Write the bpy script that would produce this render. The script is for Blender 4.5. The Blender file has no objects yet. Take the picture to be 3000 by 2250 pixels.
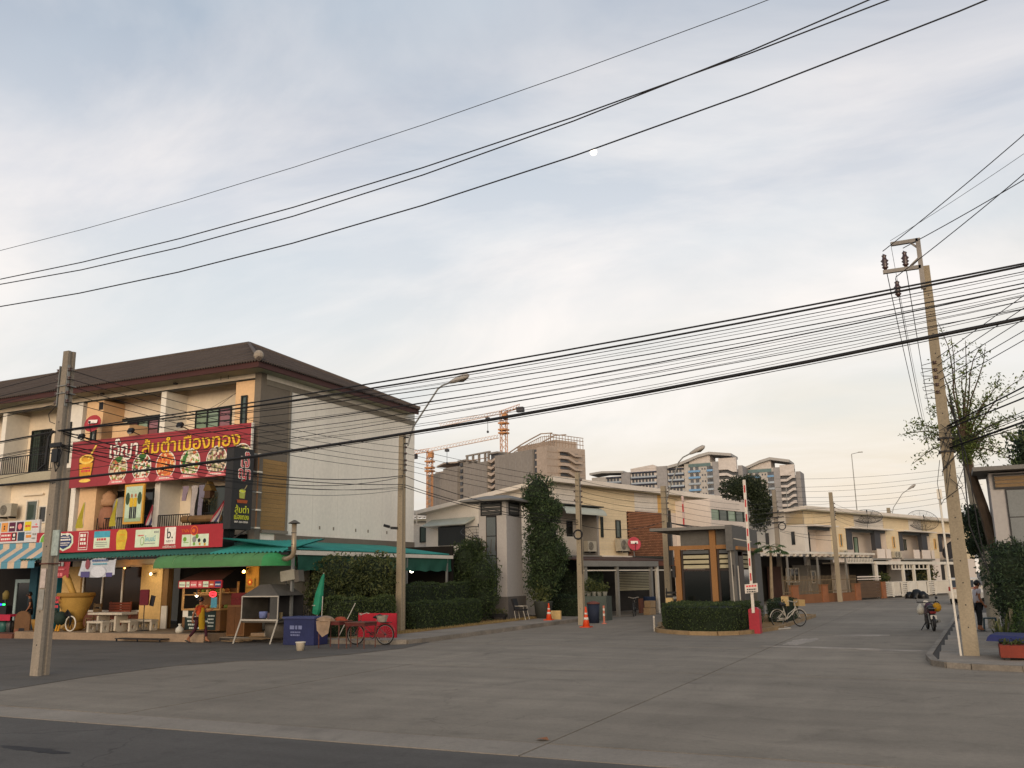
import bpy, bmesh, math, random
from mathutils import Vector, Matrix, noise as mnoise
R = math.radians
random.seed(7)
SC = bpy.context.scene
COL = SC.collection

# ------------------------------------------------------------------ camera
cam_d = bpy.data.cameras.new('camera'); cam = bpy.data.objects.new('camera', cam_d); COL.objects.link(cam)
CF = Vector((-0.41716698, 0.88335343, 0.21367834)); CR = Vector((0.90274444, 0.42992034, -0.01486549)); CU = Vector((0.10499615, -0.18669554, 0.97679096))
cam.matrix_world = Matrix(((CR.x, CU.x, -CF.x, 0), (CR.y, CU.y, -CF.y, 0), (CR.z, CU.z, -CF.z, 2.05), (0, 0, 0, 1)))
cam_d.sensor_width = 36; cam_d.lens = 36 * 2607.25 / 3000
cam_d.clip_start = 0.05; cam_d.clip_end = 9000
SC.camera = cam

# ------------------------------------------------------------------ sky and sun
SUN_EL, SUN_AZ = 4.0, 164.0      # low sun behind the camera, compass degrees from +Y
W = bpy.data.worlds.new('World'); SC.world = W; W.use_nodes = True
nt = W.node_tree; nt.nodes.clear()
def N(t, **k):
    n = nt.nodes.new(t)
    for a, b in k.items(): setattr(n, a, b)
    return n
def lk(a, b): nt.links.new(a, b)
out = N('ShaderNodeOutputWorld'); bg = N('ShaderNodeBackground'); lk(bg.outputs[0], out.inputs[0])
sky = N('ShaderNodeTexSky', sky_type='NISHITA'); sky.sun_disc = False
sky.sun_elevation = R(SUN_EL); sky.sun_rotation = R(SUN_AZ); sky.air_density = 1.3; sky.dust_density = 2.0; sky.ozone_density = 1.5
tc = N('ShaderNodeTexCoord'); sep = N('ShaderNodeSeparateXYZ'); lk(tc.outputs['Generated'], sep.inputs[0])
# thin high cloud: colour by height above the horizon
ramp = N('ShaderNodeValToRGB'); lk(sep.outputs['Z'], ramp.inputs[0])
E_ = ramp.color_ramp.elements
def stop(i, p, c):
    e = E_[i] if i < 2 else E_.new(p)
    e.position = p; e.color = (*c, 1)
stop(0, 0.0, (.84, .68, .56)); stop(1, 1.0, (.30, .38, .52))
stop(2, .07, (.83, .72, .61)); stop(3, .16, (.79, .77, .73)); stop(4, .27, (.77, .77, .77)); stop(5, .39, (.64, .66, .72)); stop(6, .55, (.36, .42, .52))
# warmer towards the east (right)
vx = N('ShaderNodeMapRange'); vx.inputs[1].default_value = -.55; vx.inputs[2].default_value = .25; lk(sep.outputs['X'], vx.inputs[0])
vz = N('ShaderNodeMapRange'); vz.inputs[1].default_value = .45; vz.inputs[2].default_value = .05; lk(sep.outputs['Z'], vz.inputs[0])
wm = N('ShaderNodeMath', operation='MULTIPLY'); lk(vx.outputs[0], wm.inputs[0]); lk(vz.outputs[0], wm.inputs[1])
wm2 = N('ShaderNodeMath', operation='MULTIPLY'); lk(wm.outputs[0], wm2.inputs[0]); wm2.inputs[1].default_value = .45
mixw = N('ShaderNodeMix', data_type='RGBA'); lk(wm2.outputs[0], mixw.inputs[0]); lk(ramp.outputs[0], mixw.inputs[6]); mixw.inputs[7].default_value = (.93, .78, .57, 1)
# streaky brighter wisps: noise on a plane far overhead (direction / height)
za = N('ShaderNodeMath', operation='ADD'); lk(sep.outputs['Z'], za.inputs[0]); za.inputs[1].default_value = .22
dx = N('ShaderNodeMath', operation='DIVIDE'); lk(sep.outputs['X'], dx.inputs[0]); lk(za.outputs[0], dx.inputs[1])
dy = N('ShaderNodeMath', operation='DIVIDE'); lk(sep.outputs['Y'], dy.inputs[0]); lk(za.outputs[0], dy.inputs[1])
cmb = N('ShaderNodeCombineXYZ'); lk(dx.outputs[0], cmb.inputs[0]); lk(dy.outputs[0], cmb.inputs[1])
mp = N('ShaderNodeMapping'); mp.inputs['Rotation'].default_value = (0, 0, R(28)); mp.inputs['Scale'].default_value = (1.5, 2.8, 1); mp.inputs['Location'].default_value = (1.3, .4, 0); lk(cmb.outputs[0], mp.inputs[0])
n1 = N('ShaderNodeTexNoise'); n1.inputs['Scale'].default_value = .62; n1.inputs['Detail'].default_value = 7; n1.inputs['Roughness'].default_value = .58; n1.inputs['Distortion'].default_value = .7; lk(mp.outputs[0], n1.inputs[0])
r1 = N('ShaderNodeValToRGB'); lk(n1.outputs[0], r1.inputs[0])
r1.color_ramp.elements[0].position = .40; r1.color_ramp.elements[0].color = (.08, .08, .08, 1); r1.color_ramp.elements[1].position = .66; r1.color_ramp.elements[1].color = (1, 1, 1, 1)
band = N('ShaderNodeValToRGB'); lk(sep.outputs['Z'], band.inputs[0]); be = band.color_ramp.elements
be[0].position = .03; be[0].color = (.35, .35, .35, 1); be[1].position = .62; be[1].color = (.38, .38, .38, 1); b3_ = be.new(.33); b3_.color = (1, 1, 1, 1); b4_ = be.new(.44); b4_.color = (.8, .8, .8, 1)
wis = N('ShaderNodeMath', operation='MULTIPLY'); lk(r1.outputs[0], wis.inputs[0]); lk(band.outputs[0], wis.inputs[1])
mixc = N('ShaderNodeMix', data_type='RGBA'); lk(wis.outputs[0], mixc.inputs[0]); lk(mixw.outputs[2], mixc.inputs[6]); mixc.inputs[7].default_value = (1.0, .93, .89, 1)
# blue gaps
n2 = N('ShaderNodeTexNoise'); n2.inputs['Scale'].default_value = .5; n2.inputs['Detail'].default_value = 4; lk(mp.outputs[0], n2.inputs[0])
r2 = N('ShaderNodeValToRGB'); lk(n2.outputs[0], r2.inputs[0])
r2.color_ramp.elements[0].position = .36; r2.color_ramp.elements[0].color = (1, 1, 1, 1); r2.color_ramp.elements[1].position = .55; r2.color_ramp.elements[1].color = (0, 0, 0, 1)
gp = N('ShaderNodeMath', operation='MULTIPLY'); lk(r2.outputs[0], gp.inputs[0]); gp.inputs[1].default_value = .38
mixg = N('ShaderNodeMix', data_type='RGBA'); lk(gp.outputs[0], mixg.inputs[0]); lk(mixc.outputs[2], mixg.inputs[6]); mixg.inputs[7].default_value = (.56, .66, .74, 1)
sk = N('ShaderNodeVectorMath', operation='SCALE'); lk(sky.outputs[0], sk.inputs[0]); sk.inputs['Scale'].default_value = .12
mixs = N('ShaderNodeMix', data_type='RGBA'); mixs.inputs[0].default_value = .86; lk(sk.outputs[0], mixs.inputs[6]); lk(mixg.outputs[2], mixs.inputs[7])
lk(mixs.outputs[2], bg.inputs[0]); bg.inputs[1].default_value = 1.0

sd = bpy.data.lights.new('sun', 'SUN'); sun = bpy.data.objects.new('sun', sd); COL.objects.link(sun)
sd.energy = 3.0; sd.angle = R(48); sd.color = (1, .80, .60)
sa = R(SUN_AZ); sdir = Vector((math.sin(sa) * math.cos(R(SUN_EL)), math.cos(sa) * math.cos(R(SUN_EL)), math.sin(R(SUN_EL))))
sun.rotation_euler = sdir.to_track_quat('Z', 'Y').to_euler(); sun.location = (0, -20, 30)

SC.view_settings.view_transform = 'Standard'; SC.view_settings.look = 'None'
SC.view_settings.exposure = 0.25; SC.view_settings.gamma = 1; SC.view_settings.use_curve_mapping = False
SC.render.engine = 'CYCLES'
SC.cycles.max_bounces = 6; SC.cycles.transparent_max_bounces = 6; SC.cycles.use_denoising = True
SC.cycles.sample_clamp_indirect = 3.0

# ------------------------------------------------------------------ materials
def hx(s):
    s = s.lstrip('#'); v = [int(s[i:i+2], 16) / 255 for i in (0, 2, 4)]
    return tuple(x / 12.92 if x <= .04045 else ((x + .055) / 1.055) ** 2.4 for x in v)
MATS = {}
def mat(name, col, rough=.75, var=.18, scale=1.2, bump=0., bscale=25, metal=0., streak=False, spec=.3, fine=0.10, emit=0., tint=0., trans=0.):
    if name in MATS: return MATS[name]
    if isinstance(col, str): col = hx(col)
    m = bpy.data.materials.new(name); m.use_nodes = True; t = m.node_tree; ns = t.nodes; b = ns['Principled BSDF']
    b.inputs['Roughness'].default_value = rough; b.inputs['Metallic'].default_value = metal; b.inputs['Specular IOR Level'].default_value = spec
    co = ns.new('ShaderNodeTexCoord'); src = co.outputs['Object']
    if streak:
        mp = ns.new('ShaderNodeMapping'); mp.inputs['Scale'].default_value = (1, 1, .12); t.links.new(src, mp.inputs[0]); sv = mp.outputs[0]
    else: sv = src
    nz = ns.new('ShaderNodeTexNoise'); nz.inputs['Scale'].default_value = scale; nz.inputs['Detail'].default_value = 6; nz.inputs['Roughness'].default_value = .6; t.links.new(sv, nz.inputs[0])
    nf = ns.new('ShaderNodeTexNoise'); nf.inputs['Scale'].default_value = scale * 14; nf.inputs['Detail'].default_value = 4; t.links.new(src, nf.inputs[0])
    m1 = ns.new('ShaderNodeMapRange'); m1.inputs[1].default_value = .28; m1.inputs[2].default_value = .72; m1.inputs[3].default_value = 1 - var; m1.inputs[4].default_value = 1 + var * .6; t.links.new(nz.outputs[0], m1.inputs[0])
    m2 = ns.new('ShaderNodeMapRange'); m2.inputs[1].default_value = .3; m2.inputs[2].default_value = .7; m2.inputs[3].default_value = 1 - fine; m2.inputs[4].default_value = 1 + fine; t.links.new(nf.outputs[0], m2.inputs[0])
    mu = ns.new('ShaderNodeMath'); mu.operation = 'MULTIPLY'; t.links.new(m1.outputs[0], mu.inputs[0]); t.links.new(m2.outputs[0], mu.inputs[1])
    last = mu.outputs[0]
    if tint:
        oi = ns.new('ShaderNodeObjectInfo'); mr = ns.new('ShaderNodeMapRange'); mr.inputs[3].default_value = 1 - tint; mr.inputs[4].default_value = 1 + tint; t.links.new(oi.outputs['Random'], mr.inputs[0])
        mv = ns.new('ShaderNodeMath'); mv.operation = 'MULTIPLY'; t.links.new(last, mv.inputs[0]); t.links.new(mr.outputs[0], mv.inputs[1]); last = mv.outputs[0]
    sc = ns.new('ShaderNodeVectorMath'); sc.operation = 'SCALE'; sc.inputs[0].default_value = col; t.links.new(last, sc.inputs['Scale'])
    t.links.new(sc.outputs[0], b.inputs['Base Color'])
    if bump:
        nb = ns.new('ShaderNodeTexNoise'); nb.inputs['Scale'].default_value = bscale; nb.inputs['Detail'].default_value = 5; t.links.new(src, nb.inputs[0])
        bp = ns.new('ShaderNodeBump'); bp.inputs['Strength'].default_value = bump; bp.inputs['Distance'].default_value = .02; t.links.new(nb.outputs[0], bp.inputs['Height']); t.links.new(bp.outputs[0], b.inputs['Normal'])
    if emit:
        b.inputs['Emission Color'].default_value = (*col, 1); b.inputs['Emission Strength'].default_value = emit
    if trans: b.inputs['Transmission Weight'].default_value = trans
    MATS[name] = m; return m
def groundmat(name, col, tint=0., crack=.5, rough=.92):
    """worn paving: broad patches, traffic streaks, dark stains, speckle, hairline cracks"""
    if name in MATS: return MATS[name]
    if isinstance(col, str): col = hx(col)
    m = bpy.data.materials.new(name); m.use_nodes = True; t = m.node_tree; ns = t.nodes; L = t.links.new; b = ns['Principled BSDF']; b.inputs['Roughness'].default_value = rough; b.inputs['Specular IOR Level'].default_value = .25
    g = ns.new('ShaderNodeNewGeometry').outputs['Position']
    def nz(sc, det=5, mp=None, dist=0.):
        v = g
        if mp: q = ns.new('ShaderNodeMapping'); q.inputs['Scale'].default_value = mp; L(g, q.inputs[0]); v = q.outputs[0]
        n = ns.new('ShaderNodeTexNoise'); n.inputs['Scale'].default_value = sc; n.inputs['Detail'].default_value = det; n.inputs['Distortion'].default_value = dist; L(v, n.inputs[0]); return n.outputs[0]
    def rng(o, a, b_, c, d): r = ns.new('ShaderNodeMapRange'); r.inputs[1].default_value = a; r.inputs[2].default_value = b_; r.inputs[3].default_value = c; r.inputs[4].default_value = d; L(o, r.inputs[0]); return r.outputs[0]
    def mul(a, b_): k = ns.new('ShaderNodeMath'); k.operation = 'MULTIPLY'; L(a, k.inputs[0]); L(b_, k.inputs[1]); return k.outputs[0]
    f = rng(nz(.16, 6), .3, .7, .84, 1.16)
    f = mul(f, rng(nz(1.0, 5, (.16, 1.3, 1), .6), .3, .7, .88, 1.10)); f = mul(f, rng(nz(1.0, 4, (1.1, .12, 1), .5), .35, .7, .93, 1.06))
    f = mul(f, rng(nz(.75, 6, None, 1.2), .56, .74, 1.0, .78)); f = mul(f, rng(nz(2.6, 5, None, .8), .58, .72, 1.0, .88)); f = mul(f, rng(nz(.5, 7, None, .4), .58, .75, 1.0, 1.16))
    f = mul(f, rng(nz(70, 3), .3, .7, .86, 1.14)); f = mul(f, rng(nz(14, 4), .3, .7, .93, 1.07))
    if crack:
        d = ns.new('ShaderNodeTexNoise'); d.inputs['Scale'].default_value = 1.4; d.inputs['Detail'].default_value = 5; L(g, d.inputs[0]); ad = ns.new('ShaderNodeVectorMath'); ad.operation = 'MULTIPLY_ADD'; L(d.outputs['Color'], ad.inputs[0]); ad.inputs[1].default_value = (.9, .9, 0); L(g, ad.inputs[2])
        v = ns.new('ShaderNodeTexVoronoi'); v.feature = 'DISTANCE_TO_EDGE'; v.inputs['Scale'].default_value = .28; L(ad.outputs[0], v.inputs[0]); ln = rng(v.outputs['Distance'], .002, .006, 1.0, 0.0); mk = rng(nz(.22, 3), .5, .6, 0, crack); k = mul(ln, mk); f = mul(f, rng(k, 0, 1, 1.0, .55))
    if tint: oi = ns.new('ShaderNodeObjectInfo'); f = mul(f, rng(oi.outputs['Random'], 0, 1, 1 - tint, 1 + tint))
    s = ns.new('ShaderNodeVectorMath'); s.operation = 'SCALE'; s.inputs[0].default_value = col; L(f, s.inputs['Scale']); L(s.outputs[0], b.inputs['Base Color'])
    bp = ns.new('ShaderNodeBump'); bp.inputs['Strength'].default_value = .35; bp.inputs['Distance'].default_value = .012; L(nz(55, 5), bp.inputs['Height']); L(bp.outputs[0], b.inputs['Normal'])
    MATS[name] = m; return m
def leafmat(name, dark, light, rough=.6):
    if name in MATS: return MATS[name]
    m = bpy.data.materials.new(name); m.use_nodes = True; t = m.node_tree; ns = t.nodes; b = ns['Principled BSDF']
    g = ns.new('ShaderNodeNewGeometry'); r = ns.new('ShaderNodeValToRGB'); t.links.new(g.outputs['Random Per Island'], r.inputs[0])
    r.color_ramp.elements[0].color = (*dark, 1); r.color_ramp.elements[1].color = (*light, 1)
    e = r.color_ramp.elements.new(.72); e.color = (*[a * .62 + c * .38 for a, c in zip(dark, light)], 1)
    t.links.new(r.outputs[0], b.inputs['Base Color']); b.inputs['Roughness'].default_value = rough; b.inputs['Specular IOR Level'].default_value = .35
    tl = ns.new('ShaderNodeBsdfTranslucent'); t.links.new(r.outputs[0], tl.inputs[0]); mx = ns.new('ShaderNodeMixShader'); mx.inputs[0].default_value = .30
    t.links.new(b.outputs[0], mx.inputs[1]); t.links.new(tl.outputs[0], mx.inputs[2]); t.links.new(mx.outputs[0], ns['Material Output'].inputs[0])
    MATS[name] = m; return m
def patternmat(name, cols, scale=14, rough=.6, kind='VORONOI'):
    """flat print: blotches of several colours (food photographs, flower prints)"""
    if name in MATS: return MATS[name]
    m = bpy.data.materials.new(name); m.use_nodes = True; t = m.node_tree; ns = t.nodes; b = ns['Principled BSDF']; b.inputs['Roughness'].default_value = rough
    co = ns.new('ShaderNodeTexCoord')
    v = ns.new('ShaderNodeTexVoronoi'); v.inputs['Scale'].default_value = scale; t.links.new(co.outputs['Object'], v.inputs[0])
    sp = ns.new('ShaderNodeSeparateColor'); t.links.new(v.outputs['Color'], sp.inputs[0])
    r = ns.new('ShaderNodeValToRGB'); r.color_ramp.interpolation = 'CONSTANT'; t.links.new(sp.outputs[0], r.inputs[0])
    k = len(cols)
    for i, c in enumerate(cols):
        e = r.color_ramp.elements[i] if i < 2 else r.color_ramp.elements.new(i / k)
        e.position = i / k; e.color = (*(hx(c) if isinstance(c, str) else c), 1)
    t.links.new(r.outputs[0], b.inputs['Base Color']); MATS[name] = m; return m
def glassmat(name, col, rough=.08, spec=.6):
    m = mat(name, col, rough=rough, var=.25, scale=.8, spec=spec, fine=.03); return m

# ------------------------------------------------------------------ mesh builder
WM = {}
def T(name, label, cat, loc=(0, 0, 0), rz=0., group=None):
    o = bpy.data.objects.new(name, None); COL.objects.link(o); o.empty_display_size = .2
    o.location = loc; o.rotation_euler = (0, 0, rz)
    o['label'] = label; o['category'] = cat
    if group: o['group'] = group
    WM[o.name] = Matrix.Translation(Vector(loc)) @ Matrix.Rotation(rz, 4, 'Z')
    return o
def link(name, me, parent=None, kind=None, label=None, cat=None, group=None):
    o = bpy.data.objects.new(name, me); COL.objects.link(o)
    if parent is not None: o.parent = parent
    if kind: o['kind'] = kind
    if label: o['label'] = label
    if cat: o['category'] = cat
    if group: o['group'] = group
    WM[o.name] = WM.get(parent.name, Matrix()) if parent is not None else Matrix()
    return o
class M:
    def __init__(s): s.v = []; s.f = []
    def add(s, vs, fs):
        k = len(s.v); s.v += [tuple(a) for a in vs]; s.f += [tuple(i + k for i in f) for f in fs]; return s
    def box(s, x0, y0, z0, x1, y1, z1):
        if x0 > x1: x0, x1 = x1, x0
        if y0 > y1: y0, y1 = y1, y0
        if z0 > z1: z0, z1 = z1, z0
        return s.add([(x0,y0,z0),(x1,y0,z0),(x1,y1,z0),(x0,y1,z0),(x0,y0,z1),(x1,y0,z1),(x1,y1,z1),(x0,y1,z1)],
                     [(3,2,1,0),(4,5,6,7),(0,1,5,4),(1,2,6,5),(2,3,7,6),(3,0,4,7)])
    def obox(s, c, size, rot=None):
        hx_, hy, hz = [a / 2 for a in size]; m = rot if rot is not None else Matrix()
        vs = [Vector(c) + m @ Vector(p) for p in [(-hx_,-hy,-hz),(hx_,-hy,-hz),(hx_,hy,-hz),(-hx_,hy,-hz),(-hx_,-hy,hz),(hx_,-hy,hz),(hx_,hy,hz),(-hx_,hy,hz)]]
        return s.add(vs, [(3,2,1,0),(4,5,6,7),(0,1,5,4),(1,2,6,5),(2,3,7,6),(3,0,4,7)])
    def bar(s, p, q, w, h=None):
        """rectangular bar between two points"""
        p, q = Vector(p), Vector(q); d = q - p; L = d.length
        if L < 1e-6: return s
        m = d.to_track_quat('X', 'Z').to_matrix().to_4x4()
        return s.obox((p + q) / 2, (L, w, h or w), m)
    def quad(s, a, b, c, d): return s.add([a, b, c, d], [(0, 1, 2, 3)])
    def poly(s, pts): return s.add(pts, [tuple(range(len(pts)))])
    def prism(s, pts, z0, z1):
        n = len(pts); vs = [(x, y, z0) for x, y in pts] + [(x, y, z1) for x, y in pts]
        a = sum(pts[i][0] * pts[(i+1) % n][1] - pts[(i+1) % n][0] * pts[i][1] for i in range(n))
        fs = [tuple(range(n - 1, -1, -1)), tuple(range(n, 2 * n))] + [(i, (i+1) % n, n + (i+1) % n, n + i) for i in range(n)]
        if a < 0: fs = [tuple(reversed(f)) for f in fs]
        return s.add(vs, fs)
    def ext(s, pts, d):
        """extrude a 3D polygon by vector d"""
        n = len(pts); d = Vector(d); vs = [Vector(p) for p in pts] + [Vector(p) + d for p in pts]
        return s.add(vs, [tuple(range(n - 1, -1, -1)), tuple(range(n, 2 * n))] + [(i, (i+1) % n, n + (i+1) % n, n + i) for i in range(n)])
    def tube(s, pts, r, n=6, caps=True):
        pts = [Vector(p) for p in pts]; k = len(s.v); m = len(pts); up = None
        for i, p in enumerate(pts):
            d = (pts[min(i+1, m-1)] - pts[max(i-1, 0)]).normalized()
            if up is None:
                up = d.orthogonal().normalized()
            u = (up - d * up.dot(d)).normalized(); up = u; w = d.cross(u)
            rr = r[i] if hasattr(r, '__len__') else r
            for j in range(n):
                a = 2 * math.pi * j / n; s.v.append(tuple(p + (u * math.cos(a) + w * math.sin(a)) * rr))
        for i in range(m - 1):
            for j in range(n):
                a = k + i * n + j; b = k + i * n + (j+1) % n; s.f.append((a, b, b + n, a + n))
        if caps:
            s.f.append(tuple(k + j for j in range(n - 1, -1, -1))); s.f.append(tuple(k + (m-1) * n + j for j in range(n)))
        return s
    def lathe(s, prof, c=(0, 0, 0), n=16, rot=None):
        k = len(s.v); m = len(prof)
        for r, z in prof:
            for j in range(n):
                a = 2 * math.pi * j / n; p = Vector((r * math.cos(a), r * math.sin(a), z))
                if rot is not None: p = rot @ p
                s.v.append(tuple(p + Vector(c)))
        for i in range(m - 1):
            for j in range(n):
                a = k + i * n + j; b = k + i * n + (j+1) % n; s.f.append((a, b, b + n, a + n))
        s.f.append(tuple(k + j for j in range(n - 1, -1, -1))); s.f.append(tuple(k + (m-1) * n + j for j in range(n)))
        return s
    def torus(s, c, R_, r, axis='Y', n=20, k=6, a0=0, a1=2 * math.pi):
        closed = abs(a1 - a0 - 2 * math.pi) < 1e-6; pts = []
        for i in range(n + (0 if closed else 1)):
            a = a0 + (a1 - a0) * i / n; u, v = R_ * math.cos(a), R_ * math.sin(a)
            pts.append(Vector(c) + Vector((u, 0, v) if axis == 'Y' else (0, u, v) if axis == 'X' else (u, v, 0)))
        if not closed: return s.tube(pts, r, k)
        b = len(s.v); ax = Vector((0, 1, 0) if axis == 'Y' else (1, 0, 0) if axis == 'X' else (0, 0, 1))
        for i in range(n):
            o = (pts[i] - Vector(c)).normalized()
            for j in range(k):
                t = 2 * math.pi * j / k; s.v.append(tuple(pts[i] + (o * math.cos(t) + ax * math.sin(t)) * r))
        for i in range(n):
            for j in range(k):
                s.f.append((b + i*k + j, b + i*k + (j+1) % k, b + ((i+1) % n)*k + (j+1) % k, b + ((i+1) % n)*k + j))
        return s
    def sphere(s, c, r, nu=12, nv=8, sz=1., rot=None):
        return s.lathe([(max(r * math.sin(math.pi * i / nv), r * .01), -r * sz * math.cos(math.pi * i / nv)) for i in range(nv + 1)], c, nu, rot)
    def mesh(s, name, mt, smooth=False, inv=None):
        me = bpy.data.meshes.new(name)
        vs = s.v if inv is None else [tuple(inv @ Vector(p)) for p in s.v]
        me.from_pydata(vs, [], s.f); me.materials.append(mt); me.validate()
        bm = bmesh.new(); bm.from_mesh(me); bmesh.ops.recalc_face_normals(bm, faces=bm.faces); bm.to_mesh(me); bm.free()
        if smooth:
            for p in me.polygons: p.use_smooth = True
        return me
    def out(s, name, mt, parent=None, smooth=False, world=True, kind=None, label=None, cat=None, group=None):
        inv = None
        if world and parent is not None: inv = WM[parent.name].inverted()
        return link(name, s.mesh(name, mt, smooth, inv), parent, kind, label, cat, group)
def put(name, me, parent, loc, rot=(0, 0, 0), scale=None):
    """another object of a shared mesh, in the parent's own coordinates"""
    o = bpy.data.objects.new(name, me); COL.objects.link(o); o.parent = parent; o.location = loc; o.rotation_euler = rot
    if scale: o.scale = scale
    return o
def dup(src, loc, rz=0., label=None, group=None):
    c = src.copy(); COL.objects.link(c); c.location = loc; c.rotation_euler = (0, 0, rz)
    if label: c['label'] = label
    if group: c['group'] = group
    WM[c.name] = Matrix.Translation(Vector(loc)) @ Matrix.Rotation(rz, 4, 'Z')
    def rec(a, b):
        for ch in list(a.children):
            d = ch.copy(); COL.objects.link(d); d.parent = b; rec(ch, d)
    rec(src, c); return c
# flat print on a sign: frame = origin, u, v, normal
class Fr:
    def __init__(s, o, u, v, n, parent): s.o, s.u, s.v, s.n, s.p = Vector(o), Vector(u), Vector(v), Vector(n), parent
    def at(s, x, y, d=0): return s.o + s.u * x + s.v * y + s.n * d
    def flat(s, name, pts, mt, d=.004, t=.003, label=None, parent=None):
        m = M(); m.ext([s.at(x, y, d) for x, y in pts], s.n * t); return m.out(name, mt, parent or s.p, label=label)
    def rect(s, name, x, y, w, h, mt, d=.004, t=.003, parent=None): return s.flat(name, [(x, y), (x + w, y), (x + w, y + h), (x, y + h)], mt, d, t, parent=parent)
    def bars(s, name, rows, mt, d=.008, parent=None):
        """lines of print too small to read: short dashes"""
        m = M(); rr = random.Random(len(rows) * 31 + int(rows[0][0] * 100))
        for x, y, w, h in rows:
            q = x
            while q < x + w - h * .3:
                l = min(h * rr.uniform(.5, 1.6), x + w - q); m.ext([s.at(a, b, d) for a, b in ((q, y), (q + l, y), (q + l, y + h), (q, y + h))], s.n * .002); q += l + h * .35
        return m.out(name, mt, parent or s.p)
    def text(s, name, body, x, y, h, mt, w=None, d=.01, ext=.004, off=0., parent=None, shear=0.):
        me = text_mesh(body, ext, off); xs = [v.co.x for v in me.vertices]; ys = [v.co.y for v in me.vertices]
        x0, x1, y0, y1 = min(xs), max(xs), min(ys), max(ys); k = h / (y1 - y0); kx = k if w is None else w / (x1 - x0)
        inv = WM[(parent or s.p).name].inverted()
        for v in me.vertices:
            p = s.at(x + (v.co.x - x0) * kx + shear * (v.co.y - y0) * k, y + (v.co.y - y0) * k, d + v.co.z)
            v.co = inv @ p
        me.materials.clear(); me.materials.append(mt); me.name = name
        return link(name, me, parent or s.p)
def text_mesh(body, ext=.004, off=0.):
    c = bpy.data.curves.new('t', 'FONT'); c.body = body; c.extrude = ext; c.offset = off; c.resolution_u = 3
    o = bpy.data.objects.new('t', c); COL.objects.link(o)
    dg = bpy.context.evaluated_depsgraph_get(); me = bpy.data.meshes.new_from_object(o.evaluated_get(dg))
    bpy.data.objects.remove(o); bpy.data.curves.remove(c); return me
def ell(cx, cy, rx, ry, n=24, a0=0, a1=2 * math.pi): return [(cx + rx * math.cos(a0 + (a1 - a0) * i / n), cy + ry * math.sin(a0 + (a1 - a0) * i / n)) for i in range(n)]
def rrect(x, y, w, h, r, n=4):
    p = []
    for cx, cy, a in ((x+w-r, y+r, -90), (x+w-r, y+h-r, 0), (x+r, y+h-r, 90), (x+r, y+r, 180)):
        p += [(cx + r * math.cos(R(a + 90 * i / n)), cy + r * math.sin(R(a + 90 * i / n))) for i in range(n + 1)]
    return p
def wire(p, q, sag, n=14): # hanging wire
    p, q = Vector(p), Vector(q)
    return [p.lerp(q, i / n) + Vector((0, 0, -4 * sag * (i / n) * (1 - i / n))) for i in range(n + 1)]
# foliage: leaf-sized faces through a volume
def leaves(m, pts, size, rr, flat=0.):
    for p in pts:
        p = Vector(p); a = Vector((rr.gauss(0, 1), rr.gauss(0, 1), rr.gauss(0, 1) * (1 - flat))).normalized(); b = a.orthogonal().normalized()
        b = Matrix.Rotation(rr.uniform(0, 6.28), 3, a) @ b; l = size * rr.uniform(.6, 1.3); w = l * rr.uniform(.3, .5)
        c = a.cross(b); t = a * l * .12
        m.add([p - c * l * .5, p + b * w * .5 + t, p + c * l * .5, p - b * w * .5 + t], [(0, 1, 2, 3)])
    return m
# ================================================================== ground
m_asph = groundmat('asphalt', '#55514c', crack=.8)
m_asph2 = groundmat('old_asphalt', '#5b564f', crack=.6)
m_conc = groundmat('concrete_slab', '#7d7467', tint=.04, crack=.45)
m_conc2 = groundmat('pale_concrete', '#877e72', tint=.05, crack=.3)
m_kerb = mat('kerb_concrete', '#7d756a', rough=.9, var=.35, scale=1.6, bump=.25, fine=.15, tint=.12)
m_soil = mat('dry_soil', '#8a6c43', rough=.95, var=.3, scale=1.5, bump=.3, fine=.2)
m_joint = mat('joint_dirt', '#3a3632', rough=.95, var=.3)
m_ter = mat('terrace_tile', '#8f7a63', rough=.8, var=.2, scale=1.2, fine=.12)
m_ter2 = mat('brown_terrace', '#6a4335', rough=.8, var=.2, scale=1.2)

M().box(-1500, -300, -.40, 1500, 2500, -.034).out('ground', m_asph2, kind='structure')
road = M().box(-120, -12, -.033, 90, 10.15, -.004).out('main_road', m_asph, kind='structure')
# concrete apron laid slab by slab
apron = M().box(-60, 10.17, -.033, 40, 26.85, -.026).out('concrete_apron', m_joint, kind='structure')
XJ = [-39.2, -32.4, -25.9, -19.0, -12.3, -4.79, 2.1, 9.0, 16, 23]
rr = random.Random(3)
def slab(x0, x1, y0, y1, parent, mt, name='slab', g=.012):
    z = rr.uniform(-.003, .001)
    return M().box(x0 + g, y0 + g, -.0255, x1 - g, y1 - g, z).out(name, mt, parent)
for i in range(len(XJ) - 1):
    slab(XJ[i], XJ[i+1], 10.17, 11.02, apron, m_conc2)
    slab(XJ[i], XJ[i+1], 11.02, 19.8, apron, m_conc)
    slab(XJ[i], XJ[i+1], 19.8, 26.85, apron, m_conc)
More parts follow.
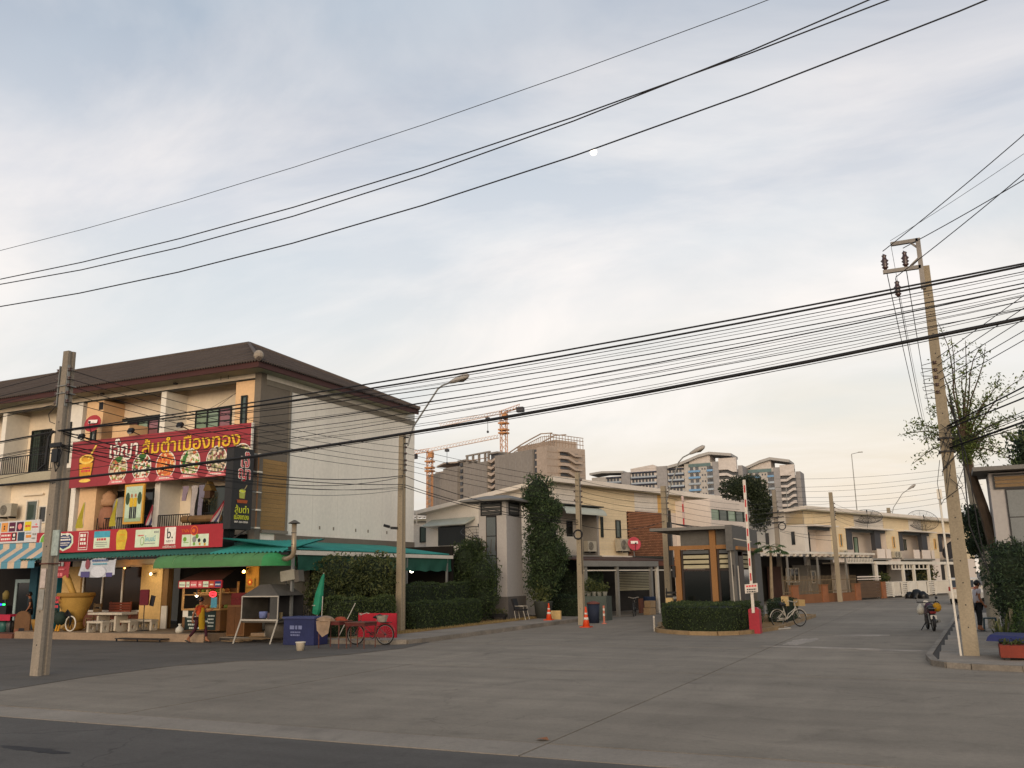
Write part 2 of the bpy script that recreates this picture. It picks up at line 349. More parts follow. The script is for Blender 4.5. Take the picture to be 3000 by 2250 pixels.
# old asphalt patched over the slabs in front of the shops
M().prism([(-60, 12.6), (-22, 12.5), (-17.3, 12.3), (-17.9, 14.9), (-18.0, 17.6), (-17.3, 19.2), (-16.2, 19.9), (-15.6, 22), (-15.3, 24.3), (-15.9, 26.84), (-60, 26.84)], .0015, .012).out('asphalt_patch', m_asph2, kind='structure')
street = M().box(-30, 26.87, -.033, 14, 130, -.026).out('side_street', m_joint, kind='structure')
yj = [26.87, 33.5, 40.5, 47.5, 54.5, 61.5, 68.5, 76, 84, 92, 101, 110, 120, 130]
xs_ = [-22.8, -16.0, -11.6, -4.79, 2.1, 9]
for j in range(len(yj) - 1):
    for i in range(len(xs_) - 1): slab(xs_[i], xs_[i+1], yj[j], yj[j+1], street, m_conc)
# cement patches smeared on the slabs at the street mouth
m_patch = mat('cement_patch', '#968c80', rough=.92, var=.4, scale=1.1, fine=.2)
def smear(x, y, lx, ly, rz, seed):
    q = random.Random(seed); p = []
    for i in range(22):
        a = 2 * math.pi * i / 22; k = q.uniform(.72, 1.1); u, v = lx * k * math.cos(a), ly * k * math.sin(a)
        p.append((x + u * math.cos(rz) - v * math.sin(rz), y + u * math.sin(rz) + v * math.cos(rz)))
    M().prism(p, .0014, .0035).out('cement_patch', m_patch, street)
smear(-3.5, 27.6, 1.7, .30, -.12, 1); smear(-1.4, 27.1, 1.2, .26, -.1, 2); smear(-4.3, 29.8, .35, 1.8, -.1, 5); smear(-2.8, 33.2, 1.0, .5, .5, 6)
m_oil = mat('oil_stain', '#2b2a2b', rough=.8, var=.4, scale=2)
def stain(x, y, lx, ly, seed, par, z=.0012):
    q = random.Random(seed); M().prism([(x + lx * q.uniform(.6, 1.1) * math.cos(2*math.pi*i/18), y + ly * q.uniform(.6, 1.1) * math.sin(2*math.pi*i/18)) for i in range(18)], z, z + .0012).out('stain', m_oil, par)
stain(-10.9, 8.35, .62, .14, 4, road, -.0038); stain(-10.5, 8.3, .4, .10, 5, road, -.0025)
# left pavement with kerb stones
pv = M().prism([(-24.4, 25.55), (-16.62, 25.55), (-16.16, 26.1), (-16.16, 43.2), (-17.6, 45.2), (-24.4, 45.2)], -.02, .118).out('left_pavement', m_joint, kind='structure')
for j in range(13):
    y0 = 26.0 + j * 1.45; M().box(-18.05, y0 + .006, .1185, -16.165, y0 + 1.444, .15 + rr.uniform(-.003, .002)).out('paving_slab', m_conc2, pv)
M().box(-24.3, 25.56, .1185, -18.06, 25.99, .148).out('paving_slab', m_conc2, pv); M().box(-18.05, 25.56, .1185, -16.7, 25.99, .148).out('paving_slab', m_conc2, pv)
path = [(-20.35, 25.45), (-19.3, 25.45), (-18.3, 25.45), (-17.3, 25.45), (-16.6, 25.5), (-16.18, 25.85), (-16.06, 26.5)] + [(-16.06, 26.5 + k) for k in range(1, 17)] + [(-16.15, 43.3), (-16.5, 44.1), (-17.2, 44.8), (-18.1, 45.2)]
def kerb(path, w, z, par, mt, name='kerb_stone'):
    for a, b in zip(path[:-1], path[1:]):
        p, q = Vector((*a, 0)), Vector((*b, 0)); d = (q - p).normalized(); M().bar(p + d * .004 + Vector((0, 0, z/2 - .012 + rr.uniform(-.003, .003))), q - d * .004 + Vector((0, 0, z/2 - .012)), w, z + .02).out(name, mt, par)
kerb(path, .17, .15, pv, m_kerb)
M().prism([(-24.35, 26.02), (-18.06, 26.02), (-18.06, 43), (-24.35, 43)], .119, .16).out('planting_bed', m_soil, kind='structure')
gr = M(); q = random.Random(5)
for _ in range(2600):
    x = -18.1 - abs(q.gauss(0, .45)); y = q.uniform(28, 42.5)
    gr.add([(x, y, .15), (x + .02, y + .01, .15), (x + q.uniform(-.05, .05), y + q.uniform(-.05, .05), .15 + q.uniform(.03, .10))], [(0, 1, 2)])
gr.out('dry_grass', leafmat('dry_grass', (.16, .11, .04), (.35, .26, .10)), kind='stuff')

# right pavement
rp = [(-.40, 22.95), (-.55, 24.5), (-.44, 27.2), (-.11, 36.3), (.44, 51.3), (1.3, 75), (20, 75), (20, 21.2), (4, 21.5), (1.26, 22.07), (.32, 22.3), (-.15, 22.55)]
rpv = M().prism(rp, -.02, .10).out('right_pavement', m_joint, kind='structure')
kp = [(4, 21.45), (3, 21.65), (2.1, 21.85), (1.26, 22.02), (.32, 22.25), (-.15, 22.5), (-.42, 22.95), (-.56, 24.5)]; kerb(kp, .16, .125, rpv, m_kerb)
kerb([(-.56, 24.5)] + [(-.56 + (y - 24.5) * .037, y) for y in range(26, 52, 2)], .13, .118, rpv, m_kerb)
for j in range(12):
    y0 = 23.2 + j * 2.2
    for i in range(3):
        xl = -.35 + max(0, (y0 - 24.5)) * .037 + i * 1.5 + (0 if i else .02)
        M().box(xl, y0 + .008, .1005, xl + 1.49, y0 + 2.19, .122 + rr.uniform(-.003, .003)).out('paving_slab', m_conc2, rpv)
M().prism([(-.3, 22.65), (.35, 22.36), (1.26, 22.13), (4.05, 21.6), (4.05, 23.18), (-.42, 23.18)], .1005, .12).out('paving_slab', m_conc2, rpv)
# gate island
ip = [(-10.35, 35.2), (-10.25, 34.3), (-9.9, 33.5), (-9.26, 32.85), (-8.41, 32.26), (-7.41, 32.2), (-6.8, 32.7), (-6.51, 33.3), (-6.0, 36), (-6.0, 47), (-11.4, 47), (-11.2, 38)]
isl = M().prism(ip, -.02, .10).out('gate_island', m_soil, kind='structure')
kerb(ip + [ip[0]], .14, .14, isl, mat('island_kerb', '#8a7455', rough=.9, var=.3, scale=2, fine=.15))
# shop terrace
ter = M().prism([(-33.9, 24.78), (-23.9, 24.78), (-23.9, 25.9), (-21.6, 26.4), (-21.6, 31), (-33.9, 31)], -.02, .27).out('shop_terrace', m_ter, kind='structure')
for i in range(20):
    x0 = -33.9 + i * .5; M().box(x0 + .004, 24.80, .2705, x0 + .496, 25.9, .28).out('terrace_tile', mat('terrace_tile_', '#8a765f', rough=.7, var=.2, tint=.08), ter)
    M().box(x0 + .004, 25.91, .2705, x0 + .496, 27.7, .28).out('terrace_tile', MATS['terrace_tile_'], ter)
M().box(-46, 24.7, -.02, -33.93, 31, .19).out('neighbour_terrace', m_ter2, kind='structure')

# fallen leaf
lf = M(); lf.poly([(-5.02, 11.18, .012), (-4.93, 11.14, .03), (-4.84, 11.2, .008), (-4.9, 11.28, .035), (-4.99, 11.27, .02)])
lf.out('fallen_leaf', mat('dead_leaf', '#8a5a38', rough=.8), label='curled brown dead leaf lying alone on the open concrete', cat='leaf')

# moon
M().sphere((-.30712833 * 7000, .87401035 * 7000, .46713282 * 7000), 28, 24, 16).out('moon', mat('moonlight', (1, .95, .86), emit=.86, var=.02), label='small pale moon low over the cables in the evening sky', cat='moon', smooth=True)
# ================================================================== shophouse row
m_cream = mat('cream_plaster', '#dfd0b8', rough=.85, var=.10, scale=.6, streak=True, fine=.05)
m_white = mat('white_plaster', '#e2dccf', rough=.85, var=.13, scale=.45, streak=True, fine=.05)
m_soff = mat('soffit_board', '#a69e88', rough=.85, var=.15)
m_pink = mat('peach_plaster', '#dcb78c', rough=.85, var=.10, scale=.6, fine=.05)
m_greyw = mat('grey_plaster', '#6f675c', rough=.85, var=.12, scale=.6, fine=.05)
m_greyb = mat('grey_band', '#7d766a', rough=.85, var=.12, scale=.6)
m_tan = mat('tan_board', '#917348', rough=.8, var=.14, scale=1, tint=.05)
m_fasc = mat('red_fascia', '#43241f', rough=.6, var=.15)
m_tile = mat('roof_tile', '#4e453f', rough=.8, var=.2, scale=.8, fine=.12, tint=.10)
m_ridge = mat('ridge_cap', '#544a43', rough=.8, var=.2)
m_dark = mat('dark_metal', '#1d1d1f', rough=.5, var=.1)
m_frame = mat('dark_frame', '#1f2422', rough=.45, var=.1)
m_glass = glassmat('window_glass', '#3c4a44')
m_gdark = glassmat('dark_glass', '#15191a')
m_gpink = glassmat('pink_curtain_glass', '#8a5a62')
m_ggreen = glassmat('green_curtain_glass', '#7c917c')
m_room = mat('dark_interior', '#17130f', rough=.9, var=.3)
m_steel = mat('grey_steel', '#7c7c78', rough=.45, var=.15, metal=.3)
m_whitepaint = mat('white_paint', '#cfc8ba', rough=.6, var=.12, fine=.06)
m_yel = mat('yellow_plaster', '#c9a66c', rough=.8, var=.14, scale=.8, streak=True)
XC, YF, YR, YB = -24.5, 27.8, 29.0, 39.75
XL = -50.5
shop = T('shophouse', 'long three storey shophouse with brown hip roof and restaurant signs', 'building', (XC, YF, 0))
# walls
M().box(XC - .25, YF + .3, 0, XC, YB, 10.72).out('side_wall', m_white, shop)
M().box(XL, YR, 4.3, XC - .251, YR + .2, 10.72).out('upper_wall', m_cream, shop)
M().box(XL, YB - .2, 0, XC - .251, YB, 10.72).out('rear_wall', m_white, shop)
M().box(XL, YF, 10.28, XC - .30, YF + .28, 10.76).out('roof_beam', m_cream, shop)
M().box(XL, YF - .05, 10.235, XC - .30, YF + .25, 10.279).out('beam_strip', m_frame, shop)
M().box(XC - .299, YF - .03, 0, XC + .03, YF + .299, 10.5).out('corner_pillar', m_greyw, shop)
M().box(XC + .001, YF + .3, 6.96, XC + .028, 29.58, 10.02).out('grey_panel', m_greyw, shop)
M().box(XC + .001, YF + .31, 10.02, XC + .05, YB, 10.25).out('wall_band', m_greyb, shop)
M().box(XC + .001, 29.581, 4.1, XC + .05, 29.72, 10.019).out('wall_band', m_greyb, shop)
M().box(XC + .001, 29.0, 3.6, XC + .06, YB, 3.95).out('wall_skirting', m_greyw, shop)
for i in range(16):
    z0 = 4.12 + i * .1775; M().box(XC + .001, YF + .30, z0 + .004, XC + .03, 29.579, z0 + .172).out('tan_board', m_tan, shop)
M().box(XC + .001, YF + .3, 3.98, XC + .12, 29.7, 4.11).out('wall_ledge', m_greyb, shop)
# faint panel joints on the white side wall
for y in (31.4, 33.2, 35.0, 36.8, 38.4): M().box(XC + .0005, y, 4, XC + .0025, y + .018, 10.0).out('wall_joint', mat('joint_line', '#cfc9bc', var=.1), shop)
for y in (31.9, 32.9, 34.6, 35.6, 37.2): M().box(XC, y, 4.28, XC + .02, y + .07, 4.42).out('drain_stub', m_greyb, shop)
# floors / balconies
for z in (4.35, 7.2): M().box(XL, YF - .12, z - .42, XC - .3, YR, z).out('balcony_slab', m_soff if z > 5 else m_greyb, shop)
M().box(XL, YF - .121, 10.76, XC, YR + .2, 10.80).out('ceiling_slab', m_soff, shop)
# dividing fins and peach boxes with slit windows
for x in (-45.4, -40.25, -35.02, -29.86):
    M().box(x - .15, YF - .02, 4.35, x + .15, YR, 10.23).out('dividing_wall', m_white, shop)
def window(par, x0, x1, z0, z1, y, n, gl, fm=None, fw=.06, name='window', hz=None, dy=.07):
    """window on a wall facing -Y: frame part with a pane behind every light"""
    f = M(); fm = fm or m_frame
    f.box(x0, y - dy, z0, x1, y, z0 + fw); f.box(x0, y - dy, z1 - fw, x1, y, z1)
    for i in range(n + 1):
        xx = x0 + (x1 - x0 - fw) * i / n; f.box(xx, y - dy, z0 + fw, xx + fw, y, z1 - fw)
    if hz: f.box(x0 + fw, y - dy * .9, hz, x1 - fw, y, hz + fw * .7)
    fo = f.out(name, fm, par, world=False)
    for i in range(n):
        a = x0 + fw + (x1 - x0 - fw) * i / n; b = x0 + (x1 - x0 - fw) * (i + 1) / n
        M().box(a, y - .025, z0 + fw, b, y - .004, z1 - fw).out('pane', gl[i % len(gl)] if isinstance(gl, (list, tuple)) else gl, fo, world=False)
    return fo
def winW(par, x0, x1, z0, z1, y, n, gl, **k):
    o = WM[par.name].translation; return window(par, x0 - o.x, x1 - o.x, z0 - o.z, z1 - o.z, y - o.y, n, gl, **k)
for a, b, z in ((-25.85, -24.8, 4.35), (-34.66, -33.6, 4.35), (-36.4, -35.17, 4.35), (-46.6, -45.6, 4.35)):
    M().box(a, YF + .03, z, b, YR, 10.22).out('projecting_bay', m_pink if a > -35.1 else m_white, shop)
M().box(-33.0, YF + .1, 8.35, -31.95, YR, 9.02).out('projecting_bay', m_pink, shop)
winW(shop, -25.50, -25.18, 8.2, 9.6, YF + .03, 1, m_glass); winW(shop, -34.25, -33.9, 7.4, 8.9, YF + .03, 1, m_glass); winW(shop, -35.95, -35.55, 7.5, 9.4, YF + .03, 1, m_glass)
winW(shop, -29.14, -27.08, 7.6, 9.5, YR, 3, [m_ggreen, m_ggreen, m_gpink], hz=8.9)
winW(shop, -33.3, -31.3, 7.6, 9.42, YR, 3, [m_gpink, m_ggreen, m_gpink], hz=8.9)
M().box(-33.9, YR - .1, 9.42, -31.2, YR - .002, 9.54).out('window_head', m_frame, shop)
winW(shop, -39.78, -38.42, 7.25, 9.5, YR, 2, [m_glass, m_gdark]); winW(shop, -44.4, -42.4, 7.25, 9.5, YR, 2, [m_glass, m_gdark])
gl = M()
for i in range(9): gl.box(-39.74 + i * .16, YR - .12, 7.25, -39.725 + i * .16, YR - .1, 9.46)
for i in range(11): gl.box(-39.74, YR - .12, 7.45 + i * .2, -38.45, YR - .1, 7.462 + i * .2)
gl.out('window_grille', m_frame, shop)
# second floor openings
winW(shop, -29.0, -27.1, 4.35, 6.1, YR, 2, [m_gdark, m_glass]); winW(shop, -34.1, -31.3, 4.35, 6.2, YR, 3, [m_gdark]); winW(shop, -27.0, -25.9, 4.35, 6.15, YR, 1, [m_gdark])
M().box(-30.25, YR - .06, 4.35, -29.1, YR - .002, 6.08).out('shutter_door', m_cream, shop)
winW(shop, -38.85, -38.05, 4.9, 6.0, YR - .6, 1, m_glass, fm=m_whitepaint); M().box(-41, YR - .6, 4.35, -37.2, YR - .001, 7.0).out('infill_wall', m_cream, shop)
winW(shop, -37.95, -37.4, 4.9, 5.7, YR - .6, 1, m_gdark, fm=m_whitepaint)
M().box(-39.1, YR - .72, 6.22, -37.7, YR - .59, 6.30).out('window_hood', m_cream, shop)
# railings
def railing(par, x0, x1, z0, z1, y, n, mt, r=.012, name='railing'):
    f = M().box(x0, y - .02, z1 - .04, x1, y + .02, z1); f.box(x0, y - .02, z0, x1, y + .02, z0 + .03); fo = f.out(name, mt, par)
    b0 = M().box(-r, -r, 0, r, r, z1 - z0 - .075).mesh('baluster', mt); o = WM[par.name].translation
    for i in range(n + 1): put('baluster', b0, fo, (x0 + (x1 - x0) * i / n - o.x, y - o.y, z0 + .032 - o.z))
    return fo
railing(shop, -44.9, -36.5, 7.22, 8.05, YF - .05, 56, m_dark)
railing(shop, -33.3, -30.05, 4.36, 4.9, YF - .05, 24, m_dark); railing(shop, -29.68, -25.9, 4.36, 4.88, YF - .05, 30, m_dark)
# ground floor front
M().box(-30.35, YF - .1, .28, -29.15, YF + .5, 2.85).out('yellow_column', m_yel, shop)
M().box(-35.15, YF - .06, .2, -34.0, YF + .5, 2.85).out('yellow_column', m_yel, shop)
M().box(-34.6, YF - .05, 2.84, -26.9, YF + .3, 3.14).out('shutter_box', m_cream, shop)
M().box(-34.0, YF + .05, .28, -30.36, YF + .2, .92).out('sill_wall', m_ter2, shop)
winW(shop, -33.99, -30.36, .93, 2.84, YF + .1, 3, [glassmat('warm_shop_glass', '#2e2319', spec=.3)], fm=m_whitepaint, fw=.07)
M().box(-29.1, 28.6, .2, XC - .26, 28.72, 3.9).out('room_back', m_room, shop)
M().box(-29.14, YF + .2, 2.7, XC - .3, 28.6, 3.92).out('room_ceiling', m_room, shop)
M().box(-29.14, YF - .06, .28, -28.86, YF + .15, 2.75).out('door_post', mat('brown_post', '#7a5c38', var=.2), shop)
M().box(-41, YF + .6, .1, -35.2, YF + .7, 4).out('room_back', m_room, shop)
M().box(XL, YF + .4, 0, -41, YF + .6, 4.3).out('ground_wall', m_cream, shop)
m_teal = mat('teal_paint', '#2f7788', rough=.6, var=.15)
m_blueS = mat('sky_blue_paint', '#5ba6bd', rough=.6, var=.12)
M().box(-37.2, YF - .12, .19, -36.72, YF + .3, 2.9).out('teal_column', mat('dark_teal', '#1d4450', var=.15), shop)
M().box(-35.86, YF - .1, .19, -35.42, YF + .3, 3.4).out('blue_column', m_teal, shop)
M().box(-36.15, YF - .14, 4.35, -35.2, YF - .02, 7.25).out('dark_pier', m_greyw, shop)
sp = M().box(-36.05, YF - .2, 6.2, -35.45, YF - .141, 7.0); sp.box(-36.05, YF - .2, 4.5, -35.95, YF - .141, 6.199); sp.box(-35.55, YF - .2, 4.5, -35.45, YF - .141, 6.199); sp.box(-35.949, YF - .2, 4.5, -35.551, YF - .141, 4.6); sp.out('blue_shutter', m_blueS, shop)
for i in range(12): M().box(-35.94, YF - .185, 4.64 + i * .13, -35.56, YF - .142, 4.72 + i * .13).out('louvre', m_frame, shop)
dw = M().box(-38.6, YF + .2, .2, -37.3, YF + .3, .35); dw.box(-38.6, YF + .2, 2.2, -37.3, YF + .3, 2.35); dw.box(-38.6, YF + .2, .351, -38.45, YF + .3, 2.199); dw.box(-37.45, YF + .2, .351, -37.3, YF + .3, 2.199); do = dw.out('glass_door', mat('pale_frame', '#8a9a98', var=.1), shop)
M().box(-38.449, YF + .24, .351, -37.451, YF + .26, 2.199).out('pane', m_gdark, do)
# soffit and fascia
E0, EX, EZ = 26.82, -23.8, 10.71          # eave lines and height
RY, RX, RZ = 32.97, -29.95, 13.58         # ridge line, hip top
M().box(XL - 1, E0 + .16, 10.48, EX - .16, 39.0, 10.54).out('soffit', m_soff, shop)
M().box(XL - 1, E0 + .08, 10.47, EX - .08, E0 + .155, 10.71).out('fascia', m_fasc, shop); M().box(EX - .155, E0 + .156, 10.47, EX - .08, 39.15, 10.71).out('fascia', m_fasc, shop)
# tiled hip roof: corrugated sheets, cut along the hip
def sheet(w, h, waves, t=.022):
    n = waves * 4; a = M(); vs = []
    for k in (0, 1):
        for i in range(n + 1):
            vs.append((w * i / n, h * k, .045 * math.cos(2 * math.pi * i / n * waves) + (.018 if k == 0 else 0)))
    fs = [(i, i + 1, n + 2 + i, n + 1 + i) for i in range(n)]
    k0 = len(vs)
    for i in range(n + 1): x, y, z = vs[i]; vs.append((x, y, z - t))
    fs += [(k0 + i, k0 + i + 1, i + 1, i) for i in range(n)]
    a.add(vs, fs); return a
TW, TH = .56, 1.16
slope = math.atan2(RZ - EZ, RY - E0); SL = math.hypot(RZ - EZ, RY - E0); rows = 6; th = SL / rows
oS = WM[shop.name].translation
t_mesh = sheet(TW, th * 1.04, 4).mesh('roof_tile', m_tile, True)
mF = Matrix.Rotation(slope, 4, 'X')
mS = Matrix.Rotation(R(90), 4, 'Z') @ Matrix.Rotation(slope, 4, 'X')
far = M(); n_tile = 0
def cut_tile(mt4, planes):
    m = sheet(TW, th * 1.04, 4); me = m.mesh('roof_tile', m_tile, True); me.transform(mt4)
    bm = bmesh.new(); bm.from_mesh(me)
    for co, no in planes: bmesh.ops.bisect_plane(bm, geom=bm.verts[:] + bm.edges[:] + bm.faces[:], plane_co=co, plane_no=no, clear_outer=True)
    if not bm.faces: bm.free(); return None
    bm.to_mesh(me); bm.free(); return me
hipF = (Vector((EX, E0, 0)), Vector((1, 1, 0)))       # keep x + y smaller
hipS = (Vector((EX, E0, 0)), Vector((-1, -1, 0)))
ncol = int((EX - (XL - 1)) / TW) + 1
for r_ in range(rows):
    y0 = E0 + (RY - E0) * r_ / rows; z0 = EZ + (RZ - EZ) * r_ / rows
    for c in range(ncol):
        x0 = EX - (c + 1) * TW + .0
        hipx = EX - (y0 - E0)                      # hip x at row start
        if x0 > hipx: continue
        inside = x0 + TW <= EX - (y0 + th * math.cos(slope) - E0)
        if inside:
            if n_tile < 230: put('roof_tile', t_mesh, shop, (x0 - oS.x, y0 - oS.y, z0 - oS.z), (slope, 0, 0)); n_tile += 1
            else:
                k = sheet(TW, th * 1.04, 4); far.add([Matrix.Translation((x0, y0, z0)) @ mF @ Vector(p) for p in k.v], k.f)
        else:
            me = cut_tile(Matrix.Translation((x0, y0, z0)) @ mF, [hipF])
            if me: me.transform(Matrix.Translation(-oS)); link('roof_tile', me, shop); n_tile += 1
# side slope (faces +X): local x runs along +Y
for r_ in range(rows):
    xs = EX - (EX - RX) * r_ / rows; z0 = EZ + (RZ - EZ) * r_ / rows
    for c in range(int(12.4 / TW) + 1):
        ys = E0 + c * TW; d0 = EX - xs; d1 = EX - xs + (EX - RX) / rows
        if ys + TW < E0 + d0 or ys > 39.12 - d0: continue
        mt4 = Matrix.Translation((xs, ys, z0)) @ mS
        if ys >= E0 + d1 and ys + TW <= 39.12 - d1 and n_tile < 295:
            put('roof_tile', t_mesh, shop, (xs - oS.x, ys - oS.y, z0 - oS.z), (slope, 0, R(90))); n_tile += 1
        else:
            me = cut_tile(mt4, [(Vector((EX, E0, 0)), Vector((-1, -1, 0))), (Vector((EX, 39.12, 0)), Vector((-1, 1, 0)))])
            if me:
                if n_tile < 295: me.transform(Matrix.Translation(-oS)); link('roof_tile', me, shop); n_tile += 1
                else:
                    far.add([tuple(v.co) for v in me.vertices], [tuple(p.vertices) for p in me.polygons])
far.out('roof_tiles', m_tile, shop, smooth=True, kind='stuff')
M().add([(XL-1, 39.12, EZ), (EX, 39.12, EZ), (RX, RY, RZ), (XL-1, RY, RZ)], [(0, 1, 2, 3)]).out('rear_roof', m_tile, shop)
M().tube([(XL - 1, RY, RZ + .05), (RX, RY, RZ + .05), (EX + .0, E0 + .0, EZ + .06)], .10, 6).out('ridge_cap', m_ridge, shop)
M().tube([(RX, RY, RZ + .05), (EX, 39.12, EZ + .06)], .10, 6).out('ridge_cap', m_ridge, shop)
M().lathe([(.14, 0), (.2, .1), (.2, .22), (.13, .32), (.05, .36)], (EX - .22, E0 + .22, EZ + .12), 10).out('hip_finial', mat('old_finial', '#9b8f80', var=.3), shop)
for x in (-26.3, -25.9, -33.5, -44.5): M().tube([(x, YF - .4, 10.44), (x, YF - .4, 10.28)], .012, 4).out('soffit_hook', m_dark, shop)
for x in (-28.8, -33.2): M().box(x - .07, YF - .5, 10.36, x + .07, YF - .36, 10.43).out('soffit_lamp', m_dark, shop)
M().box(-33.9, YF + .2, 9.8, -33.62, YF + .029, 10.16).out('wall_speaker', m_dark, shop)
pc = M(); pc.tube([(-25.9, YF + .3, 9.95), (-27.9, YR - .1, 9.5)], .008, 4); pc.tube([(-25.9, YF + .3, 9.9), (-28.5, YR - .1, 9.42)], .008, 4); pc.out('wall_cable', m_dark, shop)

# lean-to down the side of the shop, teal sheet roof, gutter and tarp
m_tealr = mat('teal_sheet', '#2b7d74', rough=.55, var=.22, scale=.9, fine=.1, tint=.06)
lean = T('lean_to', 'teal sheet metal lean-to roof with white gutter and hanging green tarp', 'lean-to', (-22.5, 28, 0))
oL = WM[lean.name].translation
XG, ZG, ZW = -20.85, 3.2, 3.72
def rsheet(p, q, r_, waves, mt, par, name='roof_sheet', amp=.022):
    """corrugated sheet with eave corners p, q and top offset vector r_"""
    p, q, r_ = Vector(p), Vector(q), Vector(r_); n = waves * 6; nn = (q - p).cross(r_).normalized()
    if nn.z < 0: nn = -nn
    a = M(); vs = []
    for k in (0, 1):
        for i in range(n + 1): vs.append(p.lerp(q, i / n) + r_ * k + nn * amp * math.cos(2 * math.pi * waves * i / n))
    for i in range(n + 1): vs.append(vs[i] - nn * .012)
    a.add(vs, [(i, i + 1, n + 2 + i, n + 1 + i) for i in range(n)] + [(2*n + 2 + i, 2*n + 3 + i, i + 1, i) for i in range(n)])
    return a.out(name, mt, par, smooth=True)
for i in range(11):
    y0 = 26.0 + i * 1.0; rsheet((XG, y0, ZG), (XG, y0 + 1.0, ZG), (-3.6, 0, .5), 8, m_tealr, lean)
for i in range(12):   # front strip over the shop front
    x0 = -21.0 - (i + 1) * 1.16; rsheet((x0, 25.42, 3.12), (x0 + 1.16, 25.42, 3.12), (0, 2.35, .5), 6, m_tealr if i < 3 else mat('shaded_teal_sheet', '#28594f', rough=.6, var=.3, scale=1.2), lean, amp=.03)  # shadow of the scalloped edge put into the darker teal of the left strips
a = M(); a.add([(XG, 25.42, 3.12), (XG, 26.0, ZG), (-24.2, 27.7, 3.66), (-21.0, 25.42, 3.12)], [(0, 1, 2, 3)]); a.out('roof_sheet', m_tealr, lean)
M().box(XG - .03, 25.7, 3.00, XG + .10, 37.2, 3.15).out('gutter', m_whitepaint, lean)
M().box(-34, 25.5, 3.0, XG - .04, 25.56, 3.09).out('eave_beam', m_dark, lean)
m_tarp = mat('green_tarp', '#1f4f40', rough=.7, var=.25, scale=1.5, bump=.4, bscale=3)
tp = M(); n = 60; qr = random.Random(4); vs = []
for k in range(4):
    for i in range(n + 1):
        y = 25.95 + 11.2 * i / n; z = 3.0 - .56 * k / 3 - (.03 * math.sin(i * 1.1) if k == 3 else 0); vs.append((XG + .02 + .05 * math.sin(i * .9 + k) * k / 3, y, z))
for k in range(3):
    for i in range(n): tp.f.append((k*(n+1)+i, k*(n+1)+i+1, (k+1)*(n+1)+i+1, (k+1)*(n+1)+i))
tp.v = [tuple(p) for p in vs]; tp.out('tarp', m_tarp, lean, smooth=True)
for y in (25.75, 29.5, 33.3, 36.8): M().box(XG - .06, y - .05, 0, XG + .02, y + .05, 3.0).out('post', m_steel, lean)
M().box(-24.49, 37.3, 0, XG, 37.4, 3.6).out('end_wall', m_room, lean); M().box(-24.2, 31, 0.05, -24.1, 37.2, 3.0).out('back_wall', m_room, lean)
M().box(-24.1, 26.6, .1, XG - .1, 37.2, .16).out('floor_slab', m_greyb, lean)
rb = random.Random(9)
for i in range(9): M().box(-21.0, 26.4 + i * .12, .16, -20.97, 26.43 + i * .12, 1.25 + rb.uniform(-.05, .05)).out('picket', m_steel, lean)
# ================================================================== signs on the shop
m_red = mat('sign_red', '#94343a', rough=.55, var=.12, scale=.7, fine=.05)
m_red2 = mat('sign_red_bright', '#a62c34', rough=.5, var=.12, scale=.7, fine=.05)
m_pinkband = mat('pink_print', '#d9787a', rough=.6, var=.25, scale=3)
m_gold = mat('gold_print', '#d79a2a', rough=.5, var=.3, scale=2.5)
m_gold2 = mat('pale_gold_print', '#f0c85a', rough=.5, var=.2, scale=3)
m_letw = mat('white_letter', '#e6ded2', rough=.5, var=.05)
m_lety = mat('yellow_letter', '#e2b52c', rough=.5, var=.1)
m_letk = mat('brown_outline', '#5a2018', rough=.6, var=.05)
m_ink = mat('dark_print', '#2a2a30', rough=.6, var=.1)
m_grey = mat('grey_print', '#8c8c88', rough=.6, var=.1)
m_black = mat('sign_black', '#2c2b2b', rough=.55, var=.15, scale=.8)
m_letr = mat('red_letter', '#cf3b44', rough=.5, var=.08)
m_ylime = mat('lime_letter', '#d8dc3a', rough=.5, var=.08)
m_cyan = mat('cyan_print', '#4aa0b4', rough=.6, var=.25, scale=4)
m_navy = mat('navy_print', '#2c3a66', rough=.6, var=.3, scale=4)
m_mint = mat('mint_print', '#cfdcc0', rough=.6, var=.12, scale=4)
m_lgreen = mat('green_print', '#6fa23c', rough=.6, var=.3, scale=4)
X3, Y3, Z3 = Vector((1, 0, 0)), Vector((0, 1, 0)), Vector((0, 0, 1))

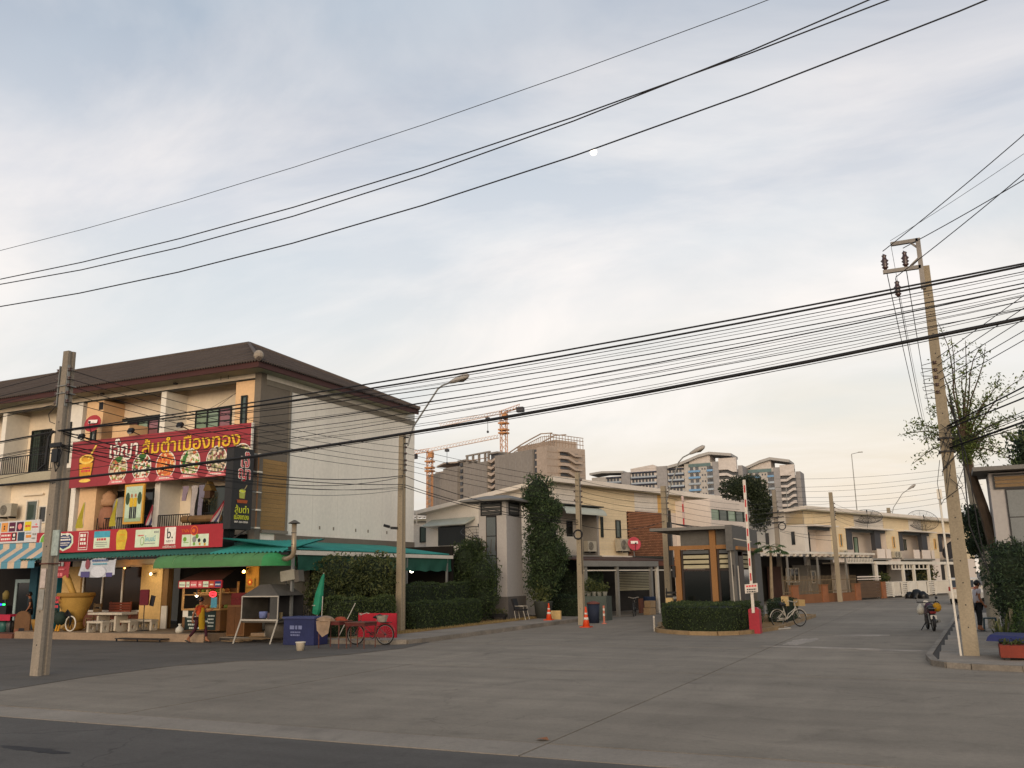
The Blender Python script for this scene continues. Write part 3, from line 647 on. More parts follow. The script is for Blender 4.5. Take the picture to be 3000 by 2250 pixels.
bill = T('restaurant_sign', 'wide red restaurant sign with yellow lettering and six round dish photos', 'sign', (-34.8, 27.4, 6.27))
SW, SH = 10.3, 2.06
M().box(-34.8, 27.36, 6.27, -34.8 + SW, 27.44, 6.27 + SH).out('board', m_red, bill)
M().box(-34.8 + SW + .001, 27.35, 6.27, -34.8 + SW + .05, 27.45, 6.27 + SH).out('frame_edge', m_whitepaint, bill)
for i in range(5): M().bar((-33.5 + i * 2.1, 27.46, 7.5), (-33.5 + i * 2.1, 27.78, 7.5), .05).out('bracket', m_dark, bill)
F = Fr((-34.8, 27.36, 6.27), X3, Z3, -Y3, bill)
def mortar_print(F, cx, y0, h, par, g1, g2, gr=None, base=None):
    """a mortar with pestle printed flat on a sign"""
    w = h * .72
    F.flat('mortar_shadow', [(cx - w*.62, y0 + h*.72), (cx - w*.50, y0 - h*.02), (cx + w*.50, y0 - h*.02), (cx + w*.66, y0 + h*.72)], m_letk, .003, parent=par)
    F.flat('mortar_body', [(cx - w*.56, y0 + h*.66), (cx - w*.44, y0 + .02), (cx + w*.42, y0 + .02), (cx + w*.54, y0 + h*.66)], g1, .007, parent=par)
    F.flat('mortar_band', [(cx - w*.54, y0 + h*.50), (cx - w*.54, y0 + h*.56), (cx + w*.53, y0 + h*.60), (cx + w*.52, y0 + h*.53)], m_letk, .011, parent=par)
    F.flat('mortar_rim', ell(cx, y0 + h*.68, w*.55, h*.19), g2, .012, parent=par)
    F.flat('mortar_mouth', ell(cx + .02, y0 + h*.70, w*.42, h*.12), g1 if gr is None else gr, .016, parent=par)
    F.flat('pestle', [(cx + w*.10, y0 + h*.70), (cx + w*.22, y0 + h*.68), (cx + w*.78, y0 + h*1.22), (cx + w*.68, y0 + h*1.26)], g2 if base is None else base, .020, parent=par)
    F.flat('mortar_foot', ell(cx, y0 - h*.16, w*.45, h*.07), g2, .007, parent=par)
mortar_print(F, .98, .46, 1.12, bill, m_gold, m_gold2)
F.bars('mortar_lettering', [(.72, .66, .56, .1), (.78, .8, .46, .07)], m_letr, .014)
F.text('lettering', 'เจ๊ญา', 2.36, 1.0, 1.02, m_letk, w=1.74, d=.006, off=.03, shear=.05); F.text('lettering', 'เจ๊ญา', 2.38, 1.03, .97, m_letw, w=1.68, d=.014, shear=.05, off=.014)
F.text('lettering', 'ส้มตำเมืองทอง', 4.30, 1.16, .74, m_letk, w=5.50, d=.006, off=.03); F.text('lettering', 'ส้มตำเมืองทอง', 4.33, 1.19, .68, m_lety, w=5.42, d=.014, off=.012)
dishes = [('#c9b79a', '#7b4a34', '#e0cfae', '#8a9a4a', '#b5643a'), ('#d2cdb4', '#6f9a4a', '#b4573c', '#e4dcc8', '#3c4038'), ('#d26a28', '#e08a3c', '#b5401e', '#e0c08a', '#c0602c'),
          ('#d8cdb0', '#c8603a', '#6f9a3c', '#e8e0cc', '#b0a078'), ('#bfa88a', '#4a4638', '#8f8f5a', '#d8c8b0', '#7a3a34'), ('#c8b490', '#8a9a50', '#e0d0a8', '#6a5a40', '#b08a5a')]
for i, cx in enumerate((2.98, 4.38, 5.76, 7.12, 8.56, 9.86)):
    F.flat('dish_plate', ell(cx, .66, .56, .60), m_letw, .005)
    F.flat('dish_photo', ell(cx, .66, .52, .56), patternmat('dish_photo_%s' % 'abcdef'[i], dishes[i], 11), .010)
    q = random.Random(i)
    if i in (0, 1): F.flat('herb_print', [(cx + .02 + .2 * math.cos(a) * (1 + .3 * math.sin(3*a)), 1.08 + .13 * math.sin(a)) for a in [k * .42 for k in range(15)]], mat('herb_green', '#3c6a34', var=.3), .016)
    if i == 3: F.flat('herb_print', [(cx - .44, .5), (cx - .30, .46), (cx - .14, 1.06), (cx - .24, 1.10), (cx - .38, .9)], MATS['herb_green'], .016)
    F.flat('price_band', [(cx - .55, .02), (cx + .55, .02), (cx + .42, .20), (cx - .40, .20)], m_pinkband, .018)
    F.bars('price_print', [(cx - .3, .08, .6, .06)], m_letw, .023)

vs_ = T('hanging_shop_sign', 'tall narrow black shop sign with mortar picture projecting from building corner', 'sign', (-24.2, 26.6, 4.05))
M().box(-24.56, 26.12, 4.05, -24.2, 27.25, 7.18).out('box', m_black, vs_)
for z in (7.05, 6.35, 5.55, 4.85, 4.15):
    M().bar((-24.30, 27.25, z), (-24.30, 27.9, z), .05).out('bracket', m_steel, vs_); M().box(-24.33, 27.55, z - .03, -24.18, 27.75, z + .03).out('bracket_plate', m_whitepaint, vs_)
M().bar((-24.28, 27.62, 4.1), (-24.28, 27.62, 7.1), .04).out('side_bar', mat('rusty_bar', '#7a5636', var=.3), vs_)
M().bar((-24.4, 26.3, 4.05), (-24.9, 26.9, 3.5), .05).out('prop', m_dark, vs_); M().bar((-24.3, 27.1, 4.05), (-24.9, 26.7, 3.55), .05).out('prop', m_dark, vs_)
F = Fr((-24.2, 26.12, 4.05), Y3, Z3, X3, vs_)
F.text('lettering', 'เจ๊', .40, 2.36, .66, m_letw, w=.52, off=.035, d=.006); F.text('lettering', 'เจ๊', .43, 2.39, .60, m_letr, w=.46, d=.014)
F.text('lettering', 'ญา', .28, 1.82, .52, m_letw, w=.70, off=.035, d=.006); F.text('lettering', 'ญา', .31, 1.85, .46, m_letr, w=.64, d=.014)
mortar_print(F, .56, 1.16, .44, vs_, mat('lime_print', '#b9bf5a', var=.3), mat('pale_lime_print', '#d6d87c', var=.2), m_ylime, mat('pestle_print', '#b9a878', var=.2))
F.flat('mortar_base', [(.30, 1.00), (.82, 1.00), (.86, 1.12), (.26, 1.12)], mat('orange_print', '#b0552e', var=.2), .022)
F.text('lettering', 'ส้มตำ', .20, .62, .30, m_ylime, w=.76); F.text('lettering', 'เมืองทอง', .18, .37, .23, m_ylime, w=.80); F.text('lettering', '087-264-9999', .20, .24, .075, m_letw, w=.74)

low = T('long_shop_sign', 'long red shop sign with a row of pale printed panels above the green awning', 'sign', (-35.2, 26.4, 3.4))
LX, LW, LH = -35.2, 10.5, .88
M().box(LX, 26.32, 3.40, LX + LW, 26.46, 3.40 + LH).out('board', m_red2, low)
M().box(LX + LW + .001, 26.30, 3.38, LX + LW + .02, 26.9, 3.42 + LH).out('side_panel', m_dark, low)
for i in range(6): M().bar((LX + .8 + i * 1.8, 26.47, 3.9), (LX + .8 + i * 1.8, 27.75, 4.1), .05).out('bracket', m_dark, low)
F = Fr((LX, 26.32, 3.4), X3, Z3, -Y3, low)
F.flat('logo_panel', ell(.55, .46, .34, .38), m_mint, .004); F.flat('logo_print', ell(.55, .50, .28, .30), m_lgreen, .008); F.bars('panel_print', [(.32, .16, .5, .08)], m_navy, .012)
F.flat('logo_panel', [(1.32, .22), (1.72, .06), (2.14, .20), (2.30, .40), (2.26, .68), (2.08, .80), (1.46, .80), (1.26, .66), (1.24, .40)], m_mint, .004)
F.flat('logo_print', [(1.40, .28), (1.72, .14), (2.06, .26), (2.2, .42), (2.17, .64), (2.04, .74), (1.5, .74), (1.36, .62), (1.34, .42)], m_navy, .008)
F.bars('panel_print', [(1.46, .62, .6, .04), (1.40, .50, .74, .07), (1.44, .38, .66, .04), (1.5, .30, .5, .03)], m_letw, .012); F.flat('logo_print', ell(1.52, .76, .10, .06), m_letw, .014); F.flat('logo_print', ell(1.92, .76, .10, .06), m_letw, .014)
def ring(F, x, y, w, h, t, mt, d=.006):
    for a in ((x, y, w, t), (x, y + h - t, w, t), (x, y + t, t, h - 2*t), (x + w - t, y + t, t, h - 2*t)): F.rect('panel_border', *a, mt, d)
ring(F, 2.62, .08, .54, .74, .025, m_letw); F.bars('panel_print', [(2.70, .62, .38, .12), (2.72, .46, .34, .11), (2.72, .30, .34, .10), (2.7, .16, .38, .04)], m_letw, .010)
F.rect('picture_panel', 3.52, .12, .92, .70, m_mint); F.rect('picture_print', 3.52, .56, .92, .26, m_cyan, .008); F.bars('panel_print', [(3.70, .44, .56, .09)], m_letr, .012); F.bars('panel_print', [(3.64, .34, .66, .03), (3.60, .26, .7, .03), (3.7, .19, .5, .025)], m_grey, .012)
F.flat('picture_panel', [(4.86, .04), (5.32, .04), (5.42, .50), (5.40, .72), (5.30, .84), (4.94, .84), (4.82, .72), (4.80, .50)], mat('amber_print', '#d3b23c', var=.25, scale=3), .004); F.bars('panel_print', [(4.95, .60, .34, .06), (4.9, .36, .42, .05)], m_gold, .009)
F.rect('picture_panel', 5.88, .10, 1.32, .70, m_mint); F.text('lettering', 'โคนมนี่', 6.42, .32, .24, m_cyan, w=.56); F.bars('panel_print', [(6.02, .54, .34, .05)], m_letr, .010); F.flat('logo_print', ell(6.28, .34, .11, .17), MATS['green_print'], .008); F.flat('logo_print', ell(6.28, .34, .085, .14), m_mint, .013); F.bars('panel_print', [(6.4, .22, .6, .035), (6.9, .64, .24, .08)], m_grey, .010)
F.rect('picture_panel', 7.48, .18, .58, .66, m_letw)
F.text('lettering', 'b.', 7.61, .40, .40, m_ink, w=.30); F.text('lettering', 'NBTT', 7.58, .25, .085, m_grey, w=.38); F.text('lettering', 'บาร์บีคิวพลาซ่า', 7.42, .03, .12, m_letw, w=.68)
F.text('lettering', 'TNN', 8.36, .60, .13, mat('orange_letter', '#d86a2c', var=.1), w=.40)
ogl = ell(9.02, .66, .19, .19, 20); F.flat('logo_print', ogl, MATS['orange_letter'], .005); F.flat('logo_print', ell(9.02, .66, .15, .15, 20), m_red2, .009); F.flat('logo_print', ell(9.0, .66, .08, .08, 16), MATS['orange_letter'], .013)
F.rect('picture_panel', 8.40, .06, .44, .46, m_mint); F.rect('picture_panel', 8.86, .06, .92, .46, m_mint); F.flat('logo_print', ell(8.56, .34, .09, .09), m_lgreen, .008); F.bars('panel_print', [(8.5, .2, .28, .03)], m_lgreen, .008)
for a, b, r_, mt in ((9.05, .32, .11, m_grey), (9.18, .44, .08, m_lgreen), (9.30, .28, .07, m_ink), (9.58, .26, .08, m_ink), (9.05, .15, .06, m_lgreen), (9.34, .14, .05, m_gold), (9.6, .12, .05, m_gold)): F.flat('logo_print', ell(a, b, r_, r_ * 1.1, 12), mt, .008)

# neighbour sign and striped awning
nb = T('neighbour_sign', 'white shop sign covered in a grid of coloured delivery logos above striped awning', 'sign', (-37.7, 26.4, 3.9))
M().box(-39.6, 26.34, 3.9, -35.13, 26.44, 4.86).out('board', mat('sign_white', '#c9c8c6', var=.06), nb)
F = Fr((-37.95, 26.34, 3.9), X3, Z3, -Y3, nb)
for x, y, w, h, c in ((-.1, .5, .38, .40, '#5a98c0'), (.36, .5, .42, .40, '#d8934a'), (.86, .5, .42, .40, '#5a2840'), (1.36, .5, .44, .40, '#4a2a3c'), (1.88, .5, .42, .40, '#d8c22c'), (.34, .08, 1.1, .38, '#b8343c'), (1.5, .08, .42, .38, '#2f4a5c'), (-.2, .08, .42, .38, '#7a9cc0')):
    F.rect('logo_panel', x, y, w, h, mat('logo_' + c[1:], c, var=.12), .004)
F.bars('panel_print', [(.92, .66, .30, .06), (.42, .30, .6, .08), (.42, .14, .6, .08), (-.1, .2, .26, .06)], m_letw, .01); F.flat('logo_print', ell(1.58, .70, .13, .13, 14), m_pinkband, .009); F.rect('logo_panel', 1.12, .10, .28, .34, m_ink, .008); F.flat('logo_print', ell(1.26, .34, .07, .07, 10), m_letw, .012); F.bars('panel_print', [(1.16, .14, .2, .08)], m_letw, .012)
F.flat('logo_print', ell(.56, .74, .045, .045, 10), m_ink, .009); F.flat('logo_print', ell(.56, .63, .045, .045, 10), m_ink, .009)
F.bars('panel_print', [(1.94, .66, .30, .09)], m_letr, .01); F.bars('panel_print', [(2.36, .62, .40, .06)], m_letr, .01); F.flat('logo_print', ell(2.62, .76, .06, .04, 10), m_pinkband, .01)
F.rect('logo_panel', 2.02, .20, .34, .12, mat('orange_panel', '#d8893c', var=.1), .005); F.bars('panel_print', [(2.0, .37, .34, .05), (2.44, .30, .24, .08), (2.42, .14, .24, .06)], m_grey, .01)
aw = T('striped_awning', 'blue and cream striped shop awning under the logo covered sign', 'awning', (-36, 25.4, 2.78))
m_sb = mat('awning_blue', '#5c8f9f', rough=.8, var=.15); m_sc = mat('awning_cream', '#c8b096', rough=.8, var=.12)
for i in range(12):
    x1 = -33.95 - i * .42; x0 = x1 - .418; mt = m_sb if i % 2 == 0 else m_sc
    a = M(); a.add([(x0, 25.4, 3.05), (x1, 25.4, 3.05), (x1, 26.3, 3.66), (x0, 26.3, 3.66)], [(0, 1, 2, 3)]); a.add([(x0, 25.395, 2.78), (x1, 25.395, 2.78), (x1, 25.4, 3.045), (x0, 25.4, 3.045)], [(0, 1, 2, 3)])
    a.add([(x0, 26.31, 3.64), (x1, 26.31, 3.64), (x1, 26.3, 3.87), (x0, 26.3, 3.87)], [(0, 1, 2, 3)]); a.out('stripe', mt, aw)
M().box(-39, 25.41, 2.98, -33.96, 25.46, 3.03).out('awning_bar', m_whitepaint, aw)

# green rounded awning over the food stall
ga = T('green_awning', 'rounded green canvas awning over the food stall and grill', 'awning', (-24, 25.0, 2.62))
m_ga = mat('green_canvas', '#4d7a4a', rough=.7, var=.18, scale=1.2, bump=.3, bscale=5, fine=.06); m_ga2 = mat('bright_green_canvas', '#33804a', rough=.7, var=.2)
def awn(prof, x0, x1, seg):
    for i in range(seg):
        a = M(); u0, u1 = x0 + (x1 - x0) * i / seg, x0 + (x1 - x0) * (i + 1) / seg; nn = len(prof)
        b = .012 if i % 2 else 0.
        a.v = [(u0, y, z + b) for y, z in prof] + [(u1, y, z + b) for y, z in prof]
        a.f = [(k, k + 1, nn + k + 1, nn + k) for k in range(nn - 1)]; a.out('canvas_panel', m_ga, ga, smooth=True)
prof = [(24.97, 2.62), (24.98, 2.78), (25.03, 2.92), (25.14, 3.02), (25.3, 3.07), (25.6, 3.11), (26.1, 3.2)]
awn(prof, -26.75, -21.62, 11)
e = M(); cx, nn = -21.62, len(prof)
for j in range(9):
    t = R(90 * j / 8)
    for y, z in prof:
        d = 26.1 - y; e.v.append((cx + .62 * d / 1.13 * math.sin(t), 26.1 - d * math.cos(t), z))
for j in range(8):
    for k in range(nn - 1): e.f.append((j*nn + k, j*nn + k + 1, (j+1)*nn + k + 1, (j+1)*nn + k))
e.out('canvas_corner', m_ga2, ga, smooth=True)
e = M(); cx = -26.75
for j in range(7):
    t = R(90 * j / 6)
    for y, z in prof: d = 26.1 - y; e.v.append((cx - .3 * d / 1.13 * math.sin(t), 26.1 - d * math.cos(t), z))
for j in range(6):
    for k in range(nn - 1): e.f.append((j*nn + k, j*nn + k + 1, (j+1)*nn + k + 1, (j+1)*nn + k))
e.out('canvas_corner', m_ga, ga, smooth=True)
M().tube([(-26.7, 25.0, 2.63), (-21.6, 25.0, 2.63)], .02, 6).out('frame_pipe', m_steel, ga)

# hanging banners
def banner(name, label, x0, x1, z0, z1, y, mt, curve=.0):
    t = T(name, label, 'banner', ((x0 + x1) / 2, y, z0)); a = M(); n = 10
    for k in range(5):
        for i in range(n + 1):
            u = i / n; w = math.sin(u * 9 + k) * .015; z = z1 - (z1 - z0) * k / 4 * (1 - curve * abs(2 * u - 1) ** 2); a.v.append((x0 + (x1 - x0) * u - .03 * k * (1 - u), y + w - .01 * k, z))
    for k in range(4):
        for i in range(n): a.f.append((k*(n+1)+i, k*(n+1)+i+1, (k+1)*(n+1)+i+1, (k+1)*(n+1)+i))
    a.out('cloth', mt, t, smooth=True); return t
b1_ = banner('red_banner', 'red vinyl banner hanging beside the leaning concrete pole', -33.25, -32.0, 2.36, 3.07, 25.55, m_red)
F = Fr((-33.25, 25.50, 2.36), X3, Z3, -Y3, b1_); F.bars('panel_print', [(.16, .46, .86, .16)], m_grey, .01); F.bars('panel_print', [(.1, .30, .9, .06)], m_pinkband, .01); F.bars('panel_print', [(.12, .06, .84, .13)], m_pinkband, .01)
b2_ = banner('white_banner', 'white and purple vinyl banner hanging under the shop eave', -31.25, -29.35, 2.34, 3.10, 25.5, mat('banner_white', '#b9bcc2', var=.2, scale=2), .12)
F = Fr((-31.25, 25.45, 2.34), X3, Z3, -Y3, b2_); F.rect('print_corner', .03, .02, .5, .22, mat('purple_print', '#57507e', var=.2), .006); F.rect('print_corner', 1.45, .02, .34, .16, MATS['purple_print'], .006)
F.flat('print_figure', ell(.38, .52, .13, .20, 14), mat('maroon_print', '#8a4a52', var=.2), .008); F.flat('print_disc', ell(1.02, .22, .42, .22, 20), mat('disc_print', '#c9cbd0', var=.06), .009); F.bars('panel_print', [(.62, .62, .9, .08)], mat('blue_letter', '#5a6a90', var=.1), .012); F.bars('panel_print', [(.66, .50, .8, .05)], m_cyan, .012)
# ================================================================== things on the balconies
pic = T('framed_picture', 'tall gold framed picture of two standing figures hung on the balcony railing', 'picture', (-30.2, 26.9, 4.5))
M().box(-30.74, 26.86, 4.5, -29.62, 26.94, 6.14).out('frame', mat('gold_frame', '#c9973a', rough=.4, var=.15), pic)
F = Fr((-30.74, 26.86, 4.5), X3, Z3, -Y3, pic); m_sky = mat('picture_sky', '#b8cdb4', var=.15)
F.rect('picture_print', .09, .09, .94, 1.46, m_sky); F.rect('picture_print', .09, .09, .94, .16, mat('picture_ground', '#9cb28c', var=.15), .008)
for cx in (.22, .90): F.flat('tree_print', ell(cx, 1.05, .12, .26, 14), mat('picture_green', '#3c5038', var=.3), .010)
for cx in (.45, .67):
    F.rect('figure_print', cx - .085, .22, .075, .5, m_ink, .012); F.rect('figure_print', cx + .01, .22, .075, .5, m_ink, .012); F.flat('figure_print', rrect(cx - .10, .70, .20, .38, .05), mat('picture_yellow', '#d2ac34', var=.1), .016); F.flat('figure_print', ell(cx, 1.17, .06, .08, 12), mat('picture_skin', '#b07a58', var=.1), .016)
def flag(name, label, x, z0, z1, y, cols, lean_, w, group):
    t = T(name, label, 'flag', (x, y, z0), 0, group)
    M().tube([(x, y, z0), (x + lean_, y - .18, z1)], .012, 5).out('pole', m_whitepaint, t)
    n = len(cols)
    for j, c in enumerate(cols):
        a = M(); m_ = 7
        for i in range(m_ + 1):
            u = i / m_
            for k in (j / n, (j + 1) / n):
                hx_ = x + lean_ * (1 - u * .92); off = w * k * (.18 + .82 * u); a.v.append((hx_ - math.copysign(off, lean_) * 1.0 * .6 + .02 * math.sin(7 * u + 5 * k), y - .18 * (1 - u) - .06 * math.sin(6 * k + 3 * u), z1 - (z1 - z0) * u * .95))
        for i in range(m_): a.f.append((2*i, 2*i+1, 2*i+3, 2*i+2))
        a.out('cloth', c, t, smooth=True)
    return t
m_fy = mat('flag_yellow', '#b5a93c', rough=.8, var=.2); m_fr = mat('flag_red', '#a03a44', rough=.8, var=.15); m_fw = mat('flag_white', '#b8b0ac', rough=.8, var=.12); m_fb = mat('flag_blue', '#454a6a', rough=.8, var=.15)
g_ = 'flags on the balcony railing'
flag('yellow_flag', 'faded yellow flag drooping beside the clay jar on the balcony', -33.05, 4.38, 5.5, 26.85, [m_fy, m_fy], .22, -.75, g_); flag('yellow_flag', 'faded yellow flag drooping just beside the gold framed picture', -31.05, 4.38, 5.55, 26.8, [m_fy, m_fy], .22, .62, g_)
flag('striped_flag', 'red white and blue striped flag between picture and white dividing wall', -28.95, 4.36, 5.2, 26.8, [m_fr, m_fw, m_fb, m_fw, m_fr], .16, .62, g_); flag('striped_flag', 'red white and blue striped flag beside the hanging black sign', -25.4, 4.36, 5.2, 26.75, [m_fr, m_fw, m_fb, m_fw, m_fr], .48, .7, g_)
jar = T('clay_jar', 'large stacked clay water jar standing on the restaurant balcony', 'jar', (-33.05, 27.55, 4.36))
M().lathe([(.22, 0), (.38, .15), (.42, .55), (.34, .95), (.2, 1.05)], (-33.05, 28.1, 4.36), 14).out('body', mat('dull_clay', '#9a6a50', var=.2), jar, True); M().lathe([(.24, 1.06), (.36, 1.12), (.36, 1.34), (.30, 1.40), (.30, 1.55), (.1, 1.75)], (-33.05, 28.1, 4.36), 14).out('lid', mat('clay_lid', '#b48a66', var=.2), jar, True)
tank = M().lathe([(.36, 0), (.38, .1), (.38, 1.1), (.30, 1.35), (.1, 1.45)], (-32.35, 28.2, 4.36), 14); tank.out('water_tank', mat('pale_tank', '#8f8a80', var=.15), smooth=True, label='pale grey water tank beside the clay jar on the balcony', cat='tank')
for j, (x, c) in enumerate(((-27.6, '#a8a09c'), (-27.2, '#7a7684'), (-28.1, '#8a7a86'))):
    a = M(); n = 8
    for k in range(6):
        for i in range(n + 1): a.v.append((x + .32 * (i / n - .5) * (1 - .06 * k), 27.6 + .05 * math.sin(i * 1.7 + k), 6.0 - k * (.26 if j < 2 else .12)))
    for k in range(5):
        for i in range(n): a.f.append((k*(n+1)+i, k*(n+1)+i+1, (k+1)*(n+1)+i+1, (k+1)*(n+1)+i))
    a.out('hanging_cloth', mat('cloth_' + c[1:], c, rough=.9, var=.15), smooth=True, label=['pale grey cloth hung to dry over the balcony', 'dark grey cloth hung to dry over the balcony', 'short mauve cloth hung high on the balcony line'][j], cat='laundry', group='laundry on the balcony')
sh = T('hanging_shrine', 'small dark gold wooden spirit shelf hanging from the balcony ceiling', 'shrine', (-26.9, 27.7, 5.3))
s_ = M(); s_.ext([(-27.15, 27.6, 5.75), (-26.65, 27.6, 5.75), (-26.9, 27.6, 6.15)], (0, .3, 0)); s_.out('roof', mat('dark_gold', '#5f4a22', var=.3), sh); M().box(-27.05, 27.62, 5.45, -26.75, 27.88, 5.749).out('body', mat('brown_wood', '#4a3422', var=.3), sh)
gsl = M(); leaves(gsl, [(-26.9 + random.gauss(0, .2), 27.7 + random.gauss(0, .1), 5.35 + random.gauss(0, .1)) for _ in range(90)], .12, random.Random(2)); gsl.out('garland', leafmat('dry_leaf', (.05, .045, .02), (.16, .12, .05)), sh)
lg = T('rolled_blind', 'brown rolled bamboo blind lying along the balcony railing', 'blind', (-27.0, 27.45, 4.55))
M().tube([(-28.0, 27.5, 4.62), (-26.0, 27.45, 4.6)], .15, 10).out('roll', mat('bamboo', '#6f5433', var=.35, scale=4), lg)
for x in (-27.6, -26.4): M().tube([(x - .02, 27.49, 4.62), (x + .02, 27.49, 4.62)], .158, 10).out('tie', m_dark, lg)
def acunit(par_name, label, x, y, z, rz=0., group=None, s=1.0, parent=None):
    t = T(par_name, label, 'air conditioner', (x, y, z), rz, group)
    M().box(-.42*s, -.16*s, 0, .42*s, .16*s, .6*s).out('casing', mat('ac_casing', '#a79f8d', rough=.6, var=.12), t, world=False)
    M().lathe([(.24*s, 0), (.24*s, .012), (.05, .013)], (-.12*s, -.162*s, .3*s), 18, Matrix.Rotation(R(90), 3, 'X')).out('fan_grille', mat('ac_grille', '#5a564e', var=.15), t, world=False)
    for i in range(4): M().torus((-.12*s, -.178*s, .3*s), (.06 + .05 * i)*s, .006*s, 'Y', 16, 4).out('grille_ring', mat('ac_casing', '#a79f8d'), t, world=False)
    for dx_ in (-.3*s, .3*s): M().box(dx_ - .02, -.16*s, -.08, dx_ + .02, .2*s, -.001).out('foot', m_dark, t, world=False)
    return t
acunit('air_conditioner', 'air conditioner box on the wall above the logo covered sign', -39.55, YR - 1.05, 5.25)
for i, (x, z) in enumerate(((-33.7, 8.33), (-30.7, 8.33), (-27.9, 8.33))):
    t = T('sign_floodlight', ['floodlight on top of the red sign, beside the dividing wall by the pole', 'floodlight on top of the red sign, above the white lettering', 'floodlight on top of the red sign, above the yellow lettering'][i], 'floodlight', (x, 27.2, z), 0, 'floodlights on the red sign')
    M().bar((x, 27.4, z), (x, 26.95, z + .1), .03).out('arm', m_dark, t); M().obox((x, 26.9, z + .12), (.26, .14, .2), Matrix.Rotation(R(-30), 4, 'X')).out('head', m_dark, t); M().obox((x, 26.86, z + .05), (.2, .02, .14), Matrix.Rotation(R(-30), 4, 'X')).out('lens', m_grey, t)
def dish(name, label, c, r_, aim, mt, group=None, mesh=False, plate=None, h=.8):
    """satellite dish: bowl, feed arm, mast"""
    c = Vector(c); t = T(name, label, 'satellite dish', (c.x, c.y, c.z - h), 0, group); q = Vector(aim).to_track_quat('Z', 'Y').to_matrix()
    if mesh:
        b = M(); n, k = 24, 5
        for i in range(12):
            a = 2 * math.pi * i / 12; b.tube([c + q @ Vector((r_ * u * math.cos(a), r_ * u * math.sin(a), .32 * r_ * u * u)) for u in (.05, .35, .7, 1)], .012, 4)
        for u in (.3, .55, .8, 1):
            b.tube([c + q @ Vector((r_ * u * math.cos(2*math.pi*i/n), r_ * u * math.sin(2*math.pi*i/n), .32 * r_ * u * u)) for i in range(n + 1)], .012 if u < 1 else .025, 4)
        for rr_ in range(14):
            u = (rr_ + 1) / 15; b.tube([c + q @ Vector((r_ * u * math.cos(2*math.pi*i/n), r_ * u * math.sin(2*math.pi*i/n), .32 * r_ * u * u)) for i in range(n + 1)], .009, 3)
        b.out('mesh_bowl', mt, t)
    else:
        prof = [(r_ * u, .25 * r_ * u * u) for u in (.02, .3, .55, .8, 1)] + [(r_ * u, .25 * r_ * u * u - .015) for u in (1, .8, .55, .3, .02)]
        M().lathe(prof, c, 24, q).out('bowl', mt, t, True)
    M().tube([c + q @ Vector((0, -r_, .25 * r_)), c + q @ Vector((0, -.1 * r_, .75 * r_))], .016, 5).out('feed_arm', m_dark, t); M().tube([c + q @ Vector((0, -.15 * r_, .72 * r_)), c + q @ Vector((0, 0, .82 * r_))], .05, 8).out('feed_horn', m_dark, t)
    M().tube([c + q @ Vector((0, 0, -.02)), c + q @ Vector((0, 0, -.12)), c + Vector((0, 0, -h))], .03, 6).out('mast', m_steel, t)
    if plate: F = Fr(c + q @ Vector((0, 0, .06)), q @ Vector((1, 0, 0)), q @ Vector((0, 1, 0)), q @ Vector((0, 0, 1)), t); F.rect('print_plate', -r_ * .55, .0, r_ * 1.1, r_ * .4, plate, .05)
    return t
m_dred = mat('dish_red', '#a8353c', rough=.5, var=.12); m_dpink = mat('dish_pink', '#b8454f', rough=.5, var=.12)
dish('satellite_dish', 'red satellite dish with white panel above the restaurant sign', (-33.3, 27.15, 9.0), .40, (.25, -1, .25), m_dred, plate=m_letw, h=.7)

# ================================================================== street level in front of the shop
m_ywm = mat('mortar_yellow', '#b08a44', rough=.6, var=.25, scale=1.5); m_ywd = mat('mortar_shade', '#8f6a2c', rough=.7, var=.25)
mo = T('giant_mortar', 'giant yellow mortar with pestle model standing by the shop window', 'statue', (-31.75, 25.6, .28))
M().lathe([(.34, .35), (.36, .5), (.46, .7), (.6, 1.05), (.68, 1.35), (.7, 1.42), (.66, 1.46), (.6, 1.40), (.45, 1.1)], (-31.75, 25.75, .28), 24).out('bowl', m_ywm, mo, True)
M().lathe([(.7, 1.30), (.72, 1.36), (.72, 1.46), (.68, 1.48)], (-31.75, 25.75, .28), 24).out('rim', m_ywd, mo, True)
M().lathe([(.30, 0), (.42, .1), (.34, .22), (.34, .34)], (-31.75, 25.75, .28), 20).out('foot', m_ywd, mo, True)
M().tube([(-31.75, 25.75, 1.5), (-32.25, 25.6, 2.42)], [.10, .15], 12).out('pestle', m_ywm, mo, True)
F = Fr((-32.15, 25.10, 1.35), Vector((.93, -.2, 0)).normalized(), Z3, Vector((-.2, -.97, 0)).normalized(), mo); F.bars('painted_lettering', [(.06, .16, .36, .12), (.08, .02, .32, .1), (.1, -.16, .3, .1)], m_letr, .02)
# rooster figure
rs = T('rooster_statue', 'dark green rooster statue with yellow legs below the giant mortar', 'statue', (-31.75, 25.05, .28))
M().sphere((-31.72, 25.1, .78), .24, 14, 8, 1.15).out('body', mat('rooster_green', '#1f2f26', var=.3), rs, True); M().tube([(-31.86, 25.05, .9), (-31.95, 25.0, 1.12)], [.12, .07], 8).out('neck', mat('rooster_green', '#1f2f26'), rs, True)
tl = M()
for i in range(6): tl.tube([(-31.55, 25.12, .9), (-31.38 + .02*i, 25.12 + .03*i, 1.1 - .05*i), (-31.22 - .01*i, 25.15, .95 - .1*i)], [.04, .035, .01], 5)
tl.out('tail', m_dark, rs)
for dx_ in (-.07, .07): M().tube([(-31.72 + dx_, 25.05, .58), (-31.74 + dx_, 25.0, .30)], [.035, .045], 7).out('leg', mat('leg_yellow', '#b8821c', var=.1), rs)
wh = T('cart_wheel', 'small white rimmed wheel leaning beside the rooster statue', 'wheel', (-31.2, 25.15, .28)); M().torus((-31.25, 25.2, .58), .28, .025, 'Y', 22, 6).out('rim', m_whitepaint, wh)
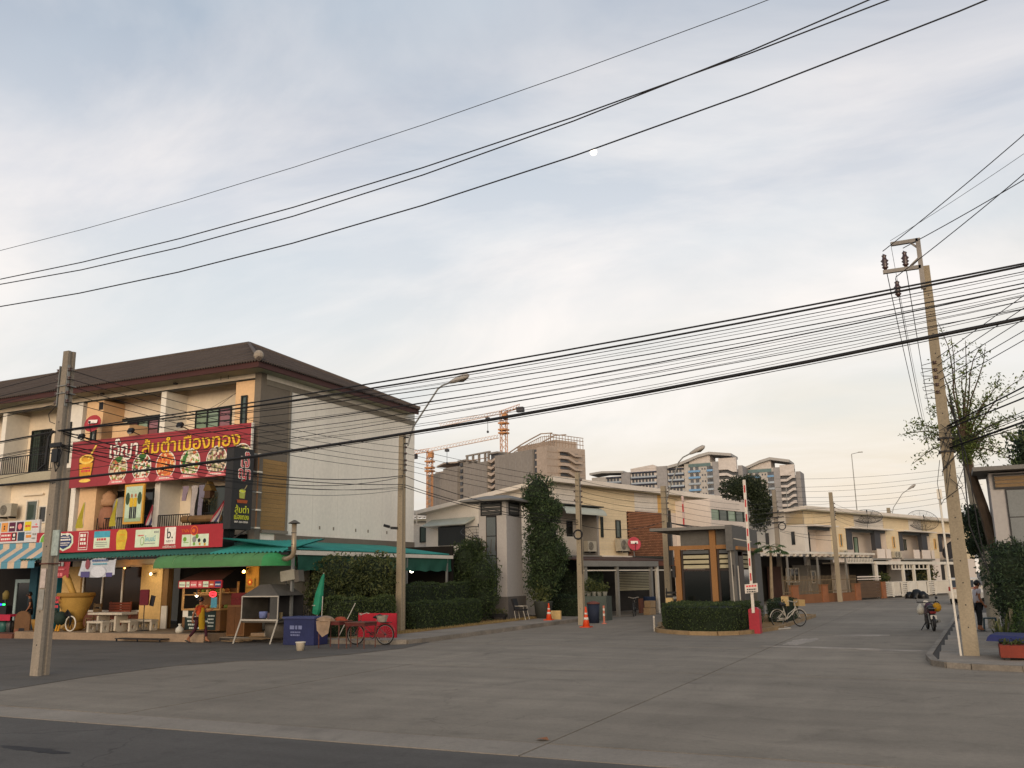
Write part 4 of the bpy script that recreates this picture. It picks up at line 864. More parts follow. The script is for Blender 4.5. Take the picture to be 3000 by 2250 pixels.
for i in range(6): M().tube([(-31.25, 25.2, .58), (-31.25 + .27 * math.cos(i * 1.047), 25.2, .58 + .27 * math.sin(i * 1.047))], .012, 4).out('spoke', m_dark, wh)
# white concrete table and benches
m_tw = mat('cast_stone', '#b5aa97', rough=.8, var=.2, scale=3)
tb = T('stone_table', 'white cast stone table with leg holes in front of the shop windows', 'table', (-29.46, 25.6, .28))
M().box(-30.4, 25.25, .92, -28.55, 26.0, 1.0).out('top', m_tw, tb)
def stone_leg(par, x, y0, y1, z0, z1, along='Y', t=.1, hole=.09):
    """slab leg with a round hole through it"""
    cy, cz = (y0 + y1) / 2, (z0 + z1) / 2; n = 16; bm = bmesh.new(); outer = []
    def pt(k, u): # perimeter point by angle
        a = 2 * math.pi * k / n; c, s = math.cos(a), math.sin(a); m_ = max(abs(c) / ((y1 - y0) / 2), abs(s) / ((z1 - z0) / 2)); return (c / m_, s / m_)
    a = M()
    for sx in (-t / 2, t / 2):
        for k in range(n):
            p = pt(k, 0); a.v.append((x + sx, cy + p[0], cz + p[1]) if along == 'Y' else (cy + p[0], x + sx, cz + p[1]))
        for k in range(n):
            an = 2 * math.pi * k / n; q = (hole * math.cos(an), hole * 1.3 * math.sin(an)); a.v.append((x + sx, cy + q[0], cz + q[1]) if along == 'Y' else (cy + q[0], x + sx, cz + q[1]))
    for k in range(n):
        j = (k + 1) % n
        a.f += [(k, j, n + j, n + k), (2*n + k, 3*n + k, 3*n + j, 2*n + j), (k, 2*n + k, 2*n + j, j), (n + k, n + j, 3*n + j, 3*n + k)]
    return a.out('leg', m_tw, par)
for x in (-29.95, -29.0): stone_leg(tb, x, 25.35, 25.9, .281, .919)
g_ = 'white stone benches around the table'
for nm, lb, x0, x1, y0, y1 in (('stone_bench', 'white stone bench in front of the table at the clay coloured step', -29.98, -29.12, 24.88, 25.25), ('stone_bench', 'white stone bench behind the table below the wooden bench', -30.4, -28.6, 26.4, 26.75), ('stone_bench', 'white stone bench between table and yellow column', -28.95, -28.1, 26.3, 26.65)):
    t = T(nm, lb, 'bench', ((x0 + x1) / 2, y0, .28), 0, g_); M().box(x0, y0, .62, x1, y1, .70).out('seat', m_tw, t)
    for x in (x0 + .06, x1 - .06): stone_leg(t, x, y0 + .02, y1 - .02, .281, .619, hole=.07)
t = T('stone_bench', 'long white stone bench beside the table nearest the red menu stand', 'bench', (-28.9, 25.7, .28), 0, g_); M().box(-29.5, 25.55, .62, -28.4, 25.9, .70).out('seat', m_tw, t)
for x in (-29.42, -28.48): stone_leg(t, x, 25.57, 25.88, .281, .619, hole=.07)
wb = T('wooden_bench', 'reddish slatted wooden bench against the shop window', 'bench', (-31.0, 27.2, .28)); m_rw = mat('red_wood', '#6e3420', rough=.6, var=.25, tint=.1)
for i in range(5): M().box(-31.7, 27.35, .85 + i * .10, -30.45, 27.39, .93 + i * .10).out('back_slat', m_rw, wb)
for i in range(4): M().box(-31.7, 26.98 + i * .09, .68, -30.45, 27.05 + i * .09, .71).out('seat_slat', m_rw, wb)
for x in (-31.66, -30.5): M().box(x - .03, 26.98, .28, x + .03, 27.04, .68).out('leg', m_rw, wb); M().box(x - .03, 27.391, .28, x + .03, 27.43, 1.36).out('post', m_rw, wb)
tc_ = T('wooden_chair', 'pale wooden chair back behind the stone table', 'chair', (-32.2, 27.0, .28)); M().box(-32.5, 26.9, .68, -32.05, 27.3, .72).out('seat', mat('pale_wood', '#9a7a52', var=.2), tc_)
for z in (.95, 1.15): M().box(-32.5, 27.27, z, -32.05, 27.31, z + .13).out('back_slat', MATS['pale_wood'], tc_)
for x in (-32.48, -32.09):
    for y in (26.92, 27.28): M().box(x - .02, y - .02, .28, x + .02, y + .02, .68 if y < 27 else 1.3).out('leg', MATS['pale_wood'], tc_)
ms = T('menu_stand', 'dark red menu board on a thin pole stand in front of yellow column', 'sign stand', (-28.3, 26.1, .28)); m_mr = mat('menu_red', '#5f1620', rough=.5, var=.15)
M().flat if False else None
F = Fr((-28.5, 26.06, 1.25), X3, Z3, -Y3, ms); F.flat('board', rrect(0, 0, .46, .60, .05), m_mr, 0, .05); M().tube([(-28.3, 26.1, .3), (-28.3, 26.08, 1.3)], .018, 6).out('pole', m_dark, ms)
M().obox((-28.02, 26.2, 1.42), (.22, .03, .4), Matrix.Rotation(R(12), 4, 'Y')).out('side_leaf', m_ink, ms); M().lathe([(.22, 0), (.22, .02), (.03, .05)], (-28.3, 26.1, .281), 14).out('base', m_dark, ms)
rmp = T('metal_ramp', 'low dark metal step plate on short legs at the terrace edge', 'step', (-26.6, 24.5, 0)); M().box(-27.8, 24.35, .10, -25.5, 24.74, .13).out('plate', m_dark, rmp)
for x in (-27.75, -26.7, -25.6): M().box(x, 24.36, 0.012, x + .04, 24.40, .099).out('leg', m_dark, rmp)
def lamp_bulb(label, c, r_, col, power, mount=None, name='wall_lamp'):
    t = T(name, label, 'lamp', (c[0], c[1], c[2]))
    M().sphere(c, r_, 12, 8).out('bulb', mat('lit_bulb_%d' % power, col, emit=7, var=.01), t, True)
    if mount: M().tube([c, mount], .02, 6).out('holder', m_dark, t)
    l = bpy.data.lights.new('bulb_light', 'POINT'); l.energy = power; l.color = col; l.shadow_soft_size = r_; o = bpy.data.objects.new('bulb_light', l); COL.objects.link(o); o.location = (c[0], c[1] - r_ * 1.4, c[2]); return t
lamp_bulb('glowing wall lamp on the yellow column under the awning edge', (-29.55, 27.45, 2.46), .05, (1, .78, .48), 9, (-29.55, 27.72, 2.5))
lamp_bulb('yellow glowing lamp on the wall behind the grill', (-23.85, 26.6, 2.46), .06, (1, .58, .16), 16, (-23.85, 26.85, 2.6))
lamp_bulb('white glowing bulb hanging inside the food stall case', (-25.4, 25.85, 1.60), .05, (1, .84, .6), 7, (-25.4, 25.85, 2.0))
lamp_bulb('white glowing bulb under the lean-to behind the hedges', (-21.6, 34.9, 2.46), .09, (1, .93, .76), 22, (-21.6, 34.9, 3.1))
lamp_bulb('orange tube glow lamp above the shop window', (-31.0, 27.4, 2.72), .03, (1, .40, .10), 6, (-31.0, 27.7, 2.78))

# food stall
st = T('food_stall', 'lit food stall with red panelled header, glass case and chalkboard menu', 'food stall', (-24.9, 25.6, .28)); m_wd = mat('stall_wood', '#6b4a2a', rough=.6, var=.25, scale=2)
sx0, sx1, sy0, sy1 = -25.83, -23.95, 25.55, 26.5
M().box(sx0 + .02, sy0 + .06, .36, sx1 - .02, sy1, 1.08).out('base_cabinet', m_wd, st)
M().box(sx0, sy0, 1.08, sx1, sy1, 1.14).out('counter', mat('light_wood', '#a07a4a', var=.2), st)
for x in (sx0 + .03, sx1 - .03):
    for y in (sy0 + .03, sy1 - .03): M().box(x - .03, y - .03, 1.141, x + .03, y + .03, 2.1).out('post', MATS['light_wood'], st)
M().box(sx0 + .07, sy0 + .5, 1.68, sx1 - .07, sy1 - .06, 1.72).out('shelf', MATS['light_wood'], st); M().box(sx0 + .07, sy1 - .08, 1.141, sx1 - .07, sy1 - .061, 1.86).out('back_panel', mat('warm_board', '#5a3c20', var=.25), st)
M().box(sx0 + .07, sy0 + .02, 1.62, sx1 - .07, sy0 + .05, 1.66).out('glass_rail', MATS['light_wood'], st)
M().box(sx0 - .12, sy0 - .1, 1.88, sx1 + .12, sy0 - .04, 2.16).out('header', m_red2, st)
a = M(); a.add([(sx0 - .12, sy0 - .1, 2.165), (sx1 + .12, sy0 - .1, 2.165), (sx1 - .2, sy1, 2.55), (sx0 + .2, sy1, 2.55)], [(0, 1, 2, 3)]); a.out('roof', mat('brown_roof', '#4a2a20', var=.2), st)
F = Fr((sx0 - .12, sy0 - .1, 1.88), X3, Z3, -Y3, st)
for x, w, mt in ((.05, .30, m_mint), (.40, .16, m_mint), (.62, .30, m_pinkband), (1.0, .16, m_pinkband), (1.22, .26, m_mint), (1.54, .2, MATS['orange_print']), (1.80, .28, m_navy)): F.rect('header_panel', x, .04, w, .20, mt); F.bars('panel_print', [(x + .02, .10, w - .04, .05)], m_grey if mt is m_mint else m_letw, .009)
F = Fr((sx0, sy0 + .055, .36), X3, Z3, -Y3, st)
F.rect('chalkboard', .16, .02, 1.5, .70, mat('chalkboard', '#1c2a26', var=.2), .004); m_chalk = mat('chalk', '#b9beb4', var=.2)
F.bars('chalk_writing', [(.52, .60, .6, .06), (.26, .44, .5, .07), (.85, .44, .3, .06), (.3, .31, .55, .06), (.34, .18, .5, .06), (.4, .06, .6, .06), (1.1, .3, .2, .06), (1.3, .5, .3, .05), (1.28, .38, .3, .05), (1.3, .26, .3, .05), (1.3, .14, .28, .05)], m_chalk, .012)
F.rect('paper_notice', .05, .48, .26, .24, m_whitepaint, .014)
os_ = T('open_sign', 'glowing red oval neon sign in the stall window', 'neon sign', (-24.25, 25.52, 1.66)); F = Fr((-24.25, 25.5, 1.66), X3, Z3, -Y3, os_); m_neon = mat('neon_red', (1, .03, .04), emit=3.5, var=.01)
F.flat('backing', ell(0, 0, .17, .10), m_ink, 0, .02); M().tube([F.at(*p, .03) for p in ell(0, 0, .16, .09, 24) + [(.16, 0)]], .014, 6).out('neon_ring', m_neon, os_); F.text('lettering', 'OPEN', -.115, -.035, .07, m_neon, w=.23, d=.028)
ct = M(); ct.box(-24.36, 25.51, 1.18, -24.08, 25.53, 1.55); ct.out('blue_notice', mat('notice_blue', '#4f8ea0', var=.3, scale=9), label='pale blue notice sheet below the glowing neon sign', cat='notice')
pbg = M(); pbg.lathe([(.11, 0), (.15, .06), (.14, .16), (.06, .24), (.04, .27), (.07, .33)], (-25.62, 25.32, .281), 12); pbg.out('plastic_bag', mat('bag_white', '#b5b0a2', rough=.5, var=.15), label='white tied plastic bag on the terrace below the chalkboard', cat='bag', smooth=True)
for i in range(14):
    q = random.Random(i); x = sx0 + .2 + (i % 7) * .23; z = 1.721 if i < 7 else 1.141; mt = [mat('food_brown', '#7a4a24', var=.3), mat('food_green', '#6a7a34', var=.3), mat('food_pale', '#b59a6a', var=.3)][i % 3]
    M().lathe([(.08, 0), (.10, .05), (.085, .1), (.03, .13)], (x, sy0 + .65, z), 10).out('food_tray', mt, smooth=True, label=('heap of food on the upper shelf of the stall case, number from the left: ' if i < 7 else 'heap of food on the stall counter, number from the left: ') + ['first', 'second', 'third', 'fourth', 'fifth', 'sixth', 'last'][i % 7], cat='food', group='food heaps in the stall case')
cb = T('wooden_cabinet', 'brown wooden cabinet beside the food stall with red crates on it', 'cabinet', (-24.3, 26.0, .1)); M().box(-23.78, 25.75, .18, -22.95, 26.7, 1.26).out('body', m_wd, cb)
for x in (-23.75, -23.38): M().box(x, 25.735, .24, x + .35, 25.749, 1.2).out('door', mat('door_wood', '#5a3a1e', var=.25), cb)
for i in range(2): t = M().box(-23.72, 25.85, 1.262 + i * .22, -23.02, 26.5, 1.47 + i * .22); t.out('red_crate', mat('crate_red', '#5f1a1a', var=.25), label=['lower red crate on the wooden cabinet', 'upper red crate on the wooden cabinet'][i], cat='crate', group='red crates on the cabinet')
M().box(-29.0, 27.6, .28, -28.7, 27.66, 1.18).out('leaning_board', m_whitepaint, label='white board leaning in the dark doorway', cat='board')
# grill
gr_ = T('charcoal_grill', 'steel charcoal grill on slanted legs with a pitched hood', 'grill', (-21.6, 25.2, 0)); m_gs = mat('grill_steel', '#565149', rough=.6, var=.35, metal=.2, scale=2); m_gl = mat('grill_leg', '#a8a296', rough=.5, var=.15)
gx0, gx1, gy0, gy1 = -22.22, -20.62, 24.75, 26.1
for x, dx_ in ((gx0, -.12), (gx1, -.12)):
    for y, dy_ in ((gy0, -.2), (gy1, .05)): M().tube([(x, y, .80), (x + dx_, y + dy_, .012)], .028, 6).out('leg', m_gl, gr_)
M().box(gx0, gy0 - .03, .76, gx1, gy0 + .03, .82).out('front_rail', m_gl, gr_); M().box(gx0, gy0 + .031, .70, gx1, gy1, .76).out('tray', m_gs, gr_)
M().lathe([(.3, -.55), (.42, -.5), (.46, -.2), (.46, 0)], (-21.2, 25.5, .69), 18).out('drum', m_gs, gr_, True)
M().box(gx0, gy0 + .03, .83, gx0 + .03, gy1, 1.6).out('side_panel', m_gs, gr_); M().box(gx1 - .38, gy0 + .03, .83, gx1, gy0 + .05, 1.6).out('front_panel', mat('dull_zinc', '#4c4b48', var=.3, metal=.2), gr_); M().box(gx0 + .031, gy1 - .02, .83, gx1, gy1, 1.6).out('back_panel', m_dark, gr_)
hd = M(); hd.add([(gx0, gy0, 1.6), (gx1, gy0, 1.6), (gx1, gy1, 1.6), (gx0, gy1, 1.6), (gx0 + .45, gy0 + .4, 1.98), (gx1 - .7, gy0 + .4, 1.98), (gx1 - .7, gy1, 1.98), (gx0 + .45, gy1, 1.98)], [(0, 1, 5, 4), (1, 2, 6, 5), (2, 3, 7, 6), (3, 0, 4, 7), (4, 5, 6, 7)]); hd.out('hood', m_gs, gr_); M().box(gx0, gy0 - .01, 1.56, gx1, gy0 + .02, 1.60).out('hood_edge', m_gl, gr_)
for x in (gx0 + .01, gx1 - .01): M().tube([(x, gy0, .82), (x, gy0, 1.58)], .02, 6).out('post', m_gl, gr_)
M().lathe([(.05, 0), (.13, .02), (.15, .22), (.13, .24)], (-21.5, 25.05, .83), 14).out('cooking_can', mat('can_print', '#6a74a0', var=.4, scale=8), smooth=True, label='blue and white printed tin standing in the grill', cat='tin')
for i in range(4): M().box(-21.28 + i * .15, 25.0, .83, -21.15 + i * .15, 25.1, 1.02 + .02 * (i % 2)).out('sauce_box', mat('box_%d' % i, ['#5a4a4a', '#4a5a6a', '#6a3a34', '#7a6a4a'][i], var=.3), label=['brown small box in the row inside the grill', 'grey blue small box in the row inside the grill', 'dark red small box in the row inside the grill', 'tan small box in the row inside the grill'][i], cat='box', group='small boxes inside the grill')
ws = T('stall_sign_board', 'crumpled pale sheet metal board above the grill hood', 'board', (-21.2, 25.8, 2.0)); M().obox((-20.95, 25.6, 2.28), (.62, .06, .36), Matrix.Rotation(R(-8), 4, 'Y')).out('board', mat('zinc_sheet', '#8a8678', var=.3), ws); M().tube([(-21.1, 25.7, 1.9), (-21.1, 25.7, 2.2)], .02, 5).out('stem', m_dark, ws); M().obox((-20.58, 25.75, 2.25), (.22, .3, .4), Matrix.Rotation(R(-8), 4, 'Y')).out('drum_end', m_gs, ws)
wg = T('wall_board', 'small yellow and red round sign on wall behind the grill', 'sign', (-23.6, 26.85, 2.0)); F = Fr((-23.98, 26.9, 1.9), X3, Z3, -Y3, wg); F.rect('board', 0, 0, .42, .32, mat('board_yellow', '#9a7a3c', var=.3), 0, .02); F.flat('disc', ell(.2, .17, .12, .12, 16), MATS['orange_print'], .022); F.flat('disc_centre', ell(.2, .17, .05, .05, 12), m_gold2, .027)
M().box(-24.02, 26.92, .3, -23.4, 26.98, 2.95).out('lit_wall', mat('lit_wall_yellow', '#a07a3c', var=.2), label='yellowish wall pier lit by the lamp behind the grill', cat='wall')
ch = T('chimney_pipe', 'steel chimney pipe with cone cap rising past the green awning', 'chimney', (-20.2, 24.95, 2.9)); M().tube([(-20.9, 25.3, 2.85), (-20.55, 25.05, 2.84), (-20.28, 24.98, 2.92), (-20.2, 24.95, 3.05), (-20.22, 24.95, 4.02)], .085, 12).out('pipe', mat('pipe_steel', '#9c8c74', rough=.4, metal=.4, var=.25), ch, True); M().lathe([(.2, 4.03), (.21, 4.05), (.04, 4.15)], (-20.22, 24.95, 0), 16).out('cap', m_gs, ch)
for z in (3.3, 3.7): M().tube([(-20.22, 24.95, z), (-20.22, 24.95, z + .03)], .092, 12).out('collar', m_gs, ch)
cm = T('small_camera', 'small dark camera on the corner post of the lean-to', 'camera', (-20.85, 25.6, 3.2)); M().box(-20.9, 25.5, 3.16, -20.74, 25.62, 3.28).out('body', m_dark, cm); M().tube([(-20.75, 25.5, 3.22), (-20.66, 25.42, 3.2)], .04, 8).out('lens', m_dark, cm)
# loose boards on the ground by the grill
for i in range(5):
    q = random.Random(i + 3); M().obox((-22.9 + .3 * i, 25.1 + .12 * (i % 3), .05 + .03 * i), (1.1, .16, .03), Matrix.Rotation(R(q.uniform(-25, 25)), 4, 'Z')).out('loose_board', mat('old_board', '#6f5c44', var=.3, tint=.2), label='weathered loose board by the grill, ' + ['nearest the cabinet', 'second from the cabinet', 'middle one of the pile', 'fourth from the cabinet', 'nearest the blue box'][i], cat='board', group='loose boards by the grill')
# blue covered box, bucket, tables
bx = T('covered_box', 'dark blue tarpaulin covered box with faint white lettering', 'box', (-19.5, 24.7, 0)); m_bt = mat('blue_tarp', '#23294f', rough=.6, var=.25, scale=2, bump=.3, bscale=4)
M().box(-20.1, 24.45, .02, -18.85, 25.2, .86).out('cover', m_bt, bx); M().box(-20.14, 24.41, .861, -18.81, 25.24, .92).out('lid', mat('blue_tarp_top', '#3a4166', var=.2), bx)
F = Fr((-20.1, 24.45, .02), X3, Z3, -Y3, bx); F.bars('lettering', [(.26, .5, .5, .12), (.3, .38, .4, .05), (.3, .29, .4, .05)], mat('faded_print', '#6f769a', var=.2), .006)
bk = T('white_bucket', 'small dirty white bucket on the road in front of blue box', 'bucket', (-17.95, 22.65, 0)); M().lathe([(.11, .013), (.145, .24), (.15, .25), (.15, .27), (.135, .27), (.1, .05)], (-17.95, 22.65, 0), 16).out('pail', m_tw, bk, True); M().torus((-17.95, 22.65, .255), .15, .012, 'Z', 16, 5).out('rim', m_whitepaint, bk); M().torus((-17.95, 22.65, .24), .145, .006, 'Y', 14, 4, R(180), R(360)).out('handle', m_dark, bk)
m_rust = mat('rusty_steel', '#5c3a30', rough=.8, var=.35, scale=4)
for nm, lb, x0, x1, y0, y1, h in (('folding_table', 'rusty folding table with bundled cloths on top beside blue box', -18.0, -17.15, 23.5, 24.2, .84), ('low_table', 'dark red metal table between rusty table and red bicycle', -17.1, -16.35, 23.7, 24.4, .80)):
    t = T(nm, lb, 'table', ((x0 + x1) / 2, y0, 0)); M().box(x0, y0, h - .03, x1, y1, h).out('top', m_rust, t); M().box(x0 + .02, y0 + .02, h - .12, x1 - .02, y1 - .02, h - .031).out('apron', mat('table_red', '#54231f', var=.3), t)
    for x in (x0 + .04, x1 - .04):
        for y in (y0 + .04, y1 - .04): M().tube([(x, y, h - .12), (x + random.uniform(-.03, .03), y, .014)], .018, 5).out('leg', m_rust, t)
def heap(name, label, cat, c, r_, h, mt, seed, group=None):
    q = random.Random(seed); a = M(); n, k = 14, 6
    for j in range(k + 1):
        for i in range(n):
            t = j / k; rr_ = r_ * math.cos(t * 1.45) * (1 + .18 * q.uniform(-1, 1)); a.v.append((c[0] + rr_ * math.cos(2*math.pi*i/n), c[1] + .7 * rr_ * math.sin(2*math.pi*i/n), c[2] + h * math.sin(t * 1.5)))
    for j in range(k):
        for i in range(n): a.f.append((j*n+i, j*n+(i+1) % n, (j+1)*n+(i+1) % n, (j+1)*n+i))
    a.f.append(tuple(k*n + i for i in range(n))); return a.out(name, mt, smooth=True, label=label, cat=cat, group=group)
heap('cloth_bundle', 'tan cloth bundle hanging over the rusty table edge', 'cloth', (-17.75, 23.6, .84), .3, .16, mat('cloth_tan', '#8a7560', var=.3, scale=4), 1); heap('cloth_bundle', 'orange cloth bundle on the rusty table', 'cloth', (-17.4, 23.9, .84), .22, .12, mat('cloth_orange', '#8a3c24', var=.3), 2)
M().add([(-18.02, 23.46, .84), (-17.45, 23.44, .85), (-17.5, 23.42, .48), (-17.72, 23.4, .36), (-17.95, 23.43, .55)], [(0, 1, 2, 3, 4)]).out('hanging_cloth', MATS['cloth_tan'], label='tan cloth draped down the front of the rusty table', cat='cloth')
um = T('folded_umbrella', 'folded green market umbrella standing against the shrubs', 'umbrella', (-19.95, 26.1, .15)); M().tube([(-20.15, 26.15, .16), (-19.85, 26.20, 2.35)], .02, 6).out('pole', m_gl, um); M().tube([(-20.11, 26.15, .95), (-20.06, 26.15, 1.1), (-19.98, 26.15, 1.6), (-19.87, 26.18, 2.2), (-19.84, 26.20, 2.32)], [.13, .16, .15, .06, .02], 9).out('canopy', mat('umbrella_green', '#1f7a5c', rough=.7, var=.3, scale=3), um); M().tube([(-20.08, 26.15, 1.22), (-20.08, 26.15, 1.25)], .165, 9).out('strap', m_gl, um)
for i, (a, b) in enumerate((((-19.6, 25.8, .16), (-19.75, 26.05, 1.55)), ((-18.95, 25.9, .16), (-18.65, 26.45, 1.3)))): M().tube([a, b], .016, 5).out('broom_stick', m_gl, label=['broom stick leaning by the folded green umbrella', 'broom stick leaning in front of the low hedge'][i], cat='stick', group='sticks leaning by the hedge')
rb_ = T('red_board', 'bright red board standing on edge behind the red bicycle', 'board', (-17.6, 26.4, .15)); M().box(-18.55, 26.5, .16, -17.0, 26.56, .96).out('panel', mat('board_red', '#a01a2a', rough=.6, var=.15), rb_)
for x in (-18.5, -17.08): M().box(x, 26.561, .16, x + .05, 26.62, .9).out('batten', m_rust, rb_)

# bicycle builder: along local X, front wheel at -X
def bicycle(label, loc, rz, mf, msad, basket=None, lean_=0.):
    t = T('bicycle', label, 'bicycle', loc, rz, None); m_ty = mat('tyre', '#1c1b1a', rough=.9, var=.1); r_ = .33
    if lean_: t.rotation_euler = (lean_, 0, rz)
    for x in (-.53, .53):
        w = M().torus((x, 0, r_), r_ - .02, .021, 'Y', 28, 6).out('tyre', m_ty, t, world=False)
        M().torus((x, 0, r_), r_ - .045, .010, 'Y', 28, 5).out('rim', m_steel, w, world=False)
        sp = M()
        for i in range(16): sp.tube([(x, .012 * (-1) ** i, r_), (x + (r_ - .05) * math.cos(i * math.pi / 8), 0, r_ + (r_ - .05) * math.sin(i * math.pi / 8))], .003, 3)
        sp.out('spokes', m_steel, w, world=False); M().tube([(x, -.05, r_), (x, .05, r_)], .025, 8).out('hub', m_dark, w, world=False)
        M().torus((x, 0, r_), r_ + .03, .018, 'Y', 12, 5, R(20) if x < 0 else R(10), R(170) if x < 0 else R(160)).out('mudguard', mf, t, world=False)
    f = M(); bb = (.10, 0, .30); f.tube([(-.36, 0, .78), (-.30, 0, .62), (-.05, 0, .40), bb], .02, 7); f.tube([(-.34, 0, .70), (.0, 0, .50), bb], .016, 7); f.tube([bb, (.22, 0, .72)], .02, 7); f.tube([bb, (.53, .04, r_)], .012, 5); f.tube([(.2, .02, .64), (.53, .05, r_)], .012, 5); f.tube([(.2, -.02, .64), (.53, -.05, r_)], .012, 5); f.out('frame', mf, t, world=False)
    fk = M(); fk.tube([(-.36, .03, .78), (-.40, .045, .62), (-.53, .05, r_)], .012, 5); fk.tube([(-.36, -.03, .78), (-.40, -.045, .62), (-.53, -.05, r_)], .012, 5); fk.tube([(-.36, 0, .76), (-.34, 0, .92)], .016, 6); fk.out('fork', mf, t, world=False)
    M().tube([(-.20, -.28, .98), (-.28, -.25, 1.0), (-.38, -.10, .96), (-.35, 0, .94), (-.38, .10, .96), (-.28, .25, 1.0), (-.20, .28, .98)], .013, 6).out('handlebar', m_gl, t, world=False)
    M().tube([(.22, 0, .70), (.25, 0, .84)], .014, 6).out('seat_post', m_steel, t, world=False); M().tube([(.10, 0, .87), (.2, 0, .875), (.32, 0, .88), (.38, 0, .87)], [.03, .055, .10, .08], 9).out('saddle', msad, t, True, world=False)
    M().torus((.10, -.05, .30), .09, .012, 'Y', 16, 5).out('chainring', m_dark, t, world=False); M().box(.12, -.055, .25, .52, -.04, .36).out('chain_guard', mf, t, world=False)
    for s_ in (-1, 1): M().bar((.10, s_ * .07, .30), (.10 + s_ * .12, s_ * .09, .30 - s_ * .10), .02).out('crank', m_dark, t, world=False); M().box(.10 + s_ * .12 - .04, s_ * .09, .29 - s_ * .10, .10 + s_ * .12 + .04, s_ * .09 + s_ * .08, .31 - s_ * .10).out('pedal', m_dark, t, world=False)
    M().box(.36, -.07, .70, .74, .07, .72).out('rear_rack', m_dark, t, world=False)
    if basket == 'rear': M().lathe([(.13, 0), (.2, .2), (.21, .21), (.19, .21), (.12, .02)], (.42, 0, .721), 10).out('basket', mat('old_basket', '#8a8478', var=.3), t, world=False)
    if basket == 'front': M().box(-.72, -.17, .80, -.42, .17, 1.05).out('basket', mat('card_box', '#a58a5c', var=.2), t, world=False)
    return t
m_bred = mat('bike_red', '#7a2a2a', rough=.5, var=.2)
bicycle('old red bicycle with a rear basket standing at kerb by the lamp pole', (-17.15, 25.2, .014), R(7), m_bred, m_dark, 'rear')
# ================================================================== poles and cables
m_pole = mat('pole_concrete', '#90846f', rough=.9, var=.25, scale=1.5, streak=True, bump=.2, fine=.12)
m_pole2 = mat('pole_concrete_worn', '#8a8072', rough=.9, var=.3, scale=1.5, streak=True, bump=.2, fine=.12)
m_cable = mat('cable_black', '#19191b', rough=.6, var=.05)
m_ins = mat('brown_porcelain', '#3a2420', rough=.3, var=.15, spec=.6)
hole_me = M().lathe([(.018, 0), (.018, .004), (.002, .0045)], (0, 0, 0), 8, Matrix.Rotation(R(90), 3, 'X')).mesh('bolt_hole', m_dark)
spool_me = M().lathe([(.03, -.04), (.06, -.03), (.035, -.008), (.035, .008), (.06, .03), (.04, .04)], (0, 0, 0), 10).mesh('insulator', m_ins, True)
PSC = .95
def ps(x, z): return (x * PSC, 24.3, 2.05 + (z - 2.05) * PSC)
def pole(label, x, y, h, w0, w1, z0=0., group=None, mt=None, holes=0, groove=True, name='utility_pole'):
    t = T(name, label, 'utility pole', (x, y, z0), 0, group); a = M()
    vs = []
    for z, w in ((-.02, w0), (h, w1)):
        d = w * 1.15; g = w * .12
        pr = [(-w/2, -d/2), (w/2, -d/2), (w/2, -d*.18), (w/2 - g, -d*.12), (w/2 - g, d*.12), (w/2, d*.18), (w/2, d/2), (-w/2, d/2), (-w/2, d*.18), (-w/2 + g, d*.12), (-w/2 + g, -d*.12), (-w/2, -d*.18)]
        vs += [(px, py, z) for px, py in pr]
    n = 12; a.add(vs, [tuple(range(n - 1, -1, -1)), tuple(range(n, 2*n))] + [(i, (i+1) % n, n + (i+1) % n, n + i) for i in range(n)])
    a.out('shaft', mt or m_pole, t, world=False)
    for i in range(holes):
        z = .7 + i * (h - 1.0) / holes; w = w0 + (w1 - w0) * z / h; put('bolt_hole', hole_me, t, (0, -w * .575, z))
    return t
def spools(t, x, zs, y=0., rack=True):
    if rack: M().box(x - .015, y - .03, min(zs) - .12, x + .015, y + .03, max(zs) + .12).out('rack', m_steel, t, world=False)
    for z in zs: put('insulator', spool_me, t, (x + .05 * (1 if x > 0 else -1), y, z))
PL = pole('leaning grey concrete utility pole in front of the striped awning with paper notices', -19.33, 14.87, 7.8, .27, .19, mt=m_pole2, holes=9)
spools(PL, .15, (7.3, 7.08, 6.9, 6.71, 6.5), -.1); spools(PL, -.15, (7.3, 7.08, 6.9, 6.71, 6.5), -.1)
for z in (6.9, 6.71): M().box(-.16, -.15, z - .012, .16, .15, z + .012).out('clamp_band', m_steel, PL, world=False)
lp = M(); lp.tube([(-.12, -.15, 5.78), (-.24, -.18, 5.6), (-.26, -.18, 5.2), (-.24, -.2, 4.95), (-.5, -.2, 4.8)], .028, 6); lp.tube([(.05, -.15, 5.4), (.2, -.2, 5.15), (.28, -.2, 4.9), (.15, -.2, 4.75), (.05, -.18, 4.95), (.1, -.17, 5.3)], .014, 5); lp.tube([(.1, -.15, 5.42), (.3, -.2, 5.2), (.22, -.2, 4.85), (.08, -.18, 5.0)], .012, 5); lp.tube([(-.1, -.15, 6.4), (-.3, -.2, 6.2), (-.22, -.2, 6.0), (-.1, -.15, 5.95)], .010, 5); lp.out('cable_loop', m_cable, PL, world=False)
M().box(.0, -.24, 4.98, .2, -.15, 5.3).out('junction_box', m_dark, PL, world=False); M().box(-.15, -.2, 5.36, .22, -.15, 5.46).out('cross_clamp', m_dark, PL, world=False)
for z0, z1, c in ((2.0, 2.45, '#b3a59c'), (1.5, 1.97, '#8f8c84')): M().box(-.06, -.17, z0, .11, -.158, z1).out('paper_notice', mat('notice_' + c[1:], c, var=.25, scale=9), PL, world=False)
M().box(.125, -.1, 2.75, .35, -.08, 3.35).out('paper_notice', mat('notice_9aa6a0', '#9aa6a0', var=.35, scale=10), PL, world=False); M().box(-.145, -.17, 2.55, .145, .17, 2.58).out('clamp_band', m_rust, PL, world=False)
PX = .36
